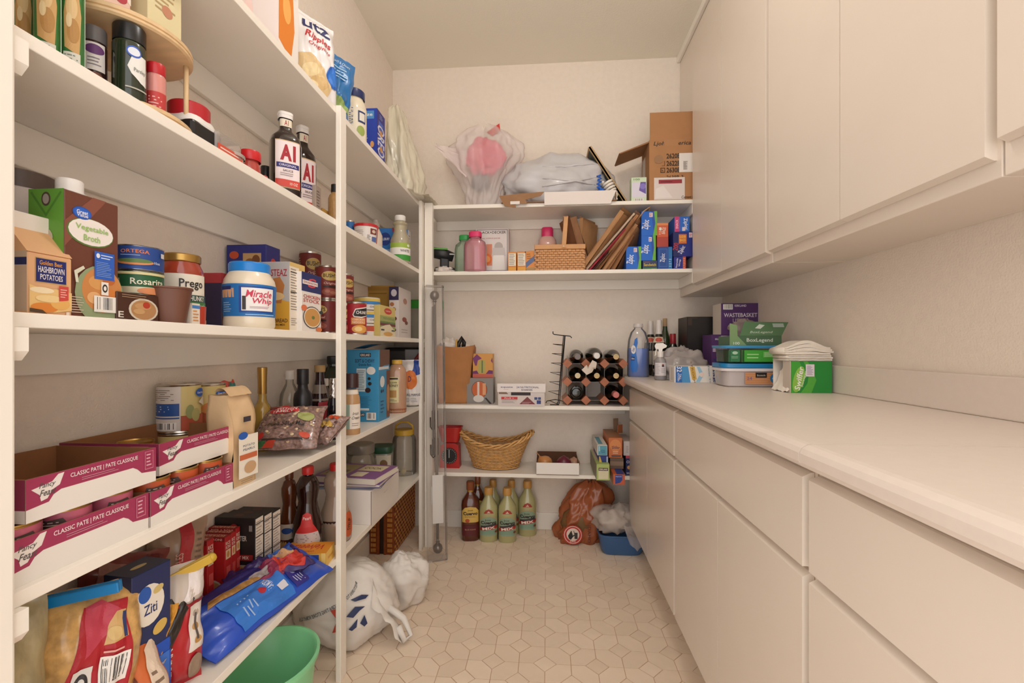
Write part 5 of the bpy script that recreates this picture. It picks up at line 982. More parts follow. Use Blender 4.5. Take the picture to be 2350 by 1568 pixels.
decals(mb, [('p', [(.2, .0), (.45, .05), (.5, .5), (.4, .95), (.15, .9), (.3, .5)], '#c4452c'), ('p', [(.5, .6), (.7, .9), (.95, .8), (.8, .7), (.65, .5)], '#26335c'), ('p', [(.55, .1), (.75, .4), (.72, .1), (.62, .0)], '#26335c'), ('p', [(.8, .2), (.92, .45), (.97, .1), (.9, .0)], '#26335c'), ('p', [(.6, 1.2), (.9, 1.3), (1.1, 1.2), (1.0, 1.1), (.7, 1.1)], '#26335c')], lambda x, y, o: sackP(x * 4.2 - .45, y * 4.2 - .15, o), .2, .13, False, .002); mb.build('printed_label', r)
MB().surf(lambda a, b: (.08 + .10 * b + .03 * nz(a * 3, b * 3, 1, 2), -.13 + .12 * a - .02 * b, .17 - .15 * b + .05 * math.sin(3.14 * a) * (1 - b) + .02 * nz(a * 6, b * 5, 0, 4)), 22, 16, SACK).build('loose_flap', r)
mb = MB(); mb.tube([(.13, -.08, .13), (.19, -.11, .09), (.215, -.12, .03), (.19, -.13, .02), (.17, -.12, .07)], [.014, .012, .008, .01, .012], SACK, 8); mb.build('handle', r)
r = T('plastic_bag', 'limp empty white plastic bag lying on the floor next to the stuffed one', 'bag', (-.60, 1.88, 0), fcam(-.60, 1.88))
dl = crumple(63, .2, 1.7)
mb = MB(); mb.sphere((.0, 0, .10), .105, SACK, 70, 40, (1.05, .75, 1.12), lambda v: dl(v) * (1 + .22 * max(0, v.z) * v.x) + .03 * (.3 - abs(nz(v.x * 7, v.y * 7, v.z * 5, 3))))
mb.v = [(x, y, max(z, .002)) for x, y, z in mb.v]; mb.build('bag', r)
# green wastebasket
r = T('wastebasket', 'oval green plastic wastebasket standing on the floor under the left shelves', 'wastebasket', (-.715, 1.115, 0))
GRNP = M('#86d09a', .35)
MB().lathe([(0, .003), (.088, .003), (.092, 0), (.122, .268), (.130, .272), (.131, .282), (.124, .284), (.119, .278), (.089, .01), (0, .01)], GRNP, 48, sx=1.0, sy=1.1).build('basket', r)
# curtain rod in its clear sleeve
r = T('curtain_rod_pack', 'metal curtain rod with ball finials in a clear plastic sleeve leaning on the post', 'curtain rod')
p0, p1 = Vector((-.548, 2.295, 0)), Vector((-.592, 2.40, 1.392)); ax = (p1 - p0).normalized(); Lr = (p1 - p0).length
r.location = p0; r.rotation_euler = ax.to_track_quat('Z', 'Y').to_euler()
STEEL = M('#a89e95', .3, .55)
MB().tube([(0, 0, .10), (0, 0, Lr - .10)], .0075, STEEL, 12).build('rod', r)
MB().tube([(.016, .004, .60), (.010, .004, Lr - .11)], .0055, STEEL, 12).build('inner_rod', r)
for z, s in ((.055, 1), (Lr - .05, -1)):
    MB().lathe([(0, -.026), (.012, -.023), (.021, -.014), (.0245, 0), (.021, .014), (.012, .022), (.009, .026), (.009, .030), (.012, .033), (.007, .036), (.007, .05), (0, .05)] if s > 0 else [(0, -.05), (.007, -.05), (.007, -.036), (.012, -.033), (.009, -.030), (.009, -.026), (.012, -.022), (.021, -.014), (.0245, 0), (.021, .014), (.012, .023), (0, .026)], M('#8a8078', .3, .6), 24, c=(0, 0, z)).build('finial', r)
for z in (.56, .70):
    MB().box(-.012, .02, -.02, -.008, z - .045, z + .045, M('#4a443e', .3, 1.), .003).build('bracket', r)
    MB().tube([(.0, -.02, z - .045), (.014, -.024, z - .058), (.026, -.02, z - .04), (.026, -.02, z + .01)], .004, M('#4a443e', .3, 1.), 8).build('bracket_hook', r)
MB().box(-.028, .026, .012, .015, .18, .42, CARTW).build('backing_card', r)
MB().box(-.026, .03, -.014, -.011, .27, .36, CARTW, .001).build('label_band', r)
FILM = M('#f2e2da', .12, film=.05)
MB().box(-.045, .05, -.03, .028, .0, Lr, FILM, .003).build('clear_sleeve', r)
# ================================================================== back wall, top board
def BBOX(u0, u1, vt, Yf, dp, z):
    x0, x1 = BX(u0, Yf), BX(u1, Yf); xc = (x0 + x1) / 2
    return (xc, Yf + dp / 2, z), (x1 - x0, dp, Z(vt, xc, Yf) - z)
xc = BX(1106, 2.585)
r = T('plastic_bag', 'translucent bag with pink things inside, standing on the top back shelf', 'bag', (xc, 2.585, S1))
MB().sphere((.02, .0, .30), .092, M('#e8406a', .4), 40, 26, (1.2, .5, 1.15), crumple(71, .18, 2.2)).build('pink_contents', r)
MB().sphere((-.01, .0, .16), .05, M('#6a6064', .5), 16, 10, (1.1, .6, 1.), crumple(72, .2)).build('grey_contents', r)
FB = M('#f6ecea', .28, film=.36, coat=.3)
mb = MB(); drape(mb, [(.080, .002), (.095, .05), (.10, .12), (.14, .22), (.175, .31), (.165, .38), (.10, .44), (.04, .47)], FB, folds=5, amp=.2, seed=15, sx=1.1, sy=.62, path=lambda t: (.0 + .02 * math.sin(t * 3) + .04 * max(0, t - .7), 0)); mb.build('bag', r)
MB().surf(lambda a, b: (-.08 - .17 * b + .012 * nz(a * 4, b * 4, 0), -.06 + .012 * a + .01 * nz(a * 5, b * 3, 2), .17 + .17 * b + a * .15 * (1 - .85 * b) + .01 * nz(a * 5, b * 5, 1)), 14, 14, M('#f4e2e2', .3, film=.55)).build('side_flap', r)
MB().prism([(.03, .44), (.10, .485), (.105, .445), (.06, .42)], -.012, .004, M('#d0302c', .4), 'y').build('red_corner', r)
# grey bag lying
xg = BX(1285, 2.595)
r = T('garbage_bag', 'stuffed pale grey plastic bag lying on the top back shelf behind the open tray', 'bag', (xg, 2.595, S1))
GB = M('#c9c6c8', .3, coat=.25)
dG0 = crumple(81, .13, 1.7); dG = lambda v: dG0(Vector((v.x * 1.6, v.y, v.z))) + .05 * (.3 - abs(nz(v.x * 5, v.y * 3, v.z * 6, 4)))
mb = MB(); mb.sphere((-.01, 0, .14), .125, GB, 80, 44, (2.38, .92, 1.28), dG)
mb.v = [(x, y, max(z, .002)) for x, y, z in mb.v]; mb.build('bag', r)
for q, (z0, z1, a0) in enumerate(((.20, .23, .0), (.14, .10, .5), (.10, .15, 1.2))):
    mb = MB(); pts = []
    for i in range(12):
        f = i / 11; x = -.08 + .33 * f; p = Vector((x / (.125 * 2.38), -.8, (z0 + (z1 - z0) * f - .14) / .16)); p.normalize(); k = .125 * dG(p)
        pts.append((p.x * k * 2.38 - .01, p.y * k * .92 - .001, .14 + p.z * k * 1.28))
    mb.tube(pts, [.001 + .006 * math.sin(math.pi * i / 11) for i in range(12)], GB, 8); mb.build('fold', r)
# open white and brown card tray
x0, x1 = BX(1150, 2.45), BX(1414, 2.45)
r = T('open_tray', 'shallow open cardboard tray, white outside, jutting over the top back shelf', 'tray', ((x0 + x1) / 2, 2.55, S1))
hw = (x1 - x0) / 2; ho = 2.55
WB_ = M('#e9dfd8', .6); KB = M('#9c7452', .8, var=.06, vs_=20)
MB().box(-hw, hw, -.104, .13, 0, .0025, KB).build('base', r)
MB().prism([(-hw + .23, -.018), (hw - .03, -.018), (hw, .052), (-hw + .23, .050)], -.107, -.1045, WB_, 'y').build('front_panel', r)
MB().prism([(-hw - .01, .035), (-hw + .02, -.02), (-hw + .08, -.03), (-hw + .075, -.005), (-hw + .14, -.01), (-hw + .13, .012), (-hw + .21, .03), (-hw + .23, .052), (-hw + .1, .045)], -.11, -.1075, KB, 'y').build('torn_flap', r)
MB().box(hw - .0025, hw, -.104, .1, .0025, .045, KB).build('side_wall', r)
MB().box(-hw + .05, -hw + .1, -.1135, -.111, -.012, .004, WB_).build('tape', r)
# picture frame leaning, rope, bulb
xb, xt = BX(1438, 2.52), BX(1354, 2.52)
zt_f = Z(340, xt, 2.52) - S1
an = math.atan2(xb - xt, zt_f); Lf = math.hypot(xb - xt, zt_f)
r = T('picture_frame', 'small gilt-edged picture frame leaning over on the top back shelf', 'frame', (xb, 2.575, S1 + .004), rot=(0, -an, 0))
MB().box(-.012, 0, -.07, .07, 0, Lf, M('#24332e', .5), .001).build('picture', r)
for (a, b, c, d) in ((-.07, -.058, 0, Lf), (.058, .07, 0, Lf), (-.058, .058, 0, .012), (-.058, .058, Lf - .012, Lf)):
    MB().box(-.014, .006, a, b, c, d, M('#a98a5c', .35, .4), .002).build('frame_bar', r)
xr_ = BX(1374, 2.50)
r = T('rope', 'tangled bright blue cord hanging beside the picture frame', 'cord', (xr_, 2.478, S1))
MB().tube([(.0 + .012 * math.sin(i * 1.9), .006 * math.cos(i * 2.3), .045 + .10 * i / 17) for i in range(18)], .005, M('#1f5fc0', .6), 8).build('cord_loops', r)
MB().tube([(.01 + .014 * math.sin(i * 1.3 + 1), -.004 + .008 * math.cos(i * 1.7), .003 + .075 * i / 12) for i in range(13)], .005, M('#2468c8', .6), 8).build('cord_tail', r)
xc_ = BX(1403, 2.50)
r = T('light_bulb', 'white spiral energy saving bulb in front of the picture frame', 'bulb', (xc_ + .02, 2.49, S1 + .012), rot=(0, math.radians(-24), 0))
BW = M('#f1e9de', .3)
MB().tube([((.026 - .004 * abs(i / 40 - .5)) * math.cos(i * .72), (.026) * math.sin(i * .72), .04 + .075 * i / 40) for i in range(41)], .0065, BW, 8).build('spiral', r)
MB().lathe([(0, 0), (.014, 0), (.015, .012), (.026, .02), (.026, .036), (0, .036)], BW, 20).build('base', r)
loc, d3 = BBOX(1449, 1484, 407, 2.475, .05, S1)
BOXP('bulb_box', 'small pale green and purple light bulb box beside the cardboard carton', 'box', loc, 0, d3, '#cfe0c0', {'F': [('r', .05, .16, .95, .8, '#dcd6e6'), ('p', [(.5, .45), (.95, .3), (.95, .8), (.6, .8)], '#6a58a8'), ('e', .75, .62, .2, .12, '#8878c4'), ('t', '100', .35, .91, .08, '#6a8a5a', {'w': .4}), ('b', .2, .0, .8, .12)]})
# big carton with open flaps
loc, d3 = BBOX(1490, 1597, 320, 2.48, .19, S1)
wd, dp, ht = d3; CB = M('#b07f54', .8, var=.05, vs_=14, bump=.06, bs=40)
r = T('shipping_carton', 'large brown shipping carton with raised flaps at the right end of the top back shelf', 'carton', loc)
t = .004
MB().box(-wd / 2, wd / 2, -dp / 2, dp / 2, 0, t, CB).box(-wd / 2, wd / 2, -dp / 2, -dp / 2 + t, t, ht, CB).box(-wd / 2, wd / 2, dp / 2 - t, dp / 2, t, ht, CB).box(-wd / 2, -wd / 2 + t, -dp / 2 + t, dp / 2 - t, t, ht, CB).box(wd / 2 - t, wd / 2, -dp / 2 + t, dp / 2 - t, t, ht, CB).build('carton_walls', r)
MB().box(-wd / 2 + .004, wd / 2, -.0, .004, ht, ht + .145, CB).build('upright_flap', r).location = (0, -dp / 2 + .002, 0)
MB().prism([(-wd / 2, ht - .002), (-wd / 2 - .155, ht - .06), (-wd / 2 - .15, ht - .064), (-wd / 2, ht - .010)], -dp / 2 + .01, dp / 2 - .01, M('#9a6c46', .8, var=.05, vs_=14), 'y').build('side_flap', r)
faces_print(r, {'F': [('t', 'Ljohl-America', .5, .93, .085, '#2c2018', {'w': .8, 'sh': .25}), ('r', .32, .9, .62, 1.0, '#b07f54'), ('t', '2620B', .52, .73, .085, '#2a1e16', {'w': .3, 'b': .03}), ('t', '2622B', .52, .61, .085, '#2a1e16', {'w': .3, 'b': .03}), ('t', '2630B', .52, .50, .085, '#2a1e16', {'w': .3, 'b': .03}), ('t', '2639B-3', .55, .385, .06, '#2a1e16', {'w': .36}), ('r', .24, .46, .34, .54, '#2a1e16'), ('r', .255, .472, .325, .528, '#b07f54'), ('t', 'k', .29, .5, .04, '#2a1e16', {'w': .05}), ('r', .27, .57, .33, .575, '#2a1e16'), ('r', .325, .57, .335, .65, '#2a1e16'),
     ('r', .64, .46, .97, .77, '#e9e2da'), ('r', .73, .5, .82, .64, '#cfc8c0'), ('l', .73, .5, .82, .64, 9, '#3a342f'), ('e', .2, .68, .1, .07, '#9c7450'), ('r', .1, .02, .76, .38, '#ded2cc'), ('r', .2, .28, .7, .345, '#9c2c38'), ('l', .24, .29, .66, .335, 1, '#6a1c28'), ('p', [(.12, .04), (.5, .05), (.3, .25), (.14, .2)], '#e8deda'), ('t', 'Current RB', .84, .055, .045, '#2a1e16', {'w': .3, 'sh': .2})],
    'L': [('r', .1, .35, .5, .85, '#d2c6ba'), ('p', [(.2, .1), (.7, .1), (.65, .3), (.25, .3)], '#c6a684')]}, wd, dp, ht)

# ================================================================== back wall, second board
r = T('cordless_drill', 'black and grey cordless tool lying at the left end of the second back shelf', 'tool', (BX(1018, 2.58), 2.58, S2 + .012), .3)
MB().tube([(-.07, 0, .115), (.0, 0, .105), (.055, .0, .09)], [.03, .034, .026], M('#26262a', .4), 16).build('motor_housing', r)
MB().box(-.02, .03, -.018, .018, .0, .09, M('#2c2b2e', .5), .008).build('grip', r)
MB().box(-.05, .06, -.034, .034, -.008, .028, M('#39373a', .45), .008).build('battery', r)
MB().box(-.075, .02, -.033, -.02, .125, .135, M('#5aa038', .4), .003).build('green_trim', r)
MB().box(.03, .06, -.036, -.03, .098, .104, M('#dcd6d0', .5)).build('badge', r)
r = T('rag', 'crumpled white paper towel under the black tool on the second back shelf', 'towel', (BX(1020, 2.505), 2.505, S2))
mb = MB(); mb.sphere((0, 0, .012), .045, M('#e2d6ce', .8), 24, 12, (1.1, .7, .5), crumple(91, .4, 3)); mb.v = [(x, y, max(z, .001)) for x, y, z in mb.v]; mb.build('towel', r)
JUG = [(0, .003), (.9, .003), (1, .04), (1, .62), (.9, .74), (.55, .82), (.45, .84), (.45, .88), (0, .88)]
JCAP = [(.52, .86), (.56, .87), (.56, .98), (.5, 1), (0, 1)]
for (u0, u1, vt, Y, cb, cc, lb) in ((1044, 1088, 541, 2.545, '#a4c0a0', '#2f9a4a', 'green water jug with green screw cap behind the pink one'), (1065, 1117, 533, 2.50, '#f09aac', '#e0336c', 'pink water jug with pink screw cap on the second back shelf')):
    loc, r_, h = CYB(u0, u1, vt, Y, S2)
    o = ROUND('water_jug', lb, 'jug', loc, 0, [('jug', sp(JUG, r_, h), M(cb, .1, film=.45)), ('cap', sp(JCAP, r_, h), M(cc, .35))], group='water jugs', ex=3, sy=.8)
loc, d3 = BBOX(1092, 1167, 524, 2.60, .11, S2)
BOXP('juicer_box', 'white box with a picture of an electric citrus juicer on the second back shelf', 'box', loc, 0, d3, '#d9cdcb', {'F': [('r', .03, .03, .97, .97, '#3a3232'), ('r', .045, .04, .955, .96, '#e2d8d6'), ('t', 'BLACK+DECKER', .5, .91, .055, '#332c2c', {'w': .84}), ('t', '30oz. CITRUS JUICER', .45, .78, .03, '#b0443c', {'w': .6}), ('p', [(.1, .2), (.5, .2), (.5, .66), (.1, .66)], '#d98a6a'), ('e', .34, .34, .16, .12, '#e2702c'), ('e', .34, .34, .1, .07, '#eda05a'), ('e', .7, .6, .13, .1, '#b9b0ae'), ('p', [(.48, .4), (.92, .4), (.88, .58), (.52, .58)], '#cfc8c6'), ('p', [(.5, .1), (.9, .1), (.86, .42), (.54, .42)], '#f2eeea'), ('r', .05, .02, .95, .1, '#9c8a94')]})
for i, (u0, u1, vt) in enumerate(((1166, 1185, 578), (1187, 1207, 577), (1208, 1229, 576))):
    loc, d3 = BBOX(u0, u1, vt, 2.50, .08, S2)
    BOXP('gelatin_box', 'small orange and white mix box, %s of three beside the picnic basket' % ('left', 'middle', 'right, tilted')[i], 'box', loc, 0, d3, '#d98a3c', {'F': [('r', .06, .3, .94, .92, '#e6dccb')] + [('l', .12, .34, .88, .9, 7, '#8c7c6c'), ('r', .05, .02, .95, .22, '#e0a23c')] if i < 2 else [('p', [(0, .2), (1, .5), (1, .75), (0, .45)], '#5a6a94'), ('l', .2, .6, .8, .9, 3, '#8c5a2c'), ('r', 0, 0, 1, .2, '#b08a54')]}, 'small mix boxes', rot=(0, math.radians(-5) if i == 2 else 0, 0))
loc, r_, h = CYB(1234, 1278, 524, 2.665, S2)
ROUND('water_jug', 'pale bottle with hot pink cap standing behind the picnic basket', 'jug', loc, 0, [('jug', sp(JUG, r_, h), M('#d8aca0', .15)), ('cap', sp([(.58, .8), (.62, .82), (.62, .97), (.54, 1), (0, 1)], r_, h), M('#e0336c', .35))], ex=3)
# picnic basket of woven splints
loc, d3 = BBOX(1228, 1342, 561, 2.485, .15, S2)
wd, dp, ht = d3; dp = .15
r = T('picnic_basket', 'light woven splint basket with wooden handle on the second back shelf', 'basket', loc)
SPL = M('#cf9660', .5, var=.14, vs_=40, stretch=(1, 1, 4)); SPD = M('#a97240', .55)
MB().box(-wd / 2 + .006, wd / 2 - .006, -dp / 2 + .006, dp / 2 - .006, .0, ht - .01, SPD).build('lining', r)
mb = MB(); rows = 9; cols = 12
for j in range(rows):
    z0 = .003 + j * (ht - .03) / rows; z1 = z0 + (ht - .03) / rows - .0015
    for i in range(cols):
        cw = (wd - .008) / cols; x = -wd / 2 + .004 + (i + .5 * (j % 2)) * cw
        if (i + j) % 1 == 0: mb.box(max(x, -wd / 2 + .003), min(x + cw * .94, wd / 2 - .003), -dp / 2 - (.0005 if (i + j) % 2 else .0035), -dp / 2 + .006, z0, z1, SPL, .0008, 1)
    for sx_ in (-1, 1):
        for i in range(5):
            y = -dp / 2 + .008 + i * (dp - .016) / 5; e = .0035 if (i + j) % 2 else .001
            a, b = sorted((sx_ * (wd / 2 - .006), sx_ * (wd / 2 + e))); mb.box(a, b, y, y + (dp - .016) / 5 - .002, z0, z1, SPL)
o = mb.build('woven_splints', r); o['kind'] = 'stuff'
MB().box(-wd / 2 - .004, wd / 2 + .004, -dp / 2 - .005, dp / 2 + .005, ht - .026, ht, M('#d39a63', .45, var=.1, vs_=10), .003).build('rim', r)
hx_ = .022
MB().prism([(hx_ - .012, .0), (hx_ + .010, 0), (hx_ + .022, .165), (hx_ + .0, .168)], -.003, .003, M('#cf985f', .45, var=.1, vs_=10), 'y').build('handle_upright', r).location = (0, -dp / 2 - .008, ht - .02)
MB().prism([(hx_ - .012, .0), (hx_ + .010, 0), (hx_ + .022, .165), (hx_ + .0, .168)], -.003, .003, M('#cf985f', .45, var=.1, vs_=10), 'y').build('handle_upright', r).location = (0, dp / 2 + .008, ht - .02)
MB().box(hx_ - .004, hx_ + .022, -dp / 2 - .011, dp / 2 + .011, ht + .143, ht + .149, M('#c48c55', .45), .002).build('handle_top', r)
MB().lathe([(0, -.003), (.004, -.003), (.003, .0), (0, .001)], METAL, 12).build('rivet', r, (hx_ - .001, -dp / 2 - .012, ht - .012), (math.radians(90), 0, 0))
# bundle of folded carrier bags
PGR = 'folded carrier bags'
def fbag(u, wl, ang, Yc, c, lb, th=.009, wid=.17, handle=False, lift=.0, stack=2, rz=-24):
    x = BX(u, 2.50)
    r = T('folded_bag', lb, 'bag', (x, Yc, S2 + .004 + lift), rot=(0, math.radians(ang), math.radians(rz)), group=PGR)
    m = c if not isinstance(c, str) else M(c, .75, var=.1, vs_=20, bump=.1, bs=30)
    for k in range(stack):
        o_ = (k - .5) * th * .75; l2 = wl * (1 - .06 * k)
        MB().surf(lambda a, b, o_=o_, l2=l2: (o_ + .006 * math.sin(b * 3 + k) + .005 * nz(a * 2, b * 3, k, u), -wid / 2 + wid * a + .006 * nz(b * 4, k, 0), l2 * b), 8, 14, m).build('panel', r)
    MB().tube([(-.5 * th * .75, -wid / 2, .002), (.0, -wid / 2, .0), (.5 * th * .75, -wid / 2, .002)], .0012, m, 6).build('fold', r)
    MB().surf(lambda a, b: (-th * .38 + th * .76 * a, -wid / 2 + .002, wl * .96 * b), 2, 10, m).build('gusset', r)
    if handle: MB().tube([(.0, -.04, wl * .98), (.0, -.035, wl + .05), (.0, 0, wl + .085), (.0, .035, wl + .05), (0, .04, wl * .98)], .003, M('#c29a6c', .7), 8).build('loop_handle', r)
    return r
BK, BK2, BK3 = '#a8764c', '#94653f', '#b5875c'
fbag(1338, .31, -16, 2.60, '#8c6242', 'brown carrier bag leaning to the left over the picnic basket', .05, rz=18)
fbag(1345, .30, 6, 2.61, BK3, 'brown carrier bag standing nearly upright in the bundle', .03, rz=-35)
fbag(1349, .39, 40, 2.60, BK3, 'wide pale brown carrier bag, uppermost of the slanting bundle', .035, rz=-30)
fbag(1356, .40, 43, 2.60, '#c9b29a', 'cream carrier bag slanting in the bundle', .014, rz=-20)
fbag(1362, .29, 43, 2.575, '#9c2432', 'dark red carrier bag slanting in the middle of the bundle', .012, rz=-16)
fbag(1369, .30, 43, 2.585, '#2e2928', 'black carrier bag slanting in the middle of the bundle', .014, rz=-16)
fbag(1378, .37, 41, 2.59, BK, 'brown carrier bag slanting just below the black one', .02, rz=-24)
fbag(1388, .33, 39, 2.59, BK2, 'dark brown carrier bag with loop handle low in the bundle', .026, handle=True, rz=-28)
fbag(1398, .30, 38, 2.59, BK3, 'pale brown carrier bag low in the bundle near the freezer bag boxes', .024, rz=-22)
fbag(1408, .265, 35, 2.59, BK, 'brown carrier bag with open top low in the bundle', .03, rz=-26)
fbag(1418, .22, 30, 2.59, BK2, 'short brown carrier bag at the right edge of the bundle', .03, rz=-20)
# boxes of freezer bags
ZB, ZG = '#1f62c4', '#6cb53c'
def zip_(u0, u1, v0, v1, lb, col, fr, Yf=2.488, dp=.16, z=None, cat='box', nm='freezer_bag_box'):
    x0, x1 = BX(u0, Yf), BX(u1, Yf); xc = (x0 + x1) / 2
    zb = S2 if z is None else z
    zt2_ = Z(v0, xc, Yf)
    return BOXP(nm, lb, cat, (xc, Yf + dp / 2, zb), 0, (x1 - x0, dp, zt2_ - zb), col, {'F': fr}, 'freezer bag boxes'), zt2_
ZF = [('r', 0, 0, 1, 1, '#2a50b0'), ('p', [(0, 0), (.8, 0), (.62, 1), (0, 1)], '#1f6ad0'), ('p', [(.74, 0), (1, 0), (1, 1), (.8, 1), (.88, .5)], ZG), ('t', 'Ziploc', .32, .45, .34, '#f0eef2', {'w': .62, 'rot': 82}), ('r', .5, .76, .72, .94, '#e0d4dc'), ('l', .52, .78, .7, .92, 2, '#b83a4c')]
_, z1 = zip_(1437, 1471.5, 566, 616, 'blue and green freezer bag box standing alone at the left of the stack', ZB, ZF)
_, z2 = zip_(1475, 1508, 598, 616, 'flat box of sandwich bags under the blue and green boxes', '#3a4468', [('t', 'Sandwich', .5, .55, .3, '#d8c23c', {'w': .85}), ('r', 0, 0, 1, .2, '#3a8a3c'), ('r', .6, 0, .9, .12, '#d84a8c'), ('l', .1, .75, .6, .92, 1, '#b84a3c')])
_, z3 = zip_(1472, 1505, 541, 598, 'blue and green freezer bag box, lower of two stacked', ZB, ZF, z=z2 + .0005)
_, z4 = zip_(1472, 1508, 485, 541, 'blue and green freezer bag box, top of the stack', ZB, ZF, z=z3 + .0005)
_, z5 = zip_(1509, 1542.5, 567, 614, 'plain dark blue zipper bag box in the middle of the stack', '#24509c', [('r', .12, .12, .66, .92, '#4a78bc'), ('r', .15, .14, .63, .90, '#274f9a'), ('t', 'Ziploc', .39, .52, .26, '#dfe3ee', {'w': .6, 'rot': 86}), ('r', .74, 0, 1, 1, '#2a74b4'), ('l', .78, .1, .96, .5, 4, '#9cc0e0')])
_, z6 = zip_(1508, 1533.5, 512, 566, 'orange box of trash bags on top of the dark blue box', '#d2603a', [('r', 0, 0, 1, .42, '#b04438'), ('r', .0, .9, 1, 1, '#e08a5c'), ('t', 'BAGS', .6, .68, .14, '#f0dcd0', {'w': .6, 'rot': 80}), ('l', .15, .5, .45, .85, 4, '#f0c4ac'), ('e', .3, .75, .12, .07, '#e6e0d8')], z=z5 + .0005)
_, z7 = zip_(1546, 1574, 589, 614, 'small box of plastic wrap at the right, under the navy box', '#26308a', [('t', 'Reynolds', .28, .5, .16, '#e8e4ee', {'w': .8, 'rot': 84}), ('t', 'Wrap', .5, .5, .16, '#e8e4ee', {'w': .6, 'rot': 84}), ('r', .74, 0, 1, 1, '#c8503c'), ('l', .78, .1, .96, .9, 6, '#e6b0a0')])
_, z8 = zip_(1545, 1590, 532, 589, 'large navy slider bag box with orange panel at the right of the stack', '#232f84', [('r', .0, .0, .28, 1, '#1d2460'), ('t', '200', .13, .4, .2, '#c03a44', {'w': .4, 'rot': 80}), ('r', .28, .52, .68, .9, '#d8743a'), ('t', 'SLIDER', .48, .8, .1, '#f2c85a', {'w': .34}), ('t', 'BAGS', .48, .66, .1, '#f2c85a', {'w': .3}), ('t', 'Ziploc', .45, .26, .22, '#e8e8f2', {'w': .44, 'rot': 62}), ('r', .8, .76, .97, .96, '#e0d0d8'), ('l', .82, .8, .95, .92, 2, '#b83a4c')], z=z7 + .0005)
_, z9 = zip_(1548, 1583, 497, 532, 'pink and blue slider bag box lying on top at the right', '#2a6ac8', [('r', 0, 0, .32, 1, '#c8407c'), ('t', 'SNACK', .16, .5, .16, '#f0d4e0', {'w': .6, 'rot': 90}), ('t', 'Ziploc', .72, .5, .3, '#f0eef4', {'w': .8, 'rot': -84}), ('r', .5, .05, .7, .3, '#e0d0d8')], z=z8 + .0005)

# ================================================================== back wall, worktop-height board
r = T('grocery_bag', 'brown paper grocery bag filled with rubbish at the left of the back shelf', 'bag', (BX(1042, 2.56), 2.58, S4), .05)
def gbag(s, t):
    a = 4 * s; k = int(a) % 4; f = a - int(a); W, D = .078 + .026 * t, .055 + .02 * t
    cs = [(-W, -D), (W, -D), (W, D), (-W, D)]; p, q = cs[k], cs[(k + 1) % 4]
    return (p[0] + (q[0] - p[0]) * f + .01 * t + .006 * nz(s * 9, t * 5, 0, 3), p[1] + (q[1] - p[1]) * f + .008 * nz(s * 8, t * 5, 1, 6), .003 + .315 * t + .012 * t * nz(s * 6, 1, 1, 3))
KR = M('#b07848', .8, var=.08, vs_=16, bump=.2, bs=30)
MB().surf(gbag, 40, 18, KR).build('bag', r)
MB().box(-.07, .07, -.05, .05, .001, .004, KR).build('bag_base', r)
MB().sphere((-.03, 0, .31), .06, M('#dcd0c6', .5), 26, 14, (1.1, .9, .9), crumple(95, .35, 2.5)).build('crumpled_film', r)
MB().tube([(.02, -.03, .26), (.025, -.03, .33), (.045, -.025, .365), (.055, -.02, .34), (.05, -.02, .28)], .012, M('#1d1a18', .4), 10).build('black_strap', r)
MB().box(.012, .02, -.045, -.03, .27, .355, M('#c9972c', .5)).build('yellow_strip', r)
MB().sphere((.06, .01, .305), .04, M('#e2d8ce', .6), 18, 10, (1, 1, .6), crumple(96, .35, 3)).build('tissue', r)
loc, d3 = BBOX(1071, 1132, 868, 2.525, .10, S4)
r = BOXP('mug_box', 'grey box with a round window showing orange, under the patterned pack', 'box', loc, 0, d3, '#8a8480', {'F': [('e', .48, .55, .30, .34, '#5a4a42'), ('e', .48, .55, .28, .32, '#c8622c'), ('r', .4, .25, .48, .85, '#d9d2cc'), ('r', .6, .35, .72, .8, '#e0a070'), ('e', .45, .2, .2, .14, '#d6cfc8'), ('p', [(.68, .22), (.74, .24), (.95, .0), (.86, .0)], '#1f1a18')]})
loc2, d4 = BBOX(1085, 1131, 812, 2.55, .06, S4 + d3[2] + .0005)
BOXP('tea_pack', 'orange and purple patterned pack standing on the grey box', 'box', loc2, 0, d4, '#d69a4c', {'F': [('r', .0, .0, 1, .16, '#c8604c'), ('p', [(0, .16), (.3, .16), (.2, .3), (0, .26)], '#6a2a6c'), ('p', [(.65, .16), (1, .16), (1, .3), (.8, .32)], '#6a2a6c'), ('p', [(.0, .8), (.2, .98), (.45, .8), (.25, .72), (.2, .5), (.12, .5)], '#7a3474'), ('p', [(.26, .2), (.62, .2), (.62, .72), (.3, .72)], '#b0a85a'), ('r', .44, .2, .5, .72, '#5a6a34'), ('p', [(.9, .7), (.97, .85), (1, .6)], '#7a3474')]})
# nutritional shakes
loc, d3 = BBOX(1143, 1250, 884, 2.452, .2, S4)
wd, dp, ht = d3
r = BOXP('shake_carton', 'white carton of nutritional shakes with an opened front on the back shelf', 'carton', loc, 0, d3, '#e4dad6', {'F': [('r', 0, 0, 1, .56, '#d9cdc8'), ('r', .28, .5, .7, .66, '#2a1c1a'), ('p', [(.02, .56), (.22, .56), (.16, .7), (.02, .68)], '#8a6a54'), ('r', .07, .3, .42, .43, '#c83a3c'), ('t', 'PLUS +', .24, .365, .07, '#f0dcd8', {'w': .2}), ('l', .08, .12, .42, .27, 3, '#9c8e8c'), ('p', [(.46, .08), (.8, .08), (.63, .44)], '#7c3438'), ('l', .52, .09, .76, .2, 2, '#c89a98'), ('r', .78, .3, .845, .42, '#2a4a84'), ('r', .86, .3, .92, .42, '#2a4a84'), ('r', .83, .1, .92, .27, '#2a3c84')],
     'T': [('l', .1, .1, .9, .5, 4, '#cdb0ac')]})
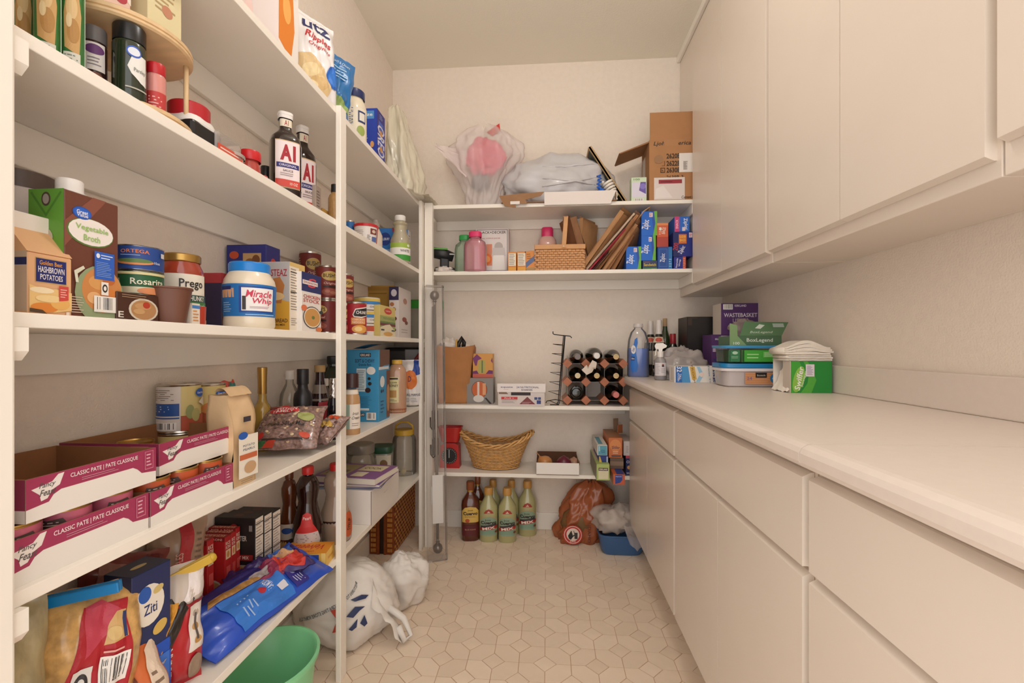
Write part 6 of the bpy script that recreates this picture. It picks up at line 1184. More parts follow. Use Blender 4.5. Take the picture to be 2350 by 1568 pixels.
MB().box(-wd / 2 - .004, wd / 2 + .004, -dp / 2 - .006, -dp / 2 - .004, ht * .66, ht * 1.07, M('#efe6e2', .55)).build('front_flap', r)
mb = MB(); decals(mb, [('t', 'equate', .19, .56, .2, '#2c3470', {'w': .26}), ('l', .12, .3, .24, .36, 1, '#b04a5c'), ('t', '24 NUTRITIONAL', .64, .58, .2, '#2c3470', {'w': .48}), ('t', 'SHAKES', .62, .28, .2, '#2c3470', {'w': .24})], lambda x, y, q: (x - wd / 2, -dp / 2 - .006 - q, ht * .66 + y), wd, ht * .41); mb.build('flap_print', r)
# wire rack
r = T('wire_rack', 'black wire rack with triangular prongs standing beside the wine rack', 'rack', (BX(1292, 2.53), 2.53, S4))
BLK = M('#1f1a18', .4, .3)
def wx(u): return BX(u, 2.53) - BX(1292, 2.53)
def wz(v): return Z(v, BX(1292, 2.53), 2.53) - S4
MB().tube([(wx(1278), .0, .006), (wx(1281), 0, .012), (wx(1293), 0, wz(771)), (wx(1296), .012, wz(771)), (wx(1281), .03, .004)], .0022, BLK, 6).build('upright', r)
MB().tube([(wx(1297), .0, wz(771)), (wx(1284), 0, .006), (wx(1279), -.02, .003)], .0022, BLK, 6).build('upright', r)
MB().tube([(wx(1269), -.01, wz(761)), (wx(1269), -.01, wz(766)), (wx(1272), -.008, wz(768)), (wx(1309), .0, wz(772)), (wx(1312), .0, wz(776))], .0026, BLK, 6).build('top_hook', r)
for i in range(6):
    v = 790 + i * 21.4; sh_ = i * 1.9; u = 1269 - i * 2.1
    MB().tube([(wx(1292 - sh_), .012, wz(v + 1)), (wx(u), -.035, wz(v)), (wx(1293.5 - sh_), .0, wz(v + 4 + i * 1.2))], .0018, BLK, 6).build('prong', r)
MB().tube([(wx(1253), -.04, wz(923)), (wx(1255), -.02, .02), (wx(1275), .04, .022), (wx(1296), .03, .012), (wx(1294), .03, .004)], .0022, BLK, 6).build('foot', r)
MB().tube([(wx(1262), -.05, .004), (wx(1282), -.045, .004), (wx(1262), .03, .016), (wx(1256), .0, .018)], .0022, BLK, 6).build('foot', r)
# wine rack
YR = 2.50
cs_ = .0985
xw = BX(1366, YR); zw0 = .0265
r = T('wine_rack', 'wood and metal wine rack of diamond pegs at the right of the back shelf', 'wine rack', (xw, YR, S4))
WPEG = M('#b06a48', .5, var=.12, vs_=30, stretch=(1, 3, 1)); STL = M('#6a625c', .35, .9)
for j in range(3):
    for i in range(4):
        x = (i - 1.5) * cs_; z = zw0 + j * cs_; q = .026
        MB().prism([(x - q * .72, z - q * .72 + .0), (x, z - q)] if False else [(x + q, z), (x, z + q), (x - q, z), (x, z - q)], -.002, .185, WPEG, 'y').build('peg', r)
for j in range(3):
    for i in range(3):
        x = (i - 1.5) * cs_; z = zw0 + j * cs_
        MB().box(x + .027, x + cs_ - .027, .004, .18, z - .001, z + .001, STL).build('shelf_strip', r)
for j in range(2):
    for i in range(4):
        x = (i - 1.5) * cs_; z = zw0 + j * cs_
        MB().box(x - .001, x + .001, .004, .18, z + .027, z + cs_ - .027, STL).build('divider_strip', r)
WINE = [(0, 0), (.030, .0), (.037, .004), (.0375, .17), (.034, .19), (.018, .215), (.0145, .225), (.0145, .292), (0, .292)]
WG = M('#14140f', .07, coat=.6)
def wine(i, j, lb, cork, capc=None, back=False, r_=1., dx=0, dz=0, lab=None):
    x = xw + (i - 1) * cs_ + dx; z = S4 + zw0 + j * cs_ + .0375 * r_ + dz + .0015
    o = T('wine_bottle', lb, 'bottle', (x, YR + .213 if not back else YR + .02, z), rot=(math.radians(90 if not back else -90), 0, 0), group='wine bottles in the rack')
    prof = [(a * r_ if b < .19 else a, b) for a, b in WINE]
    MB().lathe(prof, WG, 32).build('glass', o)
    if back: MB().lathe([(.026, .0), (.022, .0), (.012, .014), (0, .018)], WG, 24).build('punt', o)
    elif capc: MB().lathe([(.0158, .235), (.0162, .236), (.0162, .296), (.0145, .298), (0, .298)], capc, 20).build('capsule', o)
    else:
        MB().lathe([(0, .288), (.0145, .2925), (.0145, .2935), (0, .2938)], cork, 20).build('cork', o)
    return o
CORK = M('#cdb282', .7, var=.15, vs_=120)
wine(0, 2, 'wine bottle lying top left on the rack, grey cap', None, M('#7c716c', .4))
wb = wine(1, 2, 'larger wine bottle lying top middle on the rack with white cap and paper tag', None, M('#e9e4de', .4), r_=1.13)
wine(2, 2, 'wine bottle lying top right on the rack, tan cork', CORK)
wine(0, 1, 'wine bottle in the middle row at the left, small pale cork', M('#d8c8a4', .7))
wine(1, 1, 'wine bottle in the middle row centre, behind the paper tag', CORK)
wine(2, 1, 'wine bottle in the middle row at the right, tan cork', CORK)
wine(0, 0, 'wine bottle in the bottom row at the left, base facing out', None, back=True)
wine(2, 0, 'wine bottle in the bottom row at the right, pink capsule', None, M('#cf7a74', .5))
MB().surf(lambda a, b: (-.012 - .04 * b + .045 * (a - .5) * (.5 + .7 * b) + .006 * math.sin(3 * b), -.085 + .012 * b, -.028 - .072 * b - .02 * abs(a - .5) * 2 * (b > .5) * -1 - .012 * (a - .5)), 6, 8, M('#e2d2c4', .6)).build('paper_tag', wb, None).matrix_parent_inverse = Matrix.Rotation(math.radians(-90), 4, 'X') @ Matrix.Translation((0, -.213, 0))

# ================================================================== back wall, lowest board
r = T('kitchen_scale', 'red kitchen scale with black dial on the lowest back shelf', 'scale', (BX(1034, 2.58), 2.58, S5))
RED = M('#b52420', .35)
MB().prism([(-.055, 0), (.055, 0), (.05, .125), (.03, .14), (-.03, .14), (-.05, .125)], -.03, .04, RED, 'y').build('body', r)
MB().lathe([(0, 0), (.044, 0), (.044, .004), (0, .004)], M('#1c191a', .4), 32).build('dial', r, (0, -.034, .07), (math.radians(90), 0, 0))
mb = MB()
for i in range(24):
    a = i / 24 * 6.283; c, s = math.cos(a), math.sin(a); mb.add([(.036 * c, .036 * s, .0042), (.041 * c, .041 * s, .0042), (.041 * math.cos(a + .05), .041 * math.sin(a + .05), .0042), (.036 * math.cos(a + .05), .036 * math.sin(a + .05), .0042)], [(0, 1, 2, 3)], '#d8d2cc')
mb.build('dial_marks', r, (0, -.034, .07), (math.radians(90), 0, 0))
MB().box(-.0015, .0015, -.0402, -.039, .06, .105, M('#e6e0da', .5)).build('pointer', r)
MB().lathe([(0, .145), (.048, .145), (.066, .225), (.068, .226), (.068, .229), (.062, .227), (.046, .15), (0, .15)], RED, 28, ex=5, sy=.7).build('tray', r)
# oval wicker basket
xb_ = BX(1138, 2.585)
r = T('wicker_basket', 'oval pale wicker basket with raised ends on the lowest back shelf', 'basket', (xb_, 2.592, S5))
WK = M('#d6a566', .55, var=.18, vs_=50); WK2 = M('#c4915a', .55, var=.15, vs_=50)
def wkp(a, t):
    rx = .125 + .058 * t + .022 * t * t; ry = .075 + .03 * t; zz = (.004 + t * (.128 + .065 * abs(math.cos(a)) ** 2.2))
    return Vector((rx * math.cos(a), ry * math.sin(a), zz))
mb = MB(); NS = 44
for j in range(15):
    t = (j + .5) / 15
    mb.tube([wkp(2 * math.pi * k / (NS * 2), t) + (wkp(2 * math.pi * k / (NS * 2), t) * Vector((1, 1, 0)) if False else Vector((math.cos(2 * math.pi * k / (NS * 2)), math.sin(2 * math.pi * k / (NS * 2)), 0))) * (.0022 * math.cos(k * math.pi / 2 * 2 + math.pi * j) * (1 if k % 2 == 0 else 0)) for k in range(NS * 2)], .0036, WK, 5, closed=True)
o = mb.build('weave', r); o['kind'] = 'stuff'
mb = MB()
for k in range(NS): mb.tube([wkp(2 * math.pi * k / NS, t / 6) for t in range(7)], .0022, WK2, 5)
o = mb.build('stakes', r); o['kind'] = 'stuff'
for q in range(3):
    mb = MB(); mb.tube([wkp(2 * math.pi * k / 60, 1.0) + Vector((.009 * math.cos(k * .9 + q * 2.1) * math.cos(2 * math.pi * k / 60), .009 * math.cos(k * .9 + q * 2.1) * math.sin(2 * math.pi * k / 60), .009 * math.sin(k * .9 + q * 2.1) + .004)) for k in range(60)], .0058, WK, 6, closed=True); mb.build('rim_strand', r)
MB().lathe([(0, .002), (.12, .002), (.12, .006), (0, .006)], WK2, 36, sy=.6).build('basket_floor', r)
# onion box
loc, d3 = BBOX(1231, 1329, 1063, 2.455, .22, S5)
wd, dp, ht = d3
r = T('onion_box', 'open white box with onions in it on the lowest back shelf', 'box', loc)
BRI = M('#6a4630', .8)
for nm, a in (('base', (-wd / 2, wd / 2, -dp / 2, dp / 2, 0, .003)), ('front_wall', (-wd / 2, wd / 2, -dp / 2, -dp / 2 + .003, .003, ht)), ('rear_wall', (-wd / 2, wd / 2, dp / 2 - .003, dp / 2, .003, ht + .012)), ('side_wall', (-wd / 2, -wd / 2 + .003, -dp / 2 + .003, dp / 2 - .003, .003, ht)), ('side_wall', (wd / 2 - .003, wd / 2, -dp / 2 + .003, dp / 2 - .003, .003, ht))):
    mb = MB(); mb.box(*a, BRI if nm != 'front_wall' else CARTW); mb.build(nm, r)
def onion(u, v, Y, rr, c, lb, sc3=(1, 1, .9), stem=True):
    x = BX(u, Y); zc = S5 + .0035
    o = T('onion', lb, 'onion', (x, Y, zc), group='onions in the white box', rot=(0, math.radians(-35) if stem else 0, 0))
    m = M(c, .35, var=.2, vs_=20, stretch=(3, 3, .4), coat=.2)
    k = rr * .9
    MB().lathe([(0, -k), (rr * .25, -k * .97), (rr * .7, -k * .72), (rr * .97, -k * .2), (rr, .05 * k), (rr * .92, k * .45), (rr * .6, k * .85), (rr * .25, k * 1.05), (rr * .1, k * 1.2), (0, k * 1.22)], m, 24, c=(0, 0, k)).build('bulb', o)
    if stem: MB().tube([(0, 0, k * 2.15), (.002, 0, k * 2.5), (-.003, .002, k * 2.8)], [.004, .0025, .001], m, 6).build('stem', o)
    return o
onion(1260, 1053, 2.535, .046, '#c4854e', 'yellow onion with dry stem in the white box')
onion(1294, 1055, 2.53, .042, '#6a1f34', 'dark red onion in the white box', stem=False)
onion(1317, 1056, 2.57, .034, '#b98a70', 'small pale onion in the right corner of the white box', stem=False)
# wrap and foil boxes sticking out over the shelf edge
def wrap(u0, u1, v0, v1, Yf, L, lb, c, faces, rz=0, zmin=None):
    x0, x1 = BX(u0, Yf), BX(u1, Yf); xc = (x0 + x1) / 2
    zb = max(S5 + .001, Z(v1, xc, Yf)) if zmin is None else zmin; h = Z(v0, xc, Yf) - zb
    o = BOXP('wrap_box', lb, 'box', (xc, Yf + L / 2 * math.cos(rz), zb), rz, (x1 - x0, L, h), c, faces, 'wrap and foil boxes'); return zb + h
g1 = wrap(1369, 1399, 1066, 1103, 2.32, .33, 'green ended food wrap box sticking out over the shelf edge', '#a9ba6c', {'F': [('r', .14, .08, .9, .78, '#d8cfae'), ('r', .15, .6, .88, .78, '#4a2a26'), ('t', 'KIRKLAND', .52, .69, .1, '#eee6da', {'w': .62})], 'L': [('r', 0, 0, 1, 1, '#8a8470')], 'T': [('r', .1, .3, .5, 1, '#d8c0b0'), ('r', .4, .2, .8, .6, '#c8642c')]}, .0)
g2 = wrap(1407, 1434, 1089, 1115, 2.30, .35, 'orange and blue parchment box, farthest out over the shelf edge', '#c25c36', {'F': [('p', [(.18, .08), (.6, .2), (.78, .45), (.78, .92), (.18, .92)], '#28408e'), ('t', 'Reynolds', .48, .78, .1, '#e6e0e8', {'w': .5})], 'T': [('p', [(.3, .0), (.95, .0), (.95, .4), (.4, .45)], '#28408e'), ('r', .0, .7, 1, .8, '#d8b04a')], 'L': [('r', 0, 0, 1, 1, '#b08060')]})
g3 = wrap(1436, 1452, 1046, 1096, 2.475, .2, 'navy box of freezer tape against the base cabinet', '#232a62', {'F': [('r', 0, .86, 1, 1, '#c8485c'), ('t', 'Oxi', .5, .68, .14, '#e0dce6', {'w': .8}), ('e', .5, .4, .3, .1, '#d8a05c'), ('t', 'Wrap', .5, .1, .1, '#e0dce6', {'w': .8})]})
g4 = wrap(1375, 1396, 1048, 1066, 2.36, .27, 'small blue and yellow foil box lying on the green wrap box', '#26367e', {'F': [('p', [(0, 0), (.3, 0), (.1, 1), (0, 1)], '#d8b44a'), ('r', .8, 0, .95, 1, '#b4bccc')]}, zmin=g1 + .0005)
g5 = wrap(1371, 1394, 1022, 1047, 2.38, .29, 'pale blue box of wax paper, upper left of the pile', '#dcd6cc', {'F': [('r', .08, .05, .95, .95, '#5a9cb0'), ('t', 'GS', .55, .4, .3, '#2f6a84', {'w': .4}), ('r', .15, .4, .25, .9, '#a8ccd2')], 'T': [('r', .15, .1, .6, .75, '#5a9cb0')]}, zmin=g4 + .0005)
g6 = wrap(1400, 1431, 1052, 1088, 2.40, .26, 'brown bag box under the orange one in the pile', '#6a5444', {'F': [('r', 0, .3, 1, .7, '#8a705a')]}, zmin=g2 + .0005)
g7 = wrap(1397, 1428, 1005, 1051, 2.405, .25, 'orange box of sandwich bags on top of the pile', '#c9703e', {'F': [('e', .5, .62, .42, .3, '#d88a50'), ('t', 'Slider', .52, .5, .16, '#4a3a5c', {'w': .6, 'bow': .2}), ('r', .2, .05, .9, .14, '#5a4a4c'), ('l', .3, .2, .8, .36, 2, '#ecd0b8')], 'T': [('r', 0, 0, 1, 1, '#9c6a48')]}, zmin=g6 + .0005)
g8 = wrap(1431, 1451, 1013, 1045, 2.47, .2, 'white box on top of the navy box in the pile', '#d8ccc6', {'F': [('l', .3, .2, .6, .7, 5, '#9c8e8a')], 'T': [('r', 0, 0, 1, 1, '#c0aca0')]}, zmin=g3 + .0005)
BOXP('recipe_card', 'thin brown card standing upright behind the pile of wrap boxes', 'card', (BX(1413, 2.60), 2.60, g7 + .0005), .3, (.03, .003, .07), '#8e7058')
BOXP('recipe_card', 'thin orange card leaning at the top of the pile of wrap boxes', 'card', (BX(1423, 2.54), 2.54, g7 + .0005), .6, (.035, .003, .045), '#a4603c')

# ================================================================== floor at the back
TQ = [(0, .0), (.92, 0), (1, .02), (1, .6), (.93, .68), (.55, .76), (.38, .80), (.34, .84), (.34, .88), (0, .88)]
TQC = [(.40, .85), (.43, .86), (.43, .985), (.36, 1), (0, 1)]
def fl(u0, u1, vb, vt, lb, mode, group):
    uc = (u0 + u1) / 2; x, y = G(uc, vb, 0); y += .035
    y = min(y, 2.655); d = DEP(x, y); r_ = (u1 - u0) * d / (2 * F); h = Z(vt, x, y)
    if mode == 't':
        return ROUND('tequila_bottle', lb, 'bottle', (x, y, 0), fcam(x, y, 0), [('bottle', sp(TQ, r_, h), M('#5a2410', .08, coat=.6)), ('cap', sp(TQC, r_, h), M('#8c4a24', .35)), ('neck_foil', sp([(.345, .80), (.36, .81), (.36, .86), (.35, .87)], r_, h), GOLD)],
            [(.33 * h, .60 * h, -52, 52, [('p', [(0, 0), (1, 0), (1, .7), (.8, .94), (.5, 1), (.2, .94), (0, .7)], '#dcb85c'), ('t', 'Jose', .5, .76, .12, '#3a2418', {'w': .3}), ('t', 'Cuervo', .5, .57, .22, '#2c1a14', {'w': .8, 'b': .04}), ('t', 'ESPECIAL', .5, .36, .07, '#8a6030', {'w': .6}), ('e', .34, .12, .12, .12, '#b8502c')]), (.10 * h, .28 * h, -52, 52, [('r', 0, 0, 1, 1, '#5c1c1e'), ('t', 'BLUE AGAVE', .5, .6, .12, '#c08a72', {'w': .6})])], group, n=40, ex=3)
    return ROUND('mixer_bottle', lb, 'bottle', (x, y, 0), fcam(x, y, 0), [('bottle', sp([(0, 0), (.93, 0), (1, .02), (1, .58), (.94, .66), (.6, .76), (.42, .82), (.38, .88), (0, .88)], r_, h), M('#b3ae7c', .12, coat=.5)), ('cap', sp([(.44, .865), (.48, .87), (.48, .97), (.42, 1), (0, 1)], r_, h), M('#c9954a', .4))],
        [(.12 * h, .50 * h, -56, 56, [('p', [(0, 0), (1, 0), (1, .8), (.75, .96), (.5, 1), (.25, .96), (0, .8)], '#c2a06a'), ('p', [(.03, .02), (.97, .02), (.97, .78), (.74, .93), (.5, .97), (.26, .93), (.03, .78)], '#8fa58c'), ('r', .1, .1, .9, .3, '#84a08a'), ('t', 'Jose', .46, .80, .1, '#2f3a2c', {'w': .3}), ('t', 'Cuervo', .5, .68, .16, '#2c1a18', {'w': .84, 'b': .04}), ('p', [(.06, .5), (.9, .64), (.96, .5), (.1, .42)], '#3a3a3c'), ('p', [(-.02, .26), (.96, .38), (1.02, .54), (.04, .42)], '#a83028'), ('t', 'MIX', .5, .405, .13, '#f0e4d8', {'w': .66, 'rot': 8, 'b': .03}), ('e', .9, .22, .09, .06, '#7a4a2c')]), (.55 * h, .63 * h, -30, 30, [('p', [(0, 0), (1, 0), (.8, .7), (.5, 1), (.2, .7)], '#a83a2a'), ('p', [(.3, .1), (.7, .1), (.5, .6)], '#d8b8a0')])], group, n=36, ex=2.4)
GA, GBt = 'tequila bottles on the floor', 'mixer bottles on the floor'
fl(1082, 1112, 1218, 1091, 'rear amber tequila bottle, half hidden by the front one', 't', GA)
fl(1056, 1098, 1241, 1104, 'front amber tequila bottle with gold label on the floor', 't', GA)
fl(1116, 1150, 1216, 1101, 'pale green mixer bottle at the back, behind the first two', 'm', GBt)
fl(1158, 1192, 1216, 1102, 'pale green mixer bottle at the back, second from the right', 'm', GBt)
fl(1098, 1141, 1243, 1118, 'pale green mixer bottle in front, next to the tequila', 'm', GBt)
fl(1142, 1184, 1245, 1119, 'pale green mixer bottle in front, middle of the group', 'm', GBt)
fl(1189, 1231, 1229, 1103, 'pale green mixer bottle standing apart at the right end', 'm', GBt)
# orange produce bag
x, y = G(1345, 1250, 0)
r = T('produce_bag', 'orange brown plastic bag with round red emblem slumped on the floor at the back', 'bag', (x, y + .07, 0))
OB = M('#b4623a', .25, film=.78, coat=.3)
mb = MB(); mb.sphere((-.02, 0, .10), .10, M('#7a5a34', .6), 24, 14, (1.0, .8, 1.0), crumple(99, .2)); mb.v = [(a, b, max(c, .002)) for a, b, c in mb.v]; mb.build('contents', r)
mb = MB(); drape(mb, [(.125, .001), (.135, .04), (.125, .10), (.12, .18), (.11, .24), (.08, .29), (.03, .325)], OB, folds=5, amp=.2, seed=33, sx=1.02, sy=.66, path=lambda t: (-.035 + .07 * t, 0)); mb.build('bag', r)
mb = MB(); fmx = lambda a, b, o: (a - .125, -.098 - o + .05 * abs(a - .05), .008 + b)
decals(mb, [('e', .5, .5, .5, .5, '#c2332c'), ('e', .5, .5, .45, .45, '#e6d6c8'), ('e', .5, .5, .42, .42, '#b92c28'), ('e', .5, .52, .33, .33, '#e2d2c4'), ('p', [(.25, .45), (.4, .7), (.55, .72), (.62, .5), (.5, .4), (.4, .25), (.3, .3)], '#1e1a1a'), ('r', .58, .3, .74, .62, '#3a3434'), ('t', 'IDAHO', .5, .16, .08, '#e8d8c8', {'w': .3})], fmx, .105, .105); mb.build('emblem', r)
mb = MB(); decals(mb, [('t', 'IDAHO', .5, .5, .9, '#5a2416', {'w': .95, 'rot': 0})], lambda a, b, o: (.005 + b * .6, -.104 - o, .03 + .09 - a), .1, .03); mb.build('bag_lettering', r)
# blue bin with clear bags
x, y = G(1430, 1279, 0)
r = T('dish_bin', 'low blue plastic bin on the floor tucked against the base cabinet', 'bin', (x, y + .09, 0))
BLB = M('#3c6190', .4)
MB().lathe([(0, .002), (.092, .002), (.10, .012), (.112, .095), (.117, .098), (.117, .104), (.110, .104), (.098, .012), (0, .01)], BLB, 44, ex=5, sx=1.05, sy=.8).build('bin', r)
r = T('plastic_bag', 'crumpled clear plastic bag heaped on the blue bin', 'bag', (x - .03, y + .075, .107))
CP = M('#d8cac2', .3, film=.4)
mb = MB(); mb.sphere((0, 0, .055), .075, M('#d8ccc0', .5), 20, 12, (1.1, .7, .7), crumple(101, .3)); mb.build('contents', r)
mb = MB(); mb.sphere((0, 0, .06), .105, CP, 44, 24, (1.15, .8, .72), crumple(103, .34, 2.6)); mb.v = [(a, b, max(c, .002)) for a, b, c in mb.v]; mb.build('bag', r)
MB().surf(lambda a, b: (.03 + .07 * a + .03 * b, -.088 - .016 * b + .006 * nz(a * 5, b * 5, 0), .055 - .115 * b * (1 - .5 * abs(a - .5)) + .008 * nz(a * 5, b * 6, 3)), 12, 14, CP).build('hanging_flap', r)
# ================================================================== worktop on the right
CT_ = .9132
x, y = G(1469, 866, CT_); y += .05
r_ = .057; h = Z(752, x, y) - CT_
r = T('dish_soap_jug', 'large clear jug of blue dish soap at the far end of the worktop', 'jug', (x, y, CT_), fcam(x, y))
jp = sp([(0, 0), (.93, 0), (1, .03), (1, .55), (.92, .75), (.7, .90), (.42, .97), (.36, .985), (.36, 1.0), (0, 1.0)], r_, h)
MB().lathe([(a * .97, b) for a, b in sp([(0, .01), (.93, .01), (.99, .03), (1, .55), (.99, .58), (0, .58)], r_, h)], M('#2a72d0', .12, coat=.4), 36, ex=2.6, sy=.75).build('soap', r)
MB().lathe(jp, M('#e6dfdc', .12, film=.14), 36, ex=2.6, sy=.75).build('jug', r)
MB().lathe([(.024, h), (.026, h + .002), (.024, h + .02), (0, h + .021)], M('#cfc8c4', .35), 20).build('cap', r)
mb = MB(); decals(mb, [('p', [(.12, .55), (.3, .95), (.45, 1), (.48, .85), (.36, .6), (.5, .2), (.4, .04), (.15, .02), (.05, .2)], '#2470c8'), ('e', .22, .66, .14, .12, '#e6e2e2'), ('t', 'Dawn', .22, .66, .09, '#3a4a7c', {'w': .18, 'rot': 70}), ('r', .08, .36, .3, .46, '#1f2c6a'), ('t', 'Ultra', .19, .41, .05, '#e0e4f0', {'w': .18})], lambda a, b, o: ((.78 * (a - r_)) * .98, -r_ * .75 * 1.0 * (max(0, 1 - abs((a - r_) * .78 / (r_ * .99)) ** 2.6)) ** (1 / 2.6) - .002 - o, .02 + b), 2 * r_, h * .72, True); mb.build('printed_label', r)
BTP = [(0, 0), (.93, 0), (1, .015), (1, .5), (.92, .6), (.5, .74), (.36, .8), (.34, .86), (0, .86)]
def cb(u, Y, vt, lb, gc, cc, capp, rr=.037, band=None):
    x = BX(u, Y); h = Z(vt, x, Y) - CT_
    o = ROUND('wine_bottle', lb, 'bottle', (x, Y, CT_), fcam(x, Y), [('bottle', sp(BTP, rr, h), M(gc, .08, coat=.5)), ('capsule', sp(capp, rr, h), cc)], [(.2 * h, .45 * h, -60, 60, [('r', 0, 0, 1, 1, '#cfc4b4')])] + ([(.60 * h, .70 * h, -60, 60, band)] if band else []), 'bottles on the worktop')
FO = [(1.0, .5), (.72, .62), (.5, .74), (.42, .8), (.40, .9), (.44, .92), (.44, .985), (.38, 1), (0, 1)]
FO2 = [(.62, .66), (.46, .76), (.40, .82), (.40, .98), (.36, 1), (0, 1)]
FO3 = [(.42, .75), (.44, .76), (.43, .985), (.38, 1), (0, 1)]
bd = [('r', 0, 0, 1, 1, '#d8c8b0'), ('e', .5, .5, .3, .4, '#c8503c')]
cb(1493, 2.655, 737, 'sparkling wine bottle with white foil neck, behind the blue soap jug', '#14160f', M('#ded6d0', .4), FO2, band=bd)
cb(1512, 2.555, 735, 'sparkling wine bottle with white foil neck, in front of the green bottle', '#14160f', M('#e2dad4', .4), FO2, band=bd)
cb(1526, 2.665, 731, 'green wine bottle with bare cork at the back of the worktop', '#2c3d1e', M('#b0906a', .6), [(.3, .86), (.32, .87), (.32, .99), (.28, 1), (0, 1)])
cb(1544, 2.565, 766, 'short dark wine bottle with red capsule on the worktop', '#10130f', M('#9c2028', .35), FO3)
# spray bottle
x, y = G(1518, 873, CT_); y += .02
h = Z(787, x, y) - CT_; k = h / .18
r = T('spray_bottle', 'clear spray bottle with white trigger head at the front of the worktop', 'bottle', (x, y, CT_), fcam(x, y))
MB().lathe([(0, .001), (.026, .001), (.029, .006), (.029, .085 * k), (.025, .10 * k), (.014, .112 * k), (.012, .12 * k)], M('#cfc8c8', .1, film=.4), 28).build('bottle', r)
MB().lathe([(0, .003), (.025, .003), (.027, .006), (.027, .03 * k), (0, .03 * k)], M('#7a8498', .15), 24).build('liquid', r)
MB().lathe([(.014, .11 * k), (.0145, .112 * k), (.0145, .135 * k), (.011, .138 * k), (0, .138 * k)], M('#efe9e2', .4), 20).build('collar', r)
MB().prism([(-.026, .165 * k), (-.022, .150 * k), (-.009, .150 * k), (-.006, .135 * k), (.008, .135 * k), (.010, .150 * k), (.026, .158 * k), (.03, .166 * k), (.012, .179 * k), (-.02, .178 * k)], -.009, .009, M('#f1ebe4', .4), 'y').build('sprayer_head', r)
MB().tube([(-.016, 0, .152 * k), (-.022, 0, .135 * k), (-.021, 0, .125 * k), (-.026, 0, .115 * k)], .0035, M('#f1ebe4', .4), 8).build('trigger', r)
mb = MB(); fm = lambda a, b, o: ((.0292 + o) * math.sin(a / .029 - 1.1), -(.0292 + o) * math.cos(a / .029 - 1.1), .022 * k + b)
decals(mb, [('r', .08, 0, .98, 1, '#ddd6d8'), ('e', .68, .82, .08, .08, '#8c3a34'), ('e', .68, .74, .09, .06, '#3a2c30'), ('l', .55, .2, .92, .6, 5, '#a8a0ac'), ('l', .14, .1, .5, .9, 7, '#b8b4bc')], fm, .064, .062 * k, True); mb.build('printed_label', r)
# grey plastic bag heap
x, y = BX(1572, 2.27), 2.29
r = T('plastic_bag', 'crumpled grey plastic bag heaped behind the kitchen bag box', 'bag', (x, y, CT_), .1)
mb = MB(); mb.sphere((0, 0, .05), .10, M('#b0a6a2', .25, coat=.2, film=.85), 56, 28, (1.28, .6, .98), crumple(111, .26, 2.4)); mb.v = [(a, b, max(c, .002)) for a, b, c in mb.v]; mb.build('bag', r)
# tall black box
loc, d3 = BBOX(1577, 1656, 727, 2.42, .16, CT_)
BOXP('gift_box', 'tall plain black box with dark bronze corners standing on the worktop', 'box', loc, 0, d3, M('#1f1a18', .4), {'F': [('r', .02, .86, .14, .98, '#3c2a1c'), ('r', .02, .97, .3, .99, '#3a2c22')], 'L': [('r', 0, 0, 1, 1, M('#2a2422', .4))]})
# box of kitchen bags
x0, y0 = G(1548, 878, CT_); x1, y1 = G(1664, 879, CT_)
wd = math.hypot(x1 - x0, y1 - y0); rz_ = math.atan2(y1 - y0, x1 - x0); dp = .105; ht = Z(841, x0, y0) - CT_
BOXP('kitchen_bag_box', 'white and blue box of tall kitchen bags lying on its side', 'box', ((x0 + x1) / 2 - dp / 2 * math.sin(rz_), (y0 + y1) / 2 + dp / 2 * math.cos(rz_), CT_), rz_, (wd, dp, ht), '#ece6de', {'F': [('r', 0, 0, .15, 1, '#2466b4'), ('p', [(.15, 0), (.32, 0), (.27, 1), (.15, 1)], '#4a94cc'), ('r', .0, .0, .02, 1, '#f0ece6'), ('t', '32', .095, .82, .3, '#f2f2f6', {'w': .34, 'rot': -90}), ('t', 'TALL', .115, .36, .12, '#f2f2f6', {'w': .36, 'rot': -90}), ('t', 'KITCHEN', .075, .33, .1, '#dce6f2', {'w': .5, 'rot': -90}), ('p', [(.30, .98), (.40, .98), (.44, .2), (.35, .18)], '#d2aa4c'), ('t', 'STRONG', .37, .58, .1, '#8a5a24', {'w': .5, 'rot': -80}), ('p', [(.44, .98), (.5, .98), (.58, .5), (.5, .04), (.42, .04), (.5, .5)], '#9cc4dc'), ('e', .54, .5, .05, .14, '#eed8cc'), ('t', 'Tall', .88, .76, .11, '#2c3474', {'w': .2, 'rot': -84}), ('t', 'Kitchen', .83, .54, .17, '#2c3474', {'w': .62, 'rot': -84}), ('t', 'Bags', .78, .4, .17, '#2c3474', {'w': .42, 'rot': -84}), ('t', 'Twist Tie', .69, .5, .08, '#7c98b8', {'w': .4, 'rot': -84}), ('e', .98, .52, .055, .34, '#1f2f84'), ('e', .985, .52, .035, .24, '#ece6e6')], 'L': [('r', .3, .1, .7, .9, '#d8d0c8')]})
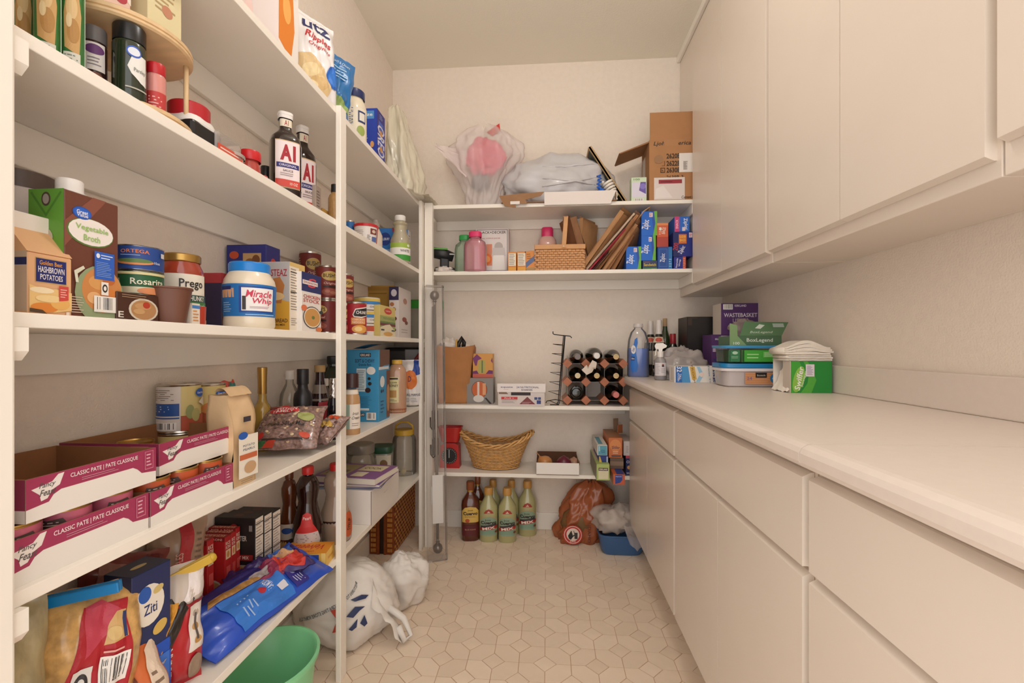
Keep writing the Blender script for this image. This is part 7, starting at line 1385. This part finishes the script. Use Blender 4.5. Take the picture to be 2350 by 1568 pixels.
# purple liner boxes
loc, d3 = BBOX(1633, 1722, 768, 2.26, .13, CT_)
PU = '#54306a'
BOXP('liner_box', 'purple box of wastebasket liners, lower one, mostly hidden', 'box', loc, 0, d3, PU, {'F': [('t', 'KIRKLAND', .16, .9, .04, '#e6dcea', {'w': .14}), ('r', .24, .82, .4, .97, '#e2d8d6'), ('r', .03, .62, .4, .7, '#bfa8c4'), ('p', [(.25, .05), (.33, .3), (.3, .45), (.22, .2)], '#cbb8c4')], 'T': [('r', 0, 0, 1, 1, '#d8ccc2')]}, 'liner boxes')
zt_p = CT_ + d3[2] + .0005
loc, d4 = BBOX(1655, 1744, 696, 2.275, .11, zt_p)
r = BOXP('liner_box', 'upper purple box of wastebasket liners with plastic spilling out in front', 'box', loc, 0, d4, PU, {'F': [('b', .05, .8, .3, .97), ('t', 'KIRKLAND', .5, .92, .07, '#ece2ee', {'w': .3}), ('t', 'WASTEBASKET', .5, .62, .13, '#e6dcea', {'w': .86}), ('t', 'LINERS', .5, .45, .12, '#c8b4cc', {'w': .4})], 'L': [('r', 0, 0, 1, 1, '#cfc4b8')]}, 'liner boxes')
mb = MB(); mb.sphere((.01, -.075, .025), .045, M('#cfc0b8', .2, film=.55), 30, 16, (1.5, .5, 1.0), crumple(121, .3, 2.6)); mb.build('liner_film', r)
# tubs of cloths
x0, y0 = G(1657, 889, CT_); y0 += .0
W_, D_ = .235, .155
cx_, cy_ = x0 + W_ / 2 + .014, y0 + D_ / 2 + .01
MILK = M('#dcd2d2', .15, film=.72)
r = T('cloth_tub', 'clear tub of sponge cloths with bright blue lid, lowest in the stack', 'tub', (cx_, cy_, CT_), -.02)
ht = Z(846, cx_, cy_ - D_ / 2) - CT_
def rr(mb, a, b, z0, z1, m, k=1, ex=6): mb.lathe([(0, z0), (1 * .97, z0), (1, z0 + .004), (k, z1), (0, z1)], m, 48, sx=a, sy=b, ex=ex); return mb
rr(MB(), W_ / 2 * .93, D_ / 2 * .93, .001, ht, MILK, 1.05).build('tub', r)
rr(MB(), W_ / 2 * .84, D_ / 2 * .84, .003, ht * .9, M('#d8c8c4', .6)).build('cloths', r)
MB().lathe([(1.02, ht - .012), (1.05, ht - .010), (1.05, ht - .002), (1.02, ht)], M('#e6dede', .3), 48, sx=W_ / 2, sy=D_ / 2, ex=6).build('rim', r)
LB = M('#1f84c0', .3)
l0, l1 = ht, ht + .019
rr(MB(), W_ / 2 * 1.04, D_ / 2 * 1.04, l0, l1, LB).build('lid', r)
mb = MB(); decals(mb, [('r', 0, 0, 1, 1, '#c98a5c'), ('l', 0, 0, 1, 1, 6, '#d69a6a'), ('r', .28, .56, .58, 1, '#221a18'), ('t', 'Scotch', .43, .76, .14, '#d8d0c8', {'w': .22}), ('t', '24', .12, .5, .28, '#8a6a94', {'w': .14}), ('e', .86, .5, .2, .5, '#2a78b8'), ('t', 'CLOTH', .86, .5, .18, '#e6ecf2', {'w': .28})], lambda a, b, o: (-W_ * .17 + a, -D_ / 2 * 1.0 - .0025 - o, .012 + b), W_ * .6, ht * .62); mb.build('printed_label', r)
z2_ = CT_ + l1 + .0005
r = T('wipes_tub', 'clear tub holding green packs under a thin blue lid, second in the stack', 'tub', (cx_ + .004, cy_ + .005, z2_), .015)
h2 = Z(800, cx_, cy_ - D_ / 2) - z2_
rr(MB(), W_ / 2 * .92, D_ / 2 * .92, .001, h2, M('#5a6a54', .15, film=.3), 1.03).build('tub', r)
MB().box(-W_ * .22, W_ * .43, -D_ * .43, D_ * .38, .003, h2 - .004, M('#3f9a34', .35), .003).build('green_pack', r)
MB().box(-W_ * .43, -W_ * .25, -D_ * .42, D_ * .38, .003, h2 - .004, M('#2f6a44', .35), .003).build('dark_green_pack', r)
mb = MB(); decals(mb, [('r', .28, .05, 1, .95, '#45a83a'), ('l', .33, .25, .6, .75, 2, '#a8dc94'), ('r', .62, .4, .84, .82, '#7cc46a'), ('l', .64, .45, .82, .78, 4, '#c2e6b4'), ('r', .03, .06, .2, .94, '#2f7a4c'), ('e', .115, .74, .05, .12, '#b0ccb4'), ('l', .05, .3, .18, .5, 2, '#9cc4a8')], lambda a, b, o: (-W_ * .455 + a, -D_ * .5 - .0005 - o, .004 + b), W_ * .91, h2 - .008); mb.build('printed_label', r)
rr(MB(), W_ / 2 * 1.06, D_ / 2 * 1.06, h2, h2 + .012, M('#4a9acc', .25), 1.01).build('lid', r)
z3_ = z2_ + h2 + .0125
# open card-sleeve box
bw, bd_, bh = .20, .12, Z(771, cx_, cy_ - .05) - z3_
r = T('sleeve_box', 'green printed box with its lid panel raised, top of the stack', 'box', (cx_ + .012, cy_ + .012, z3_), .0)
G1, G2 = '#4a6a4a', '#7c9a68'
MB().box(-bw / 2, bw / 2, -bd_ / 2, bd_ / 2, 0, bh, M(G1, .5), .001, 1).build('box', r)
MB().prism([(-bw / 2, 0), (-bw / 2 + .065, 0), (-bw / 2 + .03, bh), (-bw / 2 + .028, bh + .042), (-bw / 2, bh + .05)], -bd_ / 2 - .0025, -bd_ / 2 - .0008, M(G2, .5), 'y').build('side_panel', r)
ang = math.radians(28)
o = MB().prism([(-bw / 2 + .04, 0), (bw / 2, 0), (bw / 2 + .04, .062), (-bw / 2 + .07, .066)], -.001, .001, M('#567a54', .5), 'y').build('raised_lid', r, (0, -bd_ / 2 + .001, bh), (ang * -1, 0, 0))
mb = MB(); decals(mb, [('t', 'BoxLegend', .5, .24, .22, '#b8c4b4', {'w': .5, 'sh': .5}), ('p', [(.38, .55), (.5, .85), (.62, .78), (.5, .5)], '#cdd4ca'), ('r', .8, .62, 1.05, .9, '#a8b4ac')], lambda a, b, q: (-bw / 2 + .04 + a, -.0012 - q, b), bw - .03, .062); mb.build('lid_print', r, (0, -bd_ / 2 + .001, bh), (ang * -1, 0, 0))
mb = MB(); decals(mb, [('t', 'BoxLegend', .58, .5, .5, '#d6dcd0', {'w': .5}), ], lambda a, b, q: (-bw / 2 + a, -bd_ / 2 - q, b), bw, bh); mb.build('front_print', r)
mb = MB(); decals(mb, [('t', '100', .5, .5, .9, '#dfe6d6', {'w': .7})], lambda a, b, q: (-bw / 2 + .008 + a, -bd_ / 2 - .003 - q, .002 + b), .035, .012); mb.build('side_print', r)
# sweeper cloth box
x0, y0 = G(1815, 902, CT_); x1 = .968
dp = .125; wd = x1 - x0; ht = Z(829, x0, y0) - CT_
r = T('sweeper_cloth_box', 'green box of floor sweeper cloths with torn open end on the worktop', 'box', ((x0 + x1) / 2, y0 + dp / 2, CT_))
GS = M('#1f8a34', .45); WS = M('#ece4da', .6)
MB().box(-wd / 2, wd / 2, -dp / 2, -dp / 2 + .002, 0, ht, GS).box(-wd / 2, wd / 2, dp / 2 - .002, dp / 2, 0, ht, WS).box(-wd / 2, wd / 2, -dp / 2 + .002, dp / 2 - .002, 0, .002, WS).box(-wd / 2 + .03, wd / 2, -dp / 2 + .002, dp / 2 - .002, ht - .002, ht, WS).box(wd / 2 - .002, wd / 2, -dp / 2 + .002, dp / 2 - .002, .002, ht - .002, GS).build('box', r)
MB().surf(lambda a, b: (-wd / 2 + .02 - .03 * (1 - b) ** 2 + .006 * nz(a * 4, b * 4, 1), -dp / 2 + .006 + (dp - .012) * a, .003 + (ht - .02) * b * (.7 + .3 * math.sin(a * 3)) + .006 * nz(a * 6, b * 3, 0)), 14, 10, M('#f0e8dc', .75)).build('white_cloth', r)
MB().box(-wd / 2 - .002, -wd / 2, -dp / 2, -dp / 2 + .05, 0, ht, M('#cfc2b4', .6)).build('torn_end', r)
faces_print(r, {'F': [('p', [(.0, .0), (.1, 0), (.38, .55), (.2, 1), (0, 1)], '#3fa032'), ('p', [(.24, .0), (.5, 0), (.62, .4), (.5, .8), (.4, 1), (.3, 1), (.44, .6), (.4, .3)], '#52a83a'), ('e', .19, .43, .13, .42, '#8cc04c', -14), ('t', 'Swiffer', .2, .46, .17, '#f4f0ea', {'w': .60, 'rot': 80, 'sh': .15}), ('t', 'Sweeper', .32, .44, .08, '#e0ecd0', {'w': .42, 'rot': 76}), ('r', .36, .52, .57, .9, '#e4dee0'), ('l', .39, .56, .54, .86, 8, '#8a6a98')]}, wd, dp, ht)
# folded cloths on it
zc_ = CT_ + ht
cl = M('#e8dfd2', .85, bump=.25, bs=220)
def cloth(i, w_, d_, sheets, lb, dx, hump):
    """a cloth folded over itself: sheets stacked, joined by a round fold on the left"""
    z_ = zc_ + cloth.z
    r = T('folded_cloth', lb, 'cloth', ((x0 + x1) / 2 + dx, y0 + dp / 2, z_), -.04 * i, 'folded white cloths')
    t_ = .0065; n = sheets
    for k in range(n):
        ln = w_ * (1 - .03 * ((k * 7 + i) % 3))
        def f(s, t, k=k, ln=ln, up=1):
            x = -w_ / 2 + ln * s; hz = hump * math.sin(math.pi * min(1, s * 1.05)) ** 1.5 * (k + 1) / n
            rd = math.sqrt(max(0, 1 - max(0, 1 - s / .05) ** 2)) if s < .05 else 1
            te = t_ + hump / n * math.sin(math.pi * min(1, s * 1.05)) ** 1.5
            zz = .0004 + k * te + te / 2 + (te / 2 - .0005) * up * rd + .0006 * nz(s * 6, t * 5, i)
            return (x + .004 * nz(t * 5, k, i), (t - .5) * d_ + .002 * nz(s * 6, k, 2), zz)
        mb = MB(); mb.surf(lambda s, t: f(s, t), 30, 12, cl); mb.surf(lambda s, t: f(s, t, up=-1), 30, 12, cl, flip=True)
        mb.surf(lambda s, t: f(s, 0, up=2 * t - 1), 30, 1, cl); mb.surf(lambda s, t: f(1, s, up=2 * t - 1), 12, 1, cl); mb.surf(lambda s, t: f(0, s, up=2 * t - 1), 12, 1, cl, flip=True); mb.surf(lambda s, t: f(s, 1, up=2 * t - 1), 30, 1, cl, flip=True)
        mb.build('sheet', r)
    for a, b in ((0, n - 1),):
        R_ = (n * t_) / 2; MB().tube([(-w_ / 2 + .002, -d_ / 2 + .002, R_), (-w_ / 2 + .002, d_ / 2 - .002, R_)], R_ * .98, cl, 18).build('fold_edge', r)
    cloth.z += n * t_ + .0006
cloth.z = .0004
cloth(0, .145, .11, 1, 'bottom folded white cloth on the sweeper box', .0, 0)
cloth(1, .15, .112, 2, 'middle folded white cloth on the sweeper box', .004, 0)
cloth(2, .155, .112, 4, 'top folded white cloth, thick and bulging, on the sweeper box', .0, .024)
